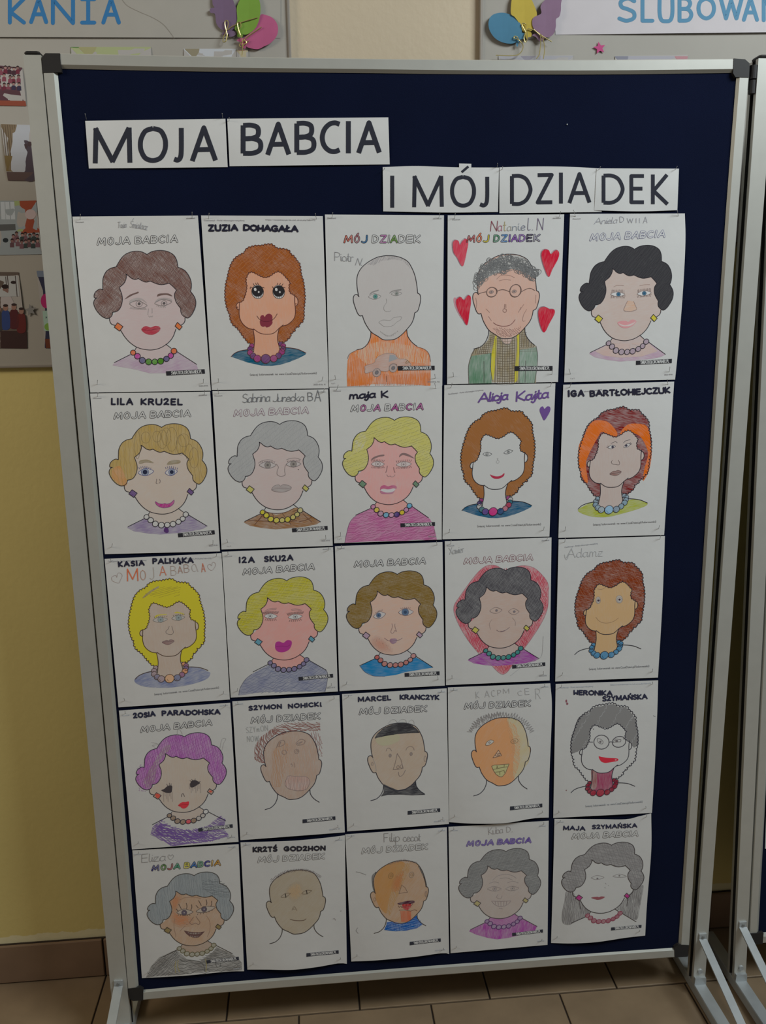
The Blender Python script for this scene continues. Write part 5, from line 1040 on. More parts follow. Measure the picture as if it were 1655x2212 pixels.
s.line('nose', (112,92,88), 3.6, [760,1035,765,1070,750,1110,752,1135,775,1135,790,1110,808,1120,800,1095,790,1060,792,1038]); s.fill('lips', (132,98,112), [735,1222,745,1200,770,1196,790,1195,812,1205,808,1235,775,1255,750,1245], 4, cov=.9); s.lines('lips', (92,72,80), 3.4, [[678,1190,710,1215,740,1222,810,1218,845,1208,872,1190]], 5)
s.finish()

s = sheet(3, 'drawing of a dark grey-haired grandmother inside a large red heart with teal beads', (935, 1130), [(130,195),(1283,155),(1262,1700),(143,1750)], R3, 34)
d = [(787,510),(574,690),(463,1155),(1011,1130),(574,1379),(947,1352),(765,1454),(1039,1540),(330,447),(1090,400),(735,1350)]
HT = [760,1635,600,1500,480,1390,350,1220,250,1030,228,900,300,780,430,600,520,500,600,455,690,460,787,510,900,470,1000,458,1120,500,1240,640,1250,780,1240,920,1190,1050,1100,1200,1000,1340,900,1480]
s.fill('heart', (168,82,90), HT, .5, True, .62, 65, 1.3); s.hatch('heart', (160,50,62), 6, [760,1625,600,1490,400,1300,260,1000,250,860,420,640,560,480,700,480,900,500,1040,480,1200,620,1235,780,1220,920,1090,1180,920,1450], 62, 16, 6, (30, 100), .65); s.line('heart_outline', (128,98,100), 3.4, HT, 1.2, True, True)
t, hq = woman(s, d, (76,74,74), (162,138,122), (136,78,130), (156,136,124), [(50,116,108)], (162,152,66), hairang=-50, haircov=.9, haircon=.55, titleout=(98,58,64), facecov=.85, faceang=5, hh=[((108,106,104),-55,24,3.5),((58,58,60),-40,18,4)], shirtcov=.85)
for x0, y0, x1, y1 in ((618,948,748,938),(820,955,932,955)): eye(s, x0, y0, x1, y1, 34, None, 0, (112,100,96), 3.4, (96,88,88), 13, ix=.55, lv=4)
s.line('lips', (100,84,84), 4, [690,1155,720,1172,760,1170,800,1148,830,1125], 5); s.line('lips', (92,76,78), 7, [735,1168,755,1168,775,1160], 5); s.lines('wrinkle', (132,112,102), 3, [[625,1150,612,1090,640,1040],[858,1020,890,1060,892,1110]], 4); s.lines('pencil_stray', (128,126,122), 3, [[1195,1220,1188,1330,1180,1420,1150,1460,1080,1490,980,1540,900,1600,838,1648]], 5)
s.text('name_writing', 'Xawier', (120,120,118), 3.4, 182,342, 340,312, 74, gap=.08, slant=.1, wob=.03)
s.finish()

s = sheet(3, 'drawing of a reddish curly-haired tan-faced grandmother with small round eyes and blue beads', (1170, 1125), [(185,200),(1333,165),(1258,1693),(148,1735)], R3, 35, right=[(1322,500),(1300,1000)])
d = [(750,718),(720,1225),(680,1455),(360,1442),(1075,1390),(825,428),(360,900),(1118,850),(515,1605),(1152,1570)]
t, fq = curly(s, d, (120,68,44), (168,134,90), None, [(62,112,142)], haircov=.88, hairang=-20, facecov=1.0, con=.9, shine=True)
s.hatch('hair_colouring', (96,50,32), 5, t(C_OUT), -10, 20, 6, (40, 130), 1.2, 1.5); s.hatch('hair_colouring', (136,84,60), 4, t(C_OUT), 60, 34, 6, (30, 90), 1.35, 1.5)
for cx, cy, rx, ry in ((612, 858, 25, 38), (840, 848, 36, 42)): s.ell('eye', (150,140,126), (120,108,98), cx, cy, rx, ry, 0, 3.4, lv=4); s.ell('eye', (150,142,130), (128,116,106), cx + 2, cy + 6, rx * .7, ry * .65, 0, 3, lv=5); s.ell('eye', (52,40,50), None, cx + 3, cy + 3, 12, 11, lv=6.8)
s.line('lips', (128,100,72), 3.6, [588,1042,620,1080,670,1102,730,1102,790,1080,832,1048], 5); s.line('wrinkle', (120,96,74), 3, [605,735,650,740,700,715], 5)
s.text('name_writing', 'Adamz', (124,124,122), 3.4, 270,398, 660,382, 96, gap=.16, slant=.12)
s.line('name_writing', (124,124,122), 3.4, [248,365,258,405,275,415,300,350,330,290], 8)
s.finish()

# ---- row 4
s = sheet(4, 'drawing of a violet-haired grandmother with smudged black eyes and purple scribbled collar', (235, 1450), [(110,425),(1312,340),(1402,1842),(250,1925)], R4, 41)
d = [(820,703),(615,887),(529,1348),(1098,1297),(662,1558),(1049,1518),(864,1623),(1155,1695),(333,668),(1122,585),(805,1522)]
BR = (112,92,74)
t, hq = woman(s, d, (134,86,126), (146,128,110), None, (146,128,112), [BR,BR,BR,BR,(176,48,56),BR,(136,126,116),(136,126,116),(150,144,138)], (140,110,92), hairang=80, haircov=.78, haircon=.9, facecov=.75, faceang=85, hh=[((104,38,96),75,16,5),((108,60,108),-30,26,4)])
s.fill('hair_colouring', (112,36,92), t([430,1180,420,1080,520,880,620,700,700,640,720,700,600,850,560,1000,540,1150,470,1215]), 3.5, cov=.5, ang=80)
s.hatch('hair_colouring', (126,86,124), 3.4, [300,1050,350,1000,330,1150,320,1290,420,1300,340,1280], 70, 12, 5, (20, 60), 2)
SCR = [450,1760,470,1690,560,1600,640,1650,760,1700,900,1705,1050,1680,1140,1610,1210,1560,1260,1600,1240,1700,1300,1780,1120,1830,880,1860,700,1885,560,1810]
s.hatch('shirt_scribble', (92,70,110), 7, SCR, 14, 9, 6, (60, 220), 3, 2); s.hatch('shirt_scribble', (78,56,98), 7, [480,1740,560,1640,700,1710,900,1720,1080,1690,1060,1780,860,1830,640,1800], 20, 10, 5, (60, 200), 3.4, 2)
s.fill('eye', (48,42,42), [568,1285,600,1270,635,1240,680,1235,684,1275,672,1310,620,1312,590,1300], 5); s.fill('eye', (48,42,42), [880,1210,900,1182,940,1178,985,1205,960,1225,915,1252,885,1252,878,1230], 5)
s.lines('eyelash', (64,58,58), 4, [[640,1245,625,1215],[655,1240,655,1205],[670,1240,675,1212],[890,1190,876,1180],[905,1182,895,1165],[930,1180,935,1160],[960,1198,992,1190]], 6, False)
for x in range(590, 690, 16): s.lines('eye_smudge', (118,104,94), 5, [[x, 1300, x + 4, 1350 + (x % 3) * 30]], 4)
for x in range(870, 990, 17): s.lines('eye_smudge', (116,104,96), 5, [[x, 1210, x + 4, 1270 + (x % 3) * 22]], 4)
s.line('nose', (62,54,52), 5, [785,1355,790,1330,803,1322,815,1345,818,1352]); s.fill('lips', (178,38,44), [750,1448,790,1415,830,1412,865,1408,862,1445,835,1475,800,1482,775,1465], 5); s.line('lips', (130,28,34), 4, [755,1450,810,1440,860,1438], 6)
for q in ([505,1325,540,1325,555,1345,535,1372,510,1360],[1085,1290,1110,1290,1112,1305,1092,1308]): s.fill('earring', (184,62,48), q, 7.6)
s.lines('pencil_stray', (118,112,108), 3, [[740,700,742,640,755,625,775,640,795,680],[460,770,500,775,540,790,470,800,500,820],[1200,830,1225,730,1265,730,1240,780,1225,850],[690,1505,680,1530]], 5)
s.text('name_writing', '2OSIA', MARK, 17, 272,505, 500,482, 46, gap=.34, wob=.05); s.text('name_writing', 'PARADOHSKA', MARK, 17, 580,475, 1200,462, 46, gap=.3, wob=.05)
s.finish()

s = sheet(4, 'drawing of a grandfather with scribbled reddish hair and a wide rectangular mouth', (475, 1450), [(135,325),(1292,258),(1350,1740),(222,1825)], R4, 42)
d = [(795,648),(443,1050),(1105,985),(780,1378),(497,1493),(1082,1417),(333,567),(1083,520)]
t, hd = man(s, d, (142,118,100), .8, 80, con=.7)
s.hatch('face_colouring', (144,104,74), 5, [560,1250,560,900,640,760,740,780,720,1000,660,1250], 82, 16, 5, (60, 200), 1.8, 1); s.hatch('face_colouring', (146,116,96), 4, [720,700,1000,740,1040,900,1040,1150,900,1300,700,1200], 78, 20, 5, (60, 200), 1.8, 1)
HC = (112,70,62)
s.hatch('hair_scribble', HC, 5, [585,600,700,560,900,545,1080,560,1085,640,950,640,800,640,640,690,560,660], 12, 11, 6, (40, 160), 4, 2); s.hatch('hair_scribble', HC, 5, [375,950,375,820,430,720,560,620,640,640,560,720,500,790,478,900,480,990,430,985], 72, 11, 6, (40, 140), 4, 2); s.hatch('hair_scribble', (124,92,86), 4, [960,690,1010,640,1080,680,1110,760,1105,920,1070,920,1050,820,1010,740], 75, 13, 6, (40, 140), 4, 2)
L = [[610,830,640,760,690,745,700,785,650,810,625,800,660,760,640,810],[820,780,870,735,920,750,905,785,850,798,830,785,890,760,850,790]]
s.lines('eyebrow', (98,84,78), 4, L, 5)
for cx, cy in ((695, 875), (830, 865)): s.ell('eye', None, (104,90,84), cx, cy, 24, 24, 0, 3.6, lv=5)
s.ell('eye', None, (104,90,84), 832, 864, 10, 10, 0, 3, lv=5); s.lines('nose', (108,92,86), 3.4, [[780,990,770,1005,785,1010,778,1030],[800,985,806,1000,806,1040]])
MO = [705,1215,720,1165,745,1130,830,1138,930,1140,970,1180,965,1225,930,1275,850,1290,760,1275,720,1250]; s.fill('lips', (146,112,98), MO, 4, cov=.6, ang=80); s.line('lips', (100,86,82), 3.6, MO, 5, True, True); s.hatch('lips', (112,88,80), 3.4, MO, 85, 18, 3, (40, 90), 4.4)
s.text('pencil_name', 'SZYmON', (112,110,106), 3, 290,665, 520,640, 60, gap=.3); s.text('pencil_name', 'NOW', (112,110,106), 3, 298,760, 420,755, 60, gap=.3)
s.text('name_writing', 'S2YMON', MARK, 15, 318,420, 665,400, 42, gap=.34, wob=.05); s.text('name_writing', 'NOHICK', MARK, 15, 745,398, 1065,378, 40, gap=.34, wob=.05); s.text('name_writing', 'i.', MARK, 14, 1088,378, 1096,378, 48)
s.finish()

s = sheet(4, 'drawing of a grandfather with flat black hair, triangular nose and a black collar', (710, 1440), [(145,297),(1275,235),(1300,1700),(200,1780)], R4, 43, bulge=(.001, .003))
d = [(790,608),(420,1000),(1069,945),(750,1332),(465,1445),(1043,1383),(323,527),(1057,490)]
t, hd = man(s, d, (146,124,102), .8, 40, con=.5)
s.fill('hair_colouring', (56,53,52), [498,775,520,730,590,665,690,622,790,608,880,622,950,670,985,715,880,718,740,728,600,752], 4, False, .9, 5, .7); s.hatch('hair_colouring', (40,38,40), 4, [498,775,540,710,640,640,790,610,900,630,975,710,740,726,600,752], 4, 14, 4, (40, 160), 4.6)
s.fill('forehead_colouring', (140,134,98), [520,770,740,730,760,800,640,850,540,840], 2, cov=.5, over=(146,124,102))
s.fill('collar_colouring', (54,52,52), [600,1270,660,1300,750,1335,830,1318,900,1275,942,1230,950,1290,990,1345,1045,1384,900,1390,780,1382,640,1385,565,1402,595,1360], 4, False, .92, 10, .6)
s.lines('eyebrow', (96,84,78), 3.6, [[622,912,632,885,660,882,682,912],[835,905,850,875,885,862,915,875,925,905]], 5)
for cx, cy in ((665, 960), (892, 943)): s.ell('eye', (104,92,84), (96,84,78), cx, cy, 13, 18, 0, 3, lv=5)
s.line('nose', (92,80,74), 4, [742,938,720,1040,698,1112,760,1108,806,1098,780,1000], 5, False, True)
for cx, cy in ((750, 1085), (787, 1078)): s.ell('nose', None, (92,80,74), cx, cy, 13, 18, 0, 3.4, lv=5)
s.line('lips', (92,80,76), 4, [755,1138,760,1172,775,1185,805,1165,830,1118], 5); s.ell('ear_mark', None, (104,92,86), 472, 1050, 10, 18, 0, 3, lv=5); s.ell('ear_mark', None, (104,92,86), 1045, 995, 13, 30, 0, 3.4, lv=5); s.lines('pencil_stray', (118,114,110), 3, [[640,620,680,575,720,575,745,600,790,568,830,575,850,610,890,575,920,590,925,630],[478,985,505,1060,515,1130]], 6)
s.text('name_writing', 'MARCEL', MARK, 15, 325,378, 670,358, 44, gap=.3, wob=.05); s.text('name_writing', 'KRANC2YK', MARK, 15, 775,352, 1190,352, 44, gap=.26, wob=.05)
s.finish()

s = sheet(4, 'drawing of an orange-faced grandfather with spiky pencil hair and a toothy grin', (940, 1430), [(138,275),(1245,230),(1228,1680),(152,1730)], R4, 44, bulge=(.004, .008), bottom=[(420,1746),(760,1740),(1050,1690)], right=[(1262,520),(1235,1250)])
d = [(755,600),(395,985),(1034,935),(705,1333),(430,1447),(1000,1375),(307,517),(1033,485)]
t, hd = man(s, d, (172,112,70), .98, 60, con=.4)
s.fill('face_colouring', (150,132,92), t([900,600,1060,660,1140,820,1180,1000,1180,1180,1120,1280,1000,1420,980,1200,1000,1000,960,800]), 2, True, .62, 60, .7)
s.hatch('face_colouring', (166,118,78), 5, t([880,600,1000,700,1060,900,1060,1200,1000,1400,920,1400,980,1200,960,1000,920,800]), 60, 9, 5, (20, 60), 2.5)
L = []; x = 385
pts = []
for i in range(62):
    u = i / 61; a = math.pi * (.93 - .86 * u); rx = 325; cx, cy = 710 - 0, 800; k = 1.0 if i % 2 else 1.25
    bx, by = 712 + 300 * math.cos(a) * (-1) * -1, 800 - 205 * math.sin(a); k = (12 if i % 2 else 75) + s.rnd.uniform(-12, 14)
    pts.append((712 + (300 + k * .9) * math.cos(a), 815 - (205 + k) * math.sin(a)))
s.lines('hair_scribble', (98,92,88), 4, [pts[i:i + 2] for i in range(len(pts) - 1)], 5, False)
s.hatch('hair_scribble', (106,100,96), 3.6, [440,720,450,610,520,570,640,560,720,545,700,600,600,625,500,690], 75, 14, 6, (30, 70), 5)
EY = (146,138,126)
s.fill('eye', EY, [548,898,560,865,600,842,635,855,615,880,580,898], 4); s.line('eye', (84,66,52), 4, [548,898,560,865,600,842,635,855,615,880,580,898], 5, True, True); s.ell('eye', None, (96,82,72), 588, 870, 9, 8, lv=5); s.line('eye', (104,84,62), 4, [818,860,840,835,880,830,898,848,880,872,840,880], 5, True, True); s.ell('eye', None, (120,100,76), 856, 854, 12, 10, lv=5)
s.fill('nose', (164,128,100), [685,952,720,1010,625,1036], 4, False); s.line('nose', (76,60,50), 4.4, [685,952,720,1010,625,1036], 5, False, True); s.ell('nose', None, (84,66,54), 665, 1003, 14, 13, lv=5); s.ell('nose', None, (84,66,54), 692, 998, 11, 13, lv=5)
MO = [612,1125,640,1112,700,1110,800,1102,780,1150,760,1200,725,1240,700,1240,660,1215,630,1170]; s.fill('lips', (142,134,88), MO, 4, False); s.line('lips', (78,64,50), 4.5, MO, 5, False, True); s.lines('teeth', (84,72,50), 5, [[630,1160,680,1152,668,1118],[680,1148,745,1138,748,1108],[745,1138,780,1130],[652,1190,700,1185,700,1222],[700,1185,745,1170,752,1200],[665,1150,670,1130]], 6, False)
L = [('K',445,480,390,70),('A',540,588,380,70),('C',612,650,372,66),('P',680,715,362,60),('M',740,800,340,52),('C',898,940,362,50),('E',975,1020,352,66),('R',1090,1140,398,110)]
for ch, x0, x1, yb, h in L: s.text('name_writing', ch, (118,114,110), 3.6, x0, yb, x1, yb - 3, h)
s.finish()

s = sheet(4, 'drawing of a half-coloured grey-haired grandmother in round glasses with a crimson neck and beads', (1160, 1420), [(203,287),(1310,248),(1243,1680),(177,1735)], R4, 45, right=[(1300,600),(1275,1150)])
d = [(740,775),(710,1250),(685,1465),(378,1465),(1060,1392),(825,503),(365,920),(1103,900),(532,1612),(1130,1562)]
CR = (112,30,40)
gh = lambda t: [(370,1040),(362,950),(368,880),(395,800),(418,720),(450,650),(510,608),(562,595),(580,560),(640,535),(700,528),(760,510),(830,505),(880,535),(960,540),(1000,580),(1050,640),(1078,700),(1090,800),(1102,880),(1095,950),(1050,975),(1005,930),(960,860),(900,760),(780,770),(620,740),(570,830),(560,930),(480,990),(440,1020)]
t, fq = curly(s, d, (92,88,84), None, None, [CR,CR,(120,34,44),CR,(110,30,40),CR,(118,32,42),CR,(110,30,42),(128,32,44),(104,26,38),(132,34,46)], haircov=1.05, con=.25, neckc=(126,62,76), haironly=gh)
s.hatch('hair_colouring', (118,115,111), 4, gh(0), -60, 150, 14, (8, 26), 1.6)
s.fill('hair_colouring', (92,88,84), [365,1030,365,930,420,760,560,780,565,900,540,960,470,1000,400,1035], 1.2, False)
for cx, cy, rx, ry, ro in ((698, 915, 82, 76, 0), (888, 912, 74, 58, -15)): s.ell('glasses', None, (56,52,54), cx, cy, rx, ry, ro, 8, lv=6)
s.lines('glasses', (56,52,54), 7, [[780,918,800,912,822,918],[560,915,605,915],[930,880,970,882]], 6)
s.line('eye', (72,66,64), 4, [655,878,690,885,715,912,705,935,670,925,655,900], 5, True, True); s.ell('eye', (80,74,72), None, 686, 912, 12, 12, lv=5); s.line('eye', (72,66,64), 4, [825,918,850,880,910,890,905,912], 5, False, True); s.ell('eye', (80,74,72), None, 862, 902, 16, 13, lv=5)
s.fill('lips', (166,28,40), [668,1070,700,1075,760,1085,850,1090,878,1098,870,1118,800,1132,740,1140,700,1128,680,1105], 5); s.ell('lips', (180,150,146), None, 852, 1108, 10, 5, lv=6)
s.fill('neck_colouring', (104,30,50), [590,1215,640,1240,650,1300,640,1410,585,1420,588,1300], 3, cov=.55, ang=88); s.ell('ink_blot', (96,56,60), None, 318, 472, 9, 16, lv=4); s.ell('ink_blot', (96,56,60), None, 328, 500, 11, 13, lv=4); s.ell('ink_blot', (92,60,60), None, 318, 1436, 6, 6, lv=4); s.ell('ink_blot', (70,64,62), None, 612, 775, 6, 6, lv=4); s.line('pencil_stray', (92,88,86), 4, [1258,628,1280,640])
s.text('name_writing', '@ERONIKA', MARK, 15, 402,402, 812,408, 44, gap=.26, wob=.03); s.text('name_writing', 'S2YMAŃSKA', MARK, 15, 715,470, 1190,445, 46, gap=.26, wob=.03)
s.finish()

# ---- row 5
s = sheet(5, 'drawing of a grey-haired grandmother with long lashes, a toothy smile and a dark hatched shawl', (260, 1760), [(130,385),(1278,318),(1337,1690),(233,1765)], R5, 51, bottom=[(700,1738),(1150,1695)], left=[(165,850),(205,1350)])
d = [(793,655),(597,825),(511,1248),(1059,1217),(636,1446),(1010,1411),(833,1505),(1112,1560),(340,608),(1090,545),(790,1418)]
OL = (92,86,62)
t, hq = woman(s, d, (100,102,100), (134,110,88), None, (132,110,90), [OL], (98,84,54), hairang=84, haircov=.82, haircon=.5, facecov=.85, faceang=60, out=(46,40,34), beadline=(70,64,44), beadcov=.5, hh=[((78,80,80),84,18,3.4),((118,120,118),80,22,3)], cols=[(58,44,84),(70,92,44),(130,76,76),(40,112,84),(150,140,60),(64,84,118),(84,110,90),(56,52,92),(148,120,70),(140,104,50)])
s.hatch('hair_colouring', (74,76,76), 3.6, [880,700,1060,690,1150,760,1180,900,1000,860,880,800], 8, 18, 4, (60, 180), 4.6, 1.5)
s.soft('blush', (148,90,56), (134,110,88), [560,1030,600,1070,700,1080,780,1120,750,1190,640,1210,560,1160,545,1080], 15); s.soft('blush', (146,92,58), (134,110,88), [550,900,600,840,660,880,620,1000,580,1060,545,990], 85)
SH = [275,1760,330,1640,420,1540,560,1475,610,1455,640,1490,720,1560,860,1580,1000,1480,1040,1430,1200,1500,1280,1560,1315,1600,1310,1680]
s.fill('shawl_colouring', (86,82,76), SH, 1, False, .6, -35, 1.1); s.hatch('shawl_colouring', (62,60,58), 4, [285,1750,340,1640,440,1540,600,1465,640,1520,600,1640,560,1735], -42, 14, 5, (60, 180), 2.4, 1); s.hatch('shawl_colouring', (66,64,60), 4, [600,1730,640,1560,800,1590,1040,1450,1300,1580,1310,1670,900,1710], -5, 22, 6, (60, 180), 2.4, 2)
s.lines('shawl_colouring', (120,108,62), 7, [[600,1580,590,1640,600,1710],[625,1570,620,1640,640,1700],[920,1560,930,1620,925,1700]], 3); s.lines('shawl_colouring', (58,56,52), 4, [[640,1560,700,1590,760,1570,860,1590,905,1640,915,1700],[1030,1590,1040,1640,1080,1640,1085,1600]], 3)
for x0, y0, x1, y1, ex, ey in ((610,1055,785,1050,690,1058),(820,1045,1025,1000,905,1020)):
    eye(s, x0, y0, x1, y1, 34, (66,58,64), 29, (66,56,50), 4, (120,112,104), 7, (134,120,104), ix=(ex - x0) / (x1 - x0), iy=ey - (y0 + y1) / 2, lv=4)
    s.lines('eyelash', (60,50,44), 5, [[ex - 62, ey - 12, ex - 72, ey - 25, ex - 88, ey - 42], [ex - 30, ey - 38, ex - 42, ey - 62, ex - 60, ey - 95], [ex + 25, ey - 42, ex + 30, ey - 70, ex + 22, ey - 105], [ex + 70, ey - 28, ex + 82, ey - 55, ex + 80, ey - 90]], 6); s.lines('eyelash', (66,54,48), 4, lash(x0 + 20, y0 + 22, x1 - 40, y1 + 24, 6, -14), 6, False)
s.line('nose', (88,70,60), 4, [790,1105,765,1140,750,1165,775,1185,810,1170,845,1185,860,1160,835,1125,818,1098]); s.lines('wrinkle', (104,82,68), 3, [[590,1120,580,1200,600,1320],[930,1090,965,1150,968,1240,940,1320],[640,920,700,895,800,890,870,905],[640,1260,700,1200]], 4)
MO = [685,1250,740,1262,800,1268,860,1268,912,1260,880,1295,845,1325,800,1330,750,1315,712,1285]; s.fill('lips', (70,50,46), MO, 4, False); s.hatch('teeth', (130,118,104), 8, [720,1268,800,1275,870,1272,860,1286,800,1292,740,1284], 88, 16, 1, (10, 14), 5); s.hatch('teeth', (126,114,102), 7, [745,1300,800,1312,850,1305,835,1320,800,1325,760,1316], 88, 15, 1, (8, 12), 5)
s.text('name_writing', 'Eliza', (92,88,84), 3.4, 230,515, 490,495, 88, gap=.1, slant=.1); s.line('name_writing', (92,88,84), 3, [540,485,515,455,525,432,545,445,560,430,575,445,565,465], 8, True, True)
s.finish()

s = sheet(5, 'drawing of a bald pale-faced grandfather with narrow eyes and a thin smile', (495, 1750), [(123,348),(1250,272),(1272,1660),(197,1722)], R5, 52, bottom=[(420,1722),(680,1725),(950,1695),(1180,1655)], top=[(600,335),(850,318),(1100,292)], bulge=(.004, .009))
d = [(755,650),(405,1015),(1047,960),(720,1338),(452,1443),(1022,1368),(303,572),(1030,532)]
t, hd = man(s, d, (130,116,94), .9, 40, con=.4, out=(42,36,32), titleout=(78,74,70))
s.soft('blush', (138,112,80), (130,116,94), [650,820,760,780,800,900,700,980,620,900], 60)
s.hatch('hair_scribble', (78,66,62), 3.6, [445,785,450,745,500,710,600,655,700,635,830,635,920,660,1000,715,985,740,900,680,760,655,620,680,520,735], -50, 11, 3, (14, 30), 6)
for x0, y0, x1, y1, ex in ((560,938,662,900,612),(785,900,892,870,840)): eye(s, x0, y0, x1, y1, 20, None, 0, (84,72,58), 3.6, None, 0, lv=4); s.line('eye', (48,42,36), 9, [ex - 4, y0 - 32, ex + 2, y0 + 4], 6)
s.lines('nose', (92,78,66), 3.6, [[680,1082,690,1055,705,1042,720,1060,732,1085]]); s.ell('nose', (70,60,52), None, 695, 1068, 4, 4); s.ell('nose', (70,60,52), None, 712, 1070, 4, 4)
s.line('lips', (76,62,50), 6, [662,1178,700,1190,760,1194,805,1190,830,1175], 5); s.lines('pencil_stray', (98,92,88), 4, [[1120,1175,1140,1172,1150,1190],[1200,1090,1215,1088]], 5)
s.text('name_writing', 'KR2TŚ', (28,26,30), 17, 262,450, 515,442, 46, gap=.3, wob=.05); s.text('name_writing', 'GOD2#ON', (28,26,30), 17, 598,440, 1035,432, 42, gap=.32, wob=.06)
s.finish()

s = sheet(5, 'drawing of an orange-faced grandfather with a reddened mouth and a bright blue collar', (715, 1730), [(155,362),(1252,285),(1277,1655),(220,1735)], R5, 53, bottom=[(500,1722),(900,1685),(1200,1645)], bulge=(.002, .006))
d = [(780,643),(425,1015),(1054,960),(755,1318),(472,1430),(1030,1352),(327,582),(1040,525)]
t, hd = man(s, d, (136,110,86), .8, 50, con=.5, out=(50,42,36), titleout=(78,74,70))
s.fill('face_colouring', (142,100,56), [470,860,500,780,600,690,740,655,800,680,760,760,700,850,660,960,620,1100,600,1210,560,1190,500,1100,475,990], 1.5, True, .85, 65, .5, over=(136,110,86)); s.hatch('face_colouring', (140,106,66), 6, [700,690,860,665,840,760,790,860,740,980,680,1120,640,1240,590,1200,640,1000,700,820], 68, 10, 5, (30, 90), 1.8); s.soft('blush', (146,88,48), (142,102,64), [660,920,700,810,780,760,770,860,740,960,680,980], 72, 3)
s.fill('hair_scribble', (62,52,50), [442,820,470,780,490,770,460,860,462,940,470,985,450,930], 4, cov=.7, ang=80); s.fill('hair_scribble', (62,52,50), [940,700,990,760,1020,840,1040,930,1025,920,1005,840,970,760], 4, cov=.8, ang=80); s.hatch('hair_scribble', (96,84,80), 3.4, [600,690,700,640,800,625,930,660,920,675,780,645,640,690], 70, 14, 3, (10, 22), 5)
s.fill('collar_colouring', (34,74,122), [575,1395,600,1340,605,1310,660,1305,755,1322,820,1310,880,1275,930,1235,945,1290,990,1335,930,1375,820,1400,700,1408], 4, False, .88, -8, .8); s.hatch('collar_colouring', (26,58,100), 5, [590,1390,610,1320,755,1330,880,1285,940,1250,980,1335,820,1398,700,1405], 80, 26, 4, (40, 90), 4.6); s.hatch('collar_colouring', (90,118,146), 3.5, [590,1390,610,1320,755,1330,880,1285,940,1250,980,1335,820,1398,700,1405], -15, 26, 4, (40, 120), 4.8)
for cx, cy in ((648, 808), (872, 798)): s.ell('eye', None, (112,88,56) if cx < 800 else (100,88,76), cx, cy, 24, 32, 20, 3.6, lv=5); s.ell('eye', None, (104,84,58), cx + 2, cy, 11, 13, 20, 3.2, lv=5)
s.line('nose', (92,74,62), 4, [765,910,735,1002,790,990,828,988,800,935], 5, False, True)
s.fill('lips', (60,38,42), [720,1108,760,1095,830,1080,895,1078,900,1100,860,1112,780,1118,740,1122], 5, cov=.92, ang=10); s.fill('lips', (142,42,34), [780,1112,860,1112,862,1148,820,1180,775,1150], 5, cov=.85, ang=88); s.fill('chin_colouring', (150,74,46), [750,1190,865,1190,868,1280,820,1308,760,1305], 3, False, .7, 88, .8, over=(136,110,86)); s.lines('lips', (84,58,48), 4, [[735,1180,800,1178,860,1190,905,1175,930,1190],[728,1130,740,1150,755,1135,768,1152,785,1138,800,1150,815,1135,850,1140,880,1120,892,1095]], 6)
s.ell('ear_mark', None, (100,80,60), 474, 1065, 11, 19, 0, 3, lv=5); s.ell('ear_mark', None, (96,84,76), 1028, 1005, 10, 30, 0, 3, lv=5); s.lines('pencil_stray', (92,88,84), 3.6, [[270,765,330,780,380,800],[290,1370,272,1400,295,1432]], 5)
s.text('name_writing', 'Filip', (92,88,84), 3.6, 575,445, 740,435, 92, gap=.14, slant=.05, wob=.03); s.text('name_writing', 'cecot', (92,88,84), 3.6, 782,438, 970,432, 84, gap=.12)
s.finish()

s = sheet(5, 'drawing of a grey-haired grandmother with a faint smile and a magenta collar with purple beads', (940, 1720), [(145,330),(1228,265),(1215,1605),(167,1695)], R5, 54, bulge=(.003, .004), top=[(500,312),(900,285)])
d = [(762,587),(568,748),(465,1162),(982,1125),(569,1353),(921,1319),(748,1410),(1002,1470),(335,545),(1045,507),(690,1322)]
t, hq = woman(s, d, (92,90,86), (134,120,108), (124,72,112), (126,84,112), [(94,66,96)], (132,120,78), hairang=-20, haircov=.82, haircon=.5, facecov=.8, faceang=60, out=(54,48,46), beadline=(62,40,68), beadcov=.6, hh=[((72,70,68),-15,20,3.4),((112,110,106),-60,26,3.4)], cols=[(84,72,104)]*10, titleout=(70,60,88), shirtcov=.78, shirtang=80,
  shirtpoly=pr([1212,1598,1425,1738,1400,1800,1200,1850,1050,1880,900,1890,780,1860,620,1800,515,1740,536,1715,706,1630]) + [(x, y) for x, y, r in W_BEADS])
for x0, y0, x1, y1 in ((568,1000,715,1000),(765,1000,905,992)): eye(s, x0, y0, x1, y1, 26, None, 20, (104,96,92), 3, (92,86,84), 8, ix=.52, lv=4)
s.lines('eyebrow', (108,100,96), 3, [[585,940,640,925,690,935],[780,935,840,918,900,935],[620,905,680,860,760,842,830,855,880,885],[700,890,770,880,840,905]], 5); s.lines('nose', (108,98,94), 3, [[680,1060,665,1090,690,1105,715,1100,725,1075]])
s.lines('lips', (104,92,90), 3.6, [[610,1130,640,1165,690,1190,740,1188,790,1165,820,1130],[620,1132,720,1135,820,1130],[650,1135,655,1165],[680,1135,684,1180],[712,1135,712,1188],[745,1135,742,1182],[775,1135,770,1170],[690,1210,730,1215]], 5)
s.text('name_writing', 'Kuba', (104,98,94), 3.4, 580,415, 735,395, 74, gap=.08, slant=.05); s.text('name_writing', 'D.', (104,98,94), 3.4, 775,388, 835,385, 58)
s.finish()

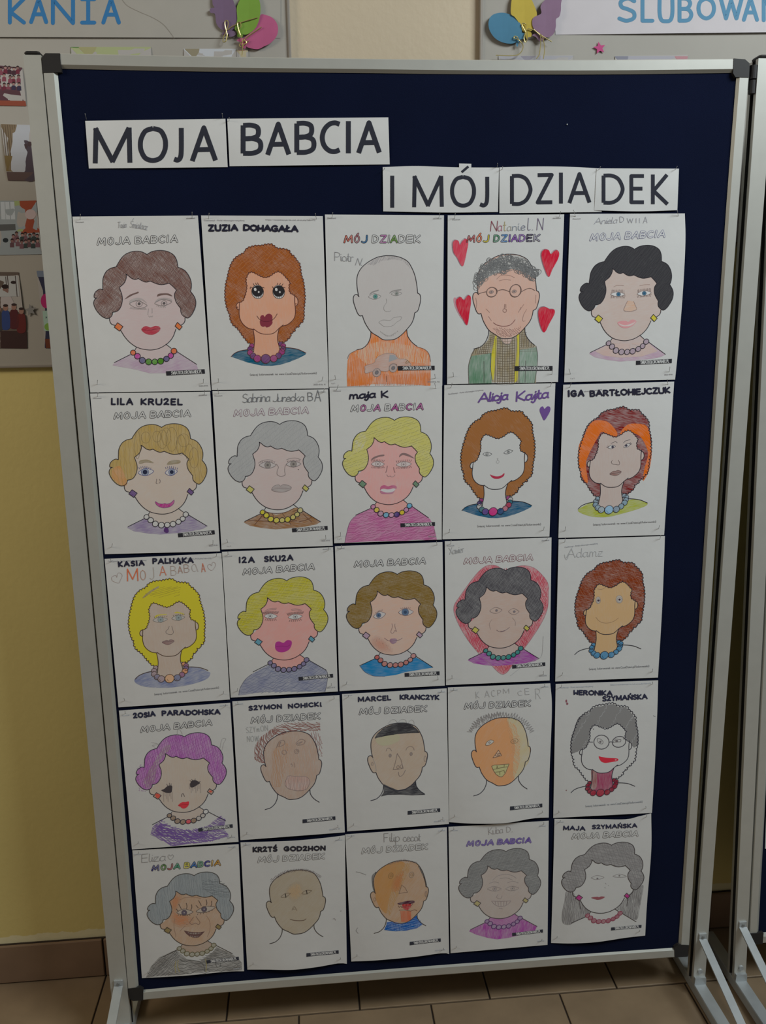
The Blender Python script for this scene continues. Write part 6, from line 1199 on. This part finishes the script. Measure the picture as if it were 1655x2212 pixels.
s = sheet(5, 'drawing of a long grey-haired grandmother with hot pink earrings and rose beads', (1150, 1710), [(240,295),(1285,235),(1220,1555),(203,1635)], R5, 55, bulge=(.003, .006), top=[(700,298),(1010,299),(1150,268)], bottom=[(430,1640),(700,1625),(1000,1580)], right=[(1285,640),(1240,1200)], left=[(228,800)])
d = [(857,588),(642,738),(508,1143),(1029,1125),(596,1342),(950,1317),(774,1405),(1015,1466),(422,512),(1145,475),(745,1310)]
for q in ([370,1075,440,1085,470,1140,510,1160,560,1250,620,1300,590,1350,480,1400,400,1440,330,1420,320,1320,345,1200], [1200,1010,1180,1150,1160,1260,1125,1385,1000,1330,960,1290,910,1270,990,1180,1050,1110,1100,1060]): s.fill('long_hair', (88,84,80), q, 1, True, .55, 82, .9); s.hatch('long_hair', (74,70,68), 3.4, q, 80, 20, 5, (50, 140), 2, 1)
t, hq = woman(s, d, (98,94,90), None, None, None, [(116,66,72)], (138,42,92), hairang=-25, haircov=.75, haircon=.7, out=(44,38,36), beadline=(96,44,54), beadcov=.7, titleout=(72,68,64), hh=[((80,76,74),10,22,3.4),((76,72,70),70,26,3.4)])
s.lines('eye', (98,92,88), 3, [[635,930,700,905,775,925,740,942,680,948,635,930],[870,912,940,890,1020,915,960,925,900,922,870,912]], 5); s.ell('eye', (82,76,74), None, 705, 938, 10, 8); s.ell('eye', (82,76,74), None, 942, 908, 9, 8); s.lines('nose', (104,98,94), 3, [[790,985,800,1000],[780,1035,795,1040],[820,1010,828,1018]]); s.fill('lips', (112,58,60), [638,1145,700,1135,720,1140,745,1132,785,1138,750,1160,710,1168,680,1162], 5); s.lines('earring_drop', (60,54,52), 5, [[512,1178,514,1220,524,1270],[1032,1155,1028,1200,1022,1240]], 6)
s.text('name_writing', 'MAJA', MARK, 14, 340,412, 568,415, 38, gap=.3, wob=.06); s.text('name_writing', 'S2YMAŃSKA', MARK, 13, 652,402, 1130,385, 38, gap=.28, wob=.04)
s.finish()
# ------------------------------------------------------------------ wall displays behind the board
YP = YW - .008
def hp(x, y, Y=YP): return hit(x, y, Y)
def display(pxs, label, strips, papcol):
    q = hp([p[0] for p in pxs], [p[1] for p in pxs]); C = q.mean(0)
    xe = float(hp(623.5, 60)[0]) if pxs[0][0] < 0 else float(hp(1040.5, 60)[0])          # upright edge nearest the middle
    for i in ((1, 2) if pxs[0][0] < 0 else (0, 3)): q[i][0] = xe
    q[2][2] = q[3][2] = float(hp(50, 790)[2]) if pxs[0][0] < 0 else float(hp(1605, 523)[2]); r = empty('wall_display', tuple(C)); tag(r, label, 'display board', 'framed displays on the wall')
    v = [p - C for p in q]; v2 = [p + np.array([0, YW - YP - .0005, 0]) for p in v]
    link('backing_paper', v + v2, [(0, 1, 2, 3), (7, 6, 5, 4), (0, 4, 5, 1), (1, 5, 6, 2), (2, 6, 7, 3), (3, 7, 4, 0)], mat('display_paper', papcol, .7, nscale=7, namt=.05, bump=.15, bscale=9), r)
    for a, b_, k in strips:
        a, b_ = np.array(hp(*a)), np.array(hp(*b_)); bb_ = MB(); p, s = a - C, b_ - C
        if k == 'v': s[0] = p[0]; p[2] = (v[0] if p[0] < 0 else v[1])[2]; s[2] = (v[3] if p[0] < 0 else v[2])[2]
        else: s[2] = p[2]; p[0] = v[3][0]; s[0] = v[2][0]
        if k == 'v': bb_.box((min(p[0], s[0]) - .003, -.004, min(p[2], s[2])), (max(p[0], s[0]) + .003, .007, max(p[2], s[2])), bev=.0015)
        else: bb_.box((min(p[0], s[0]), -.004, min(p[2], s[2]) - .003), (max(p[0], s[0]), .007, max(p[2], s[2]) + .003), bev=.0015)
        bb_.build('edge_strip', mat('display_edge', (.40, .36, .32), .35, .3, .5), r)
    return r
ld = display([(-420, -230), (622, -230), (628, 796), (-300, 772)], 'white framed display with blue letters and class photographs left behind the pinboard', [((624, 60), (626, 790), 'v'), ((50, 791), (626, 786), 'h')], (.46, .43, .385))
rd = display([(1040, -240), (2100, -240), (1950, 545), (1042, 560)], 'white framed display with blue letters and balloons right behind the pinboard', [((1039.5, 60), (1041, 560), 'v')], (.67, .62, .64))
WREF_L, WREF_R = (175, 171, 160), (190, 188, 190)
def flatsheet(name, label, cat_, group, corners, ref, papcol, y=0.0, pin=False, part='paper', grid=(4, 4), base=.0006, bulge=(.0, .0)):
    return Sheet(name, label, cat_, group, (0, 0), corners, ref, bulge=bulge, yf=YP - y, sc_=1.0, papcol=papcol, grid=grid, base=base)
# long paper banners carrying the words
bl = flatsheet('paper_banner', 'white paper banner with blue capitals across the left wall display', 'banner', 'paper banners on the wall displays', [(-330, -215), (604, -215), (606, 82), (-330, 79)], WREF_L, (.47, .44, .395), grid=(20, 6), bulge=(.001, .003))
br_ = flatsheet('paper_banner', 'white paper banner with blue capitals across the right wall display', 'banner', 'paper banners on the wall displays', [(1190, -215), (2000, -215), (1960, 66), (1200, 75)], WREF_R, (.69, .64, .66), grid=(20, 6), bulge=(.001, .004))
def letters(s, items, ref, c1, w, y0s, top):
    for ch, x0, x1, yb in items:
        gw, ss = glyph(ch)
        if ch == 'I' and (x1 - x0) > 20: gw, ss = .6, [[(0, 1), (.6, 1)], [(.3, 1), (.3, 0)], [(0, 0), (.6, 0)]]
        fx = (x1 - x0 - w) / max(gw, .05) if gw > .1 else 0; V, F = [], []; s.newpart()
        for P in ss: stroke_geo([(x0 + w / 2 + p[0] * fx, yb - w / 2 - p[1] * (yb - w - top)) for p in P], w, False, True, V, F)
        s._put('blue_letter', flat(al(c1, ref)), 3, V, F)
letters(bl, [('O', -185, -140, 52), ('T', -128, -82, 52), ('Y', -70, -30, 52), ('K', 17, 56, 53), ('A', 63, 104, 52), ('N', 110, 162, 54), ('I', 173, 208, 53), ('A', 219, 261, 53)], WREF_L, (48, 96, 130), 8.5, 0, -6)
letters(br_, [('S', 1334, 1376, 49), ('L', 1384, 1414, 49), ('U', 1421, 1457, 50), ('B', 1464, 1498, 49), ('O', 1505, 1547, 44), ('W', 1553, 1607, 44), ('A', 1603, 1640, 47), ('N', 1646, 1684, 48), ('I', 1694, 1722, 48), ('E', 1732, 1766, 48)], WREF_R, (84, 124, 152), 8.5, 0, -8)
bl.line('thread_line', (120, 112, 98), 1.1, [(262, -3), (275, 12), (300, 25), (330, 38), (352, 52), (366, 68), (376, 82)], 3)  # thread across the banner, drawn as a flat line
bl.finish(); br_.finish()
# balloons cut from card, tied with gold wire
GOLD = mat('gold_wire', (.72, .60, .25), .35, .7, .5)
def balloon(label, col, ref, poly, knot, wires, y, group):
    y += .0045
    s = flatsheet('paper_balloon', label, 'balloon', group, [(min(p[0] for p in poly), min(p[1] for p in poly)), (max(p[0] for p in poly), min(p[1] for p in poly)), (max(p[0] for p in poly), max(p[1] for p in poly)), (min(p[0] for p in poly), max(p[1] for p in poly))], ref, (.6, .6, .6), y)
    for ch in list(s.root.children): bpy.data.objects.remove(ch)
    P = cat(poly, True, 6); V, F = [], []; fill_geo(P, V, F, 12); s._put('balloon_card', mat('card_%d_%d_%d' % col, al(col, ref), .8, nscale=60, namt=.04), 0, V, F)
    if knot: V, F = [], []; fill_geo(cat(knot, True, 4), V, F, 12); s._put('balloon_knot', mat('card_%d_%d_%d' % col, al(col, ref), .8), 1, V, F)
    s.finish()
    for w in wires:
        pts = [Vector(hit(x, yy, s.yf - .004) - s.c) for x, yy in cat(w, n=5)]; m = MB(); m.path(pts, .0009, 5); m.build('wire_tie', GOLD, s.root)
f1 = lambda x0, L: [(x0 + a / 3.94, b / 3.94) for a, b in L]
L_ = 380
GB = 'card balloons on the wall displays'
balloon('purple card balloon above the left pinboard frame', (98, 78, 92), WREF_L, f1(L_, [(320,-60),(312,30),(328,62),(300,68),(287,88),(298,110),(332,120),(345,200),(380,245),(430,265),(480,255),(515,215),(523,150),(515,80),(490,10),(460,-60),(400,-110)]), f1(L_, [(440,258),(400,275),(400,298),(450,290),(455,312),(490,308),(510,290),(490,262)]),
        [f1(L_, [(430,265),(418,215),(420,180),(440,178),(445,205),(430,262),(405,320),(402,355),(425,350),(436,300),(430,268)]), f1(L_, [(440,255),(480,225),(560,190),(695,150)])], .001, GB)
balloon('small purple card nub of a balloon at the far left of the left trio', (98, 78, 92), WREF_L, f1(L_, [(330,62),(300,68),(287,88),(298,110),(335,118),(340,90)]), None, [], .0012, GB) if False else None
balloon('lime green card balloon in the middle of the left trio', (100, 126, 48), WREF_L, f1(L_, [(518,70),(540,10),(580,-60),(640,-80),(690,-40),(715,20),(720,90),(708,170),(680,235),(640,275),(590,295),(545,280),(500,245),(522,170)]), f1(L_, [(520,262),(500,245),(540,250),(570,300),(560,315),(525,312),(522,290)]),
        [f1(L_, [(550,300),(530,240),(525,195),(545,190),(555,220),(530,262),(560,320),(568,400),(562,470)])], .0022, GB)
balloon('pink card balloon lowest of the left trio', (150, 74, 98), WREF_L, f1(L_, [(585,320),(640,275),(690,215),(718,130),(760,126),(820,150),(860,200),(870,260),(850,320),(800,370),(750,395),(700,418),(640,412),(600,395),(575,360)]), f1(L_, [(590,330),(545,325),(518,345),(550,362),(560,395),(590,415),(600,380)]),
        [f1(L_, [(560,385),(600,370),(590,345),(560,360),(540,385),(560,400),(590,370),(625,345)]), f1(L_, [(570,350),(620,305),(730,230)])], .0004, GB)
R_ = 980
balloon('blue card balloon leftmost of the right trio', (70, 112, 138), WREF_R, f1(R_, [(297,200),(310,150),(350,118),(420,108),(490,128),(545,170),(575,215),(582,270),(570,320),(530,360),(480,372),(410,358),(350,322),(308,260)]), f1(R_, [(540,350),(570,285),(605,285),(600,330),(565,340),(545,398),(532,380)]),
        [f1(R_, [(582,365),(545,335),(515,325),(520,308),(545,318),(555,340),(590,380),(585,425),(550,465),(480,474),(360,470)])], .0012, GB)
balloon('yellow card balloon in the middle of the right trio', (170, 148, 66), WREF_R, f1(R_, [(500,-20),(488,60),(490,120),(520,145),(560,200),(582,260),(640,275),(680,235),(708,130),(700,80),(680,30),(655,-20),(620,-70),(540,-70)]), f1(R_, [(612,270),(660,275),(662,310),(635,318),(625,335),(605,300)]),
        [f1(R_, [(615,275),(590,230),(582,205),(600,198),(618,215),(612,262),(640,245),(690,262),(760,310),(835,355)]), f1(R_, [(625,270),(628,330),(610,360),(600,320),(612,280)])], .002, GB)
balloon('mauve card balloon of two bulges, rightmost of the right trio', (122, 96, 118), WREF_R, f1(R_, [(740,60),(760,20),(800,-20),(860,-50),(925,-40),(915,30),(913,90),(900,140),(872,165),(870,230),(850,290),(800,318),(740,300),(690,255),(670,205),(680,150),(745,115)]), f1(R_, [(745,295),(700,285),(668,300),(700,315),(725,345),(750,350),(775,325)]),
        [f1(R_, [(680,250),(720,285),(740,310),(740,380),(730,460),(705,500)]), f1(R_, [(740,290),(765,340),(775,420),(765,500)])], .003, GB)
def star(label, cx, cy, r, col, ref, y=.001):
    P = []
    for i in range(10):
        a = math.radians(-100 + i * 36); rr = r if i % 2 == 0 else r * .45; P.append((cx + rr * math.cos(a), cy + rr * math.sin(a)))
    q = hit([p[0] for p in P], [p[1] for p in P], YP - y - .002); c = q.mean(0); o = empty('paper_star', tuple(c)); tag(o, label, 'star')
    v = [p - c for p in q]; v2 = [p + np.array([0, .001, 0]) for p in v]
    link('star_card', v + v2, [tuple(range(10)), tuple(range(19, 9, -1))] + [(i, (i + 1) % 10, 10 + (i + 1) % 10, 10 + i) for i in range(10)], mat('star_%d' % col[0], al(col, ref), .7), o)
star('small pink card star below the blue letters of the right display', 1295.5, 103.5, 13.5, (170, 68, 115), WREF_R)
star('grey foil star between photographs on the left display', 66, 670, 13, (112, 108, 100), WREF_L, .002)
# class photographs: each a print with its own picture
def photo(label, corners, ref, draw, group='class photographs on the wall displays'):
    s = flatsheet('photograph', label, 'photo', group, corners, ref, (.5, .47, .45), .0005); draw(s); s.finish()
def crowd(s, pts, skins, r, shirts, rnd):
    for x, y in pts:
        c = rnd.choice(shirts); sk = rnd.choice(skins)
        s.fill('picture', c, [(x - r * 1.5, y + r * 4.5), (x - r * 1.4, y + r * 1.6), (x, y + r * .9), (x + r * 1.4, y + r * 1.6), (x + r * 1.5, y + r * 4.5)], 3, False)
        s.ell('picture', sk, None, x, y, r, r * 1.25, lv=4); s.fill('picture', (42, 30, 28), [(x - r * 1.05, y), (x - r * .9, y - r), (x, y - r * 1.5), (x + r * .9, y - r), (x + r * 1.05, y), (x + r * .5, y - r * .5), (x - r * .5, y - r * .5)], 5)
rp = random.Random(5); SK = [(128, 96, 88), (112, 82, 74), (140, 108, 96)]
def ph1(s):
    s.fill('picture', (76, 50, 52), [(-60, 136), (48, 146), (57, 229), (-50, 227)], 1, False); s.fill('picture', (120, 62, 45), [(-50, 216), (55, 218), (57, 229), (-50, 227)], 2, False)
    crowd(s, [(x + rp.uniform(-2, 2), y + rp.uniform(-3, 3)) for y in (148, 164, 182) for x in range(-40, 50, 10)], SK, 3.0, [(92, 40, 48), (50, 44, 58), (110, 60, 66), (60, 40, 44)], rp)
photo('class photo of a red-dressed crowd, topmost on the left display', [(-60, 134), (48, 146), (57, 229), (-50, 227)], WREF_L, ph1)
def ph2(s):
    s.fill('picture', (148, 146, 142), [(2, 268), (66, 270), (75, 391), (17, 390)], 1, False); s.fill('picture', (104, 88, 66), [(2, 268), (36, 269), (46, 372), (13, 370)], 2, False)
    for x in range(6, 36, 5): s.line('picture', (82, 68, 52), 1.2, [(x, 270), (x + 7, 336)], 3, False)
    s.fill('picture', (100, 82, 50), [(10, 336), (42, 338), (47, 372), (15, 370)], 3, False); s.fill('picture', (78, 62, 56), [(14, 371), (73, 372), (75, 391), (17, 390)], 3, False)
    s.fill('picture', (66, 56, 58), [(46, 310), (56, 303), (66, 312), (70, 345), (74, 388), (50, 386), (44, 345)], 4)
    for x, y in ((46, 307), (64, 311), (55, 316)): s.ell('picture', (62, 48, 46), None, x, y, 4.5, 5.5, lv=5)
photo('photo of children beside a brown curtain on the left display', [(2, 268), (66, 270), (75, 391), (17, 390)], WREF_L, ph2)
def ph3(s):
    s.fill('picture', (128, 132, 128), [(-60, 434), (78, 433), (90, 549), (-45, 552)], 1, False); s.fill('picture', (132, 140, 92), [(30, 434), (42, 434), (50, 500), (36, 500)], 2, False); s.fill('picture', (128, 62, 42), [(42, 434), (78, 433), (86, 502), (46, 505)], 2, False)
    for x in (3, 13, 24): s.fill('picture', (160, 162, 158), [(x - 2, 436), (x + 7, 436), (x + 9, 474), (x, 474)], 3, False)
    s.fill('picture', (78, 78, 74), [(-55, 486), (33, 484), (34, 497), (-50, 500)], 3, False); s.ell('picture', (158, 140, 132), None, 66, 463, 12, 11, lv=3); s.ell('picture', (40, 44, 44), None, 12, 519, 6, 5, lv=4)
    crowd(s, [(x + rp.uniform(-2, 2), y + rp.uniform(-3, 3)) for y in (507, 520) for x in range(28, 88, 9)], SK, 3.2, [(84, 60, 60), (50, 56, 52), (100, 70, 72)], rp)
photo('photo of a class sitting in a classroom with an orange wall on the left display', [(-60, 434), (78, 433), (90, 549), (-45, 552)], WREF_L, ph3)
def ph4(s):
    s.fill('picture', (84, 72, 62), [(-50, 587), (40, 588), (59, 753), (-40, 752)], 1, False); s.fill('picture', (150, 148, 140), [(-20, 596), (38, 596), (42, 640), (-18, 642)], 2, False)
    for x in (12, 16, 33): s.line('picture', (60, 48, 44), 1.4, [(x, 596), (x + 4, 640)], 3, False)
    s.ell('picture', (44, 34, 32), None, 29, 610, 6, 3.5, lv=4); s.fill('picture', (56, 40, 36), [(0, 715), (57, 715), (59, 753), (2, 752)], 2, False)
    s.ell('picture', (112, 84, 72), None, 12, 628, 6.5, 8, lv=6); s.ell('picture', (40, 30, 28), None, 11, 619, 7.5, 5, lv=7); s.fill('picture', (150, 140, 132), [(2, 642), (12, 635), (24, 642), (30, 664), (0, 664)], 5)
    for x, y, c in ((-4, 668, (60, 56, 52)), (12, 665, (48, 60, 96)), (30, 663, (72, 36, 36)), (46, 672, (86, 38, 34))):
        s.fill('picture', c, [(x - 9, y + 44), (x - 8, y + 10), (x, y + 6), (x + 8, y + 10), (x + 9, y + 44)], 8); s.ell('picture', (132, 98, 82), None, x, y, 5.5, 6.5, lv=9); s.ell('picture', (50, 38, 34), None, x, y - 5, 5.5, 3, lv=9.6)
photo('photo of a woman behind a row of children, lowest on the left display', [(-50, 587), (40, 588), (59, 753), (-40, 752)], WREF_L, ph4)
def ph5(s):
    s.fill('picture', (46, 46, 60), [(79, 585), (200, 586), (215, 754), (97, 752)], 1, False); s.fill('picture', (98, 104, 112), [(79, 585), (200, 586), (200, 600), (81, 598)], 2, False)
    s.ell('picture', (150, 40, 84), None, 100, 650, 12, 16, lv=3); s.fill('picture', (140, 160, 140), [(92, 672), (130, 668), (130, 715), (96, 715)], 3, False); s.ell('picture', (110, 140, 60), None, 104, 706, 8, 8, lv=4); s.fill('picture', (92, 50, 34), [(97, 732), (200, 732), (215, 754), (99, 752)], 3, False)
photo('dark photo with a magenta balloon beside the left stand post', [(79, 585), (200, 586), (215, 754), (97, 752)], WREF_L, ph5)
def strip(label, corners, ref, cols):
    def d(s):
        x0, x1 = corners[0][0], corners[1][0]; y0, y1 = corners[0][1], corners[2][1]
        for a, b_, c, lv in cols: s.fill('picture', c, [(x0 + (x1 - x0) * a, y0 + .4), (x0 + (x1 - x0) * b_, y0 + .4), (x0 + (x1 - x0) * b_, y1), (x0 + (x1 - x0) * a, y1)], lv, False)
    photo(label, corners, ref, d)
strip('pale green photo whose top shows above the pinboard frame at upper left', [(153, 101), (326, 102), (330, 175), (158, 174)], WREF_L, [(0, 1, (138, 140, 98), 1), (0, .1, (78, 104, 54), 2), (.1, .32, (134, 128, 88), 2)])
strip('beige photo whose top shows above the pinboard frame left of the balloons', [(397, 105), (510, 106), (514, 175), (400, 175)], WREF_L, [(0, 1, (158, 156, 150), 1), (.02, .3, (120, 110, 86), 2)])
strip('small orange photo top under the pink balloon', [(511, 108), (536, 108), (538, 170), (514, 170)], WREF_L, [(0, 1, (150, 138, 108), 1), (.2, .75, (138, 72, 54), 2)])
strip('grey photo top left of the pink star on the right display', [(1077, 120.5), (1238, 119), (1236, 190), (1079, 190)], WREF_R, [(0, 1, (150, 146, 152), 1), (.3, .5, (132, 126, 136), 2)])
strip('grey photo top right of the pink star on the right display', [(1329, 121), (1486, 118.5), (1482, 190), (1331, 190)], WREF_R, [(0, 1, (150, 146, 154), 1), (0, .18, (120, 118, 130), 2), (.82, 1, (160, 118, 124), 2)])
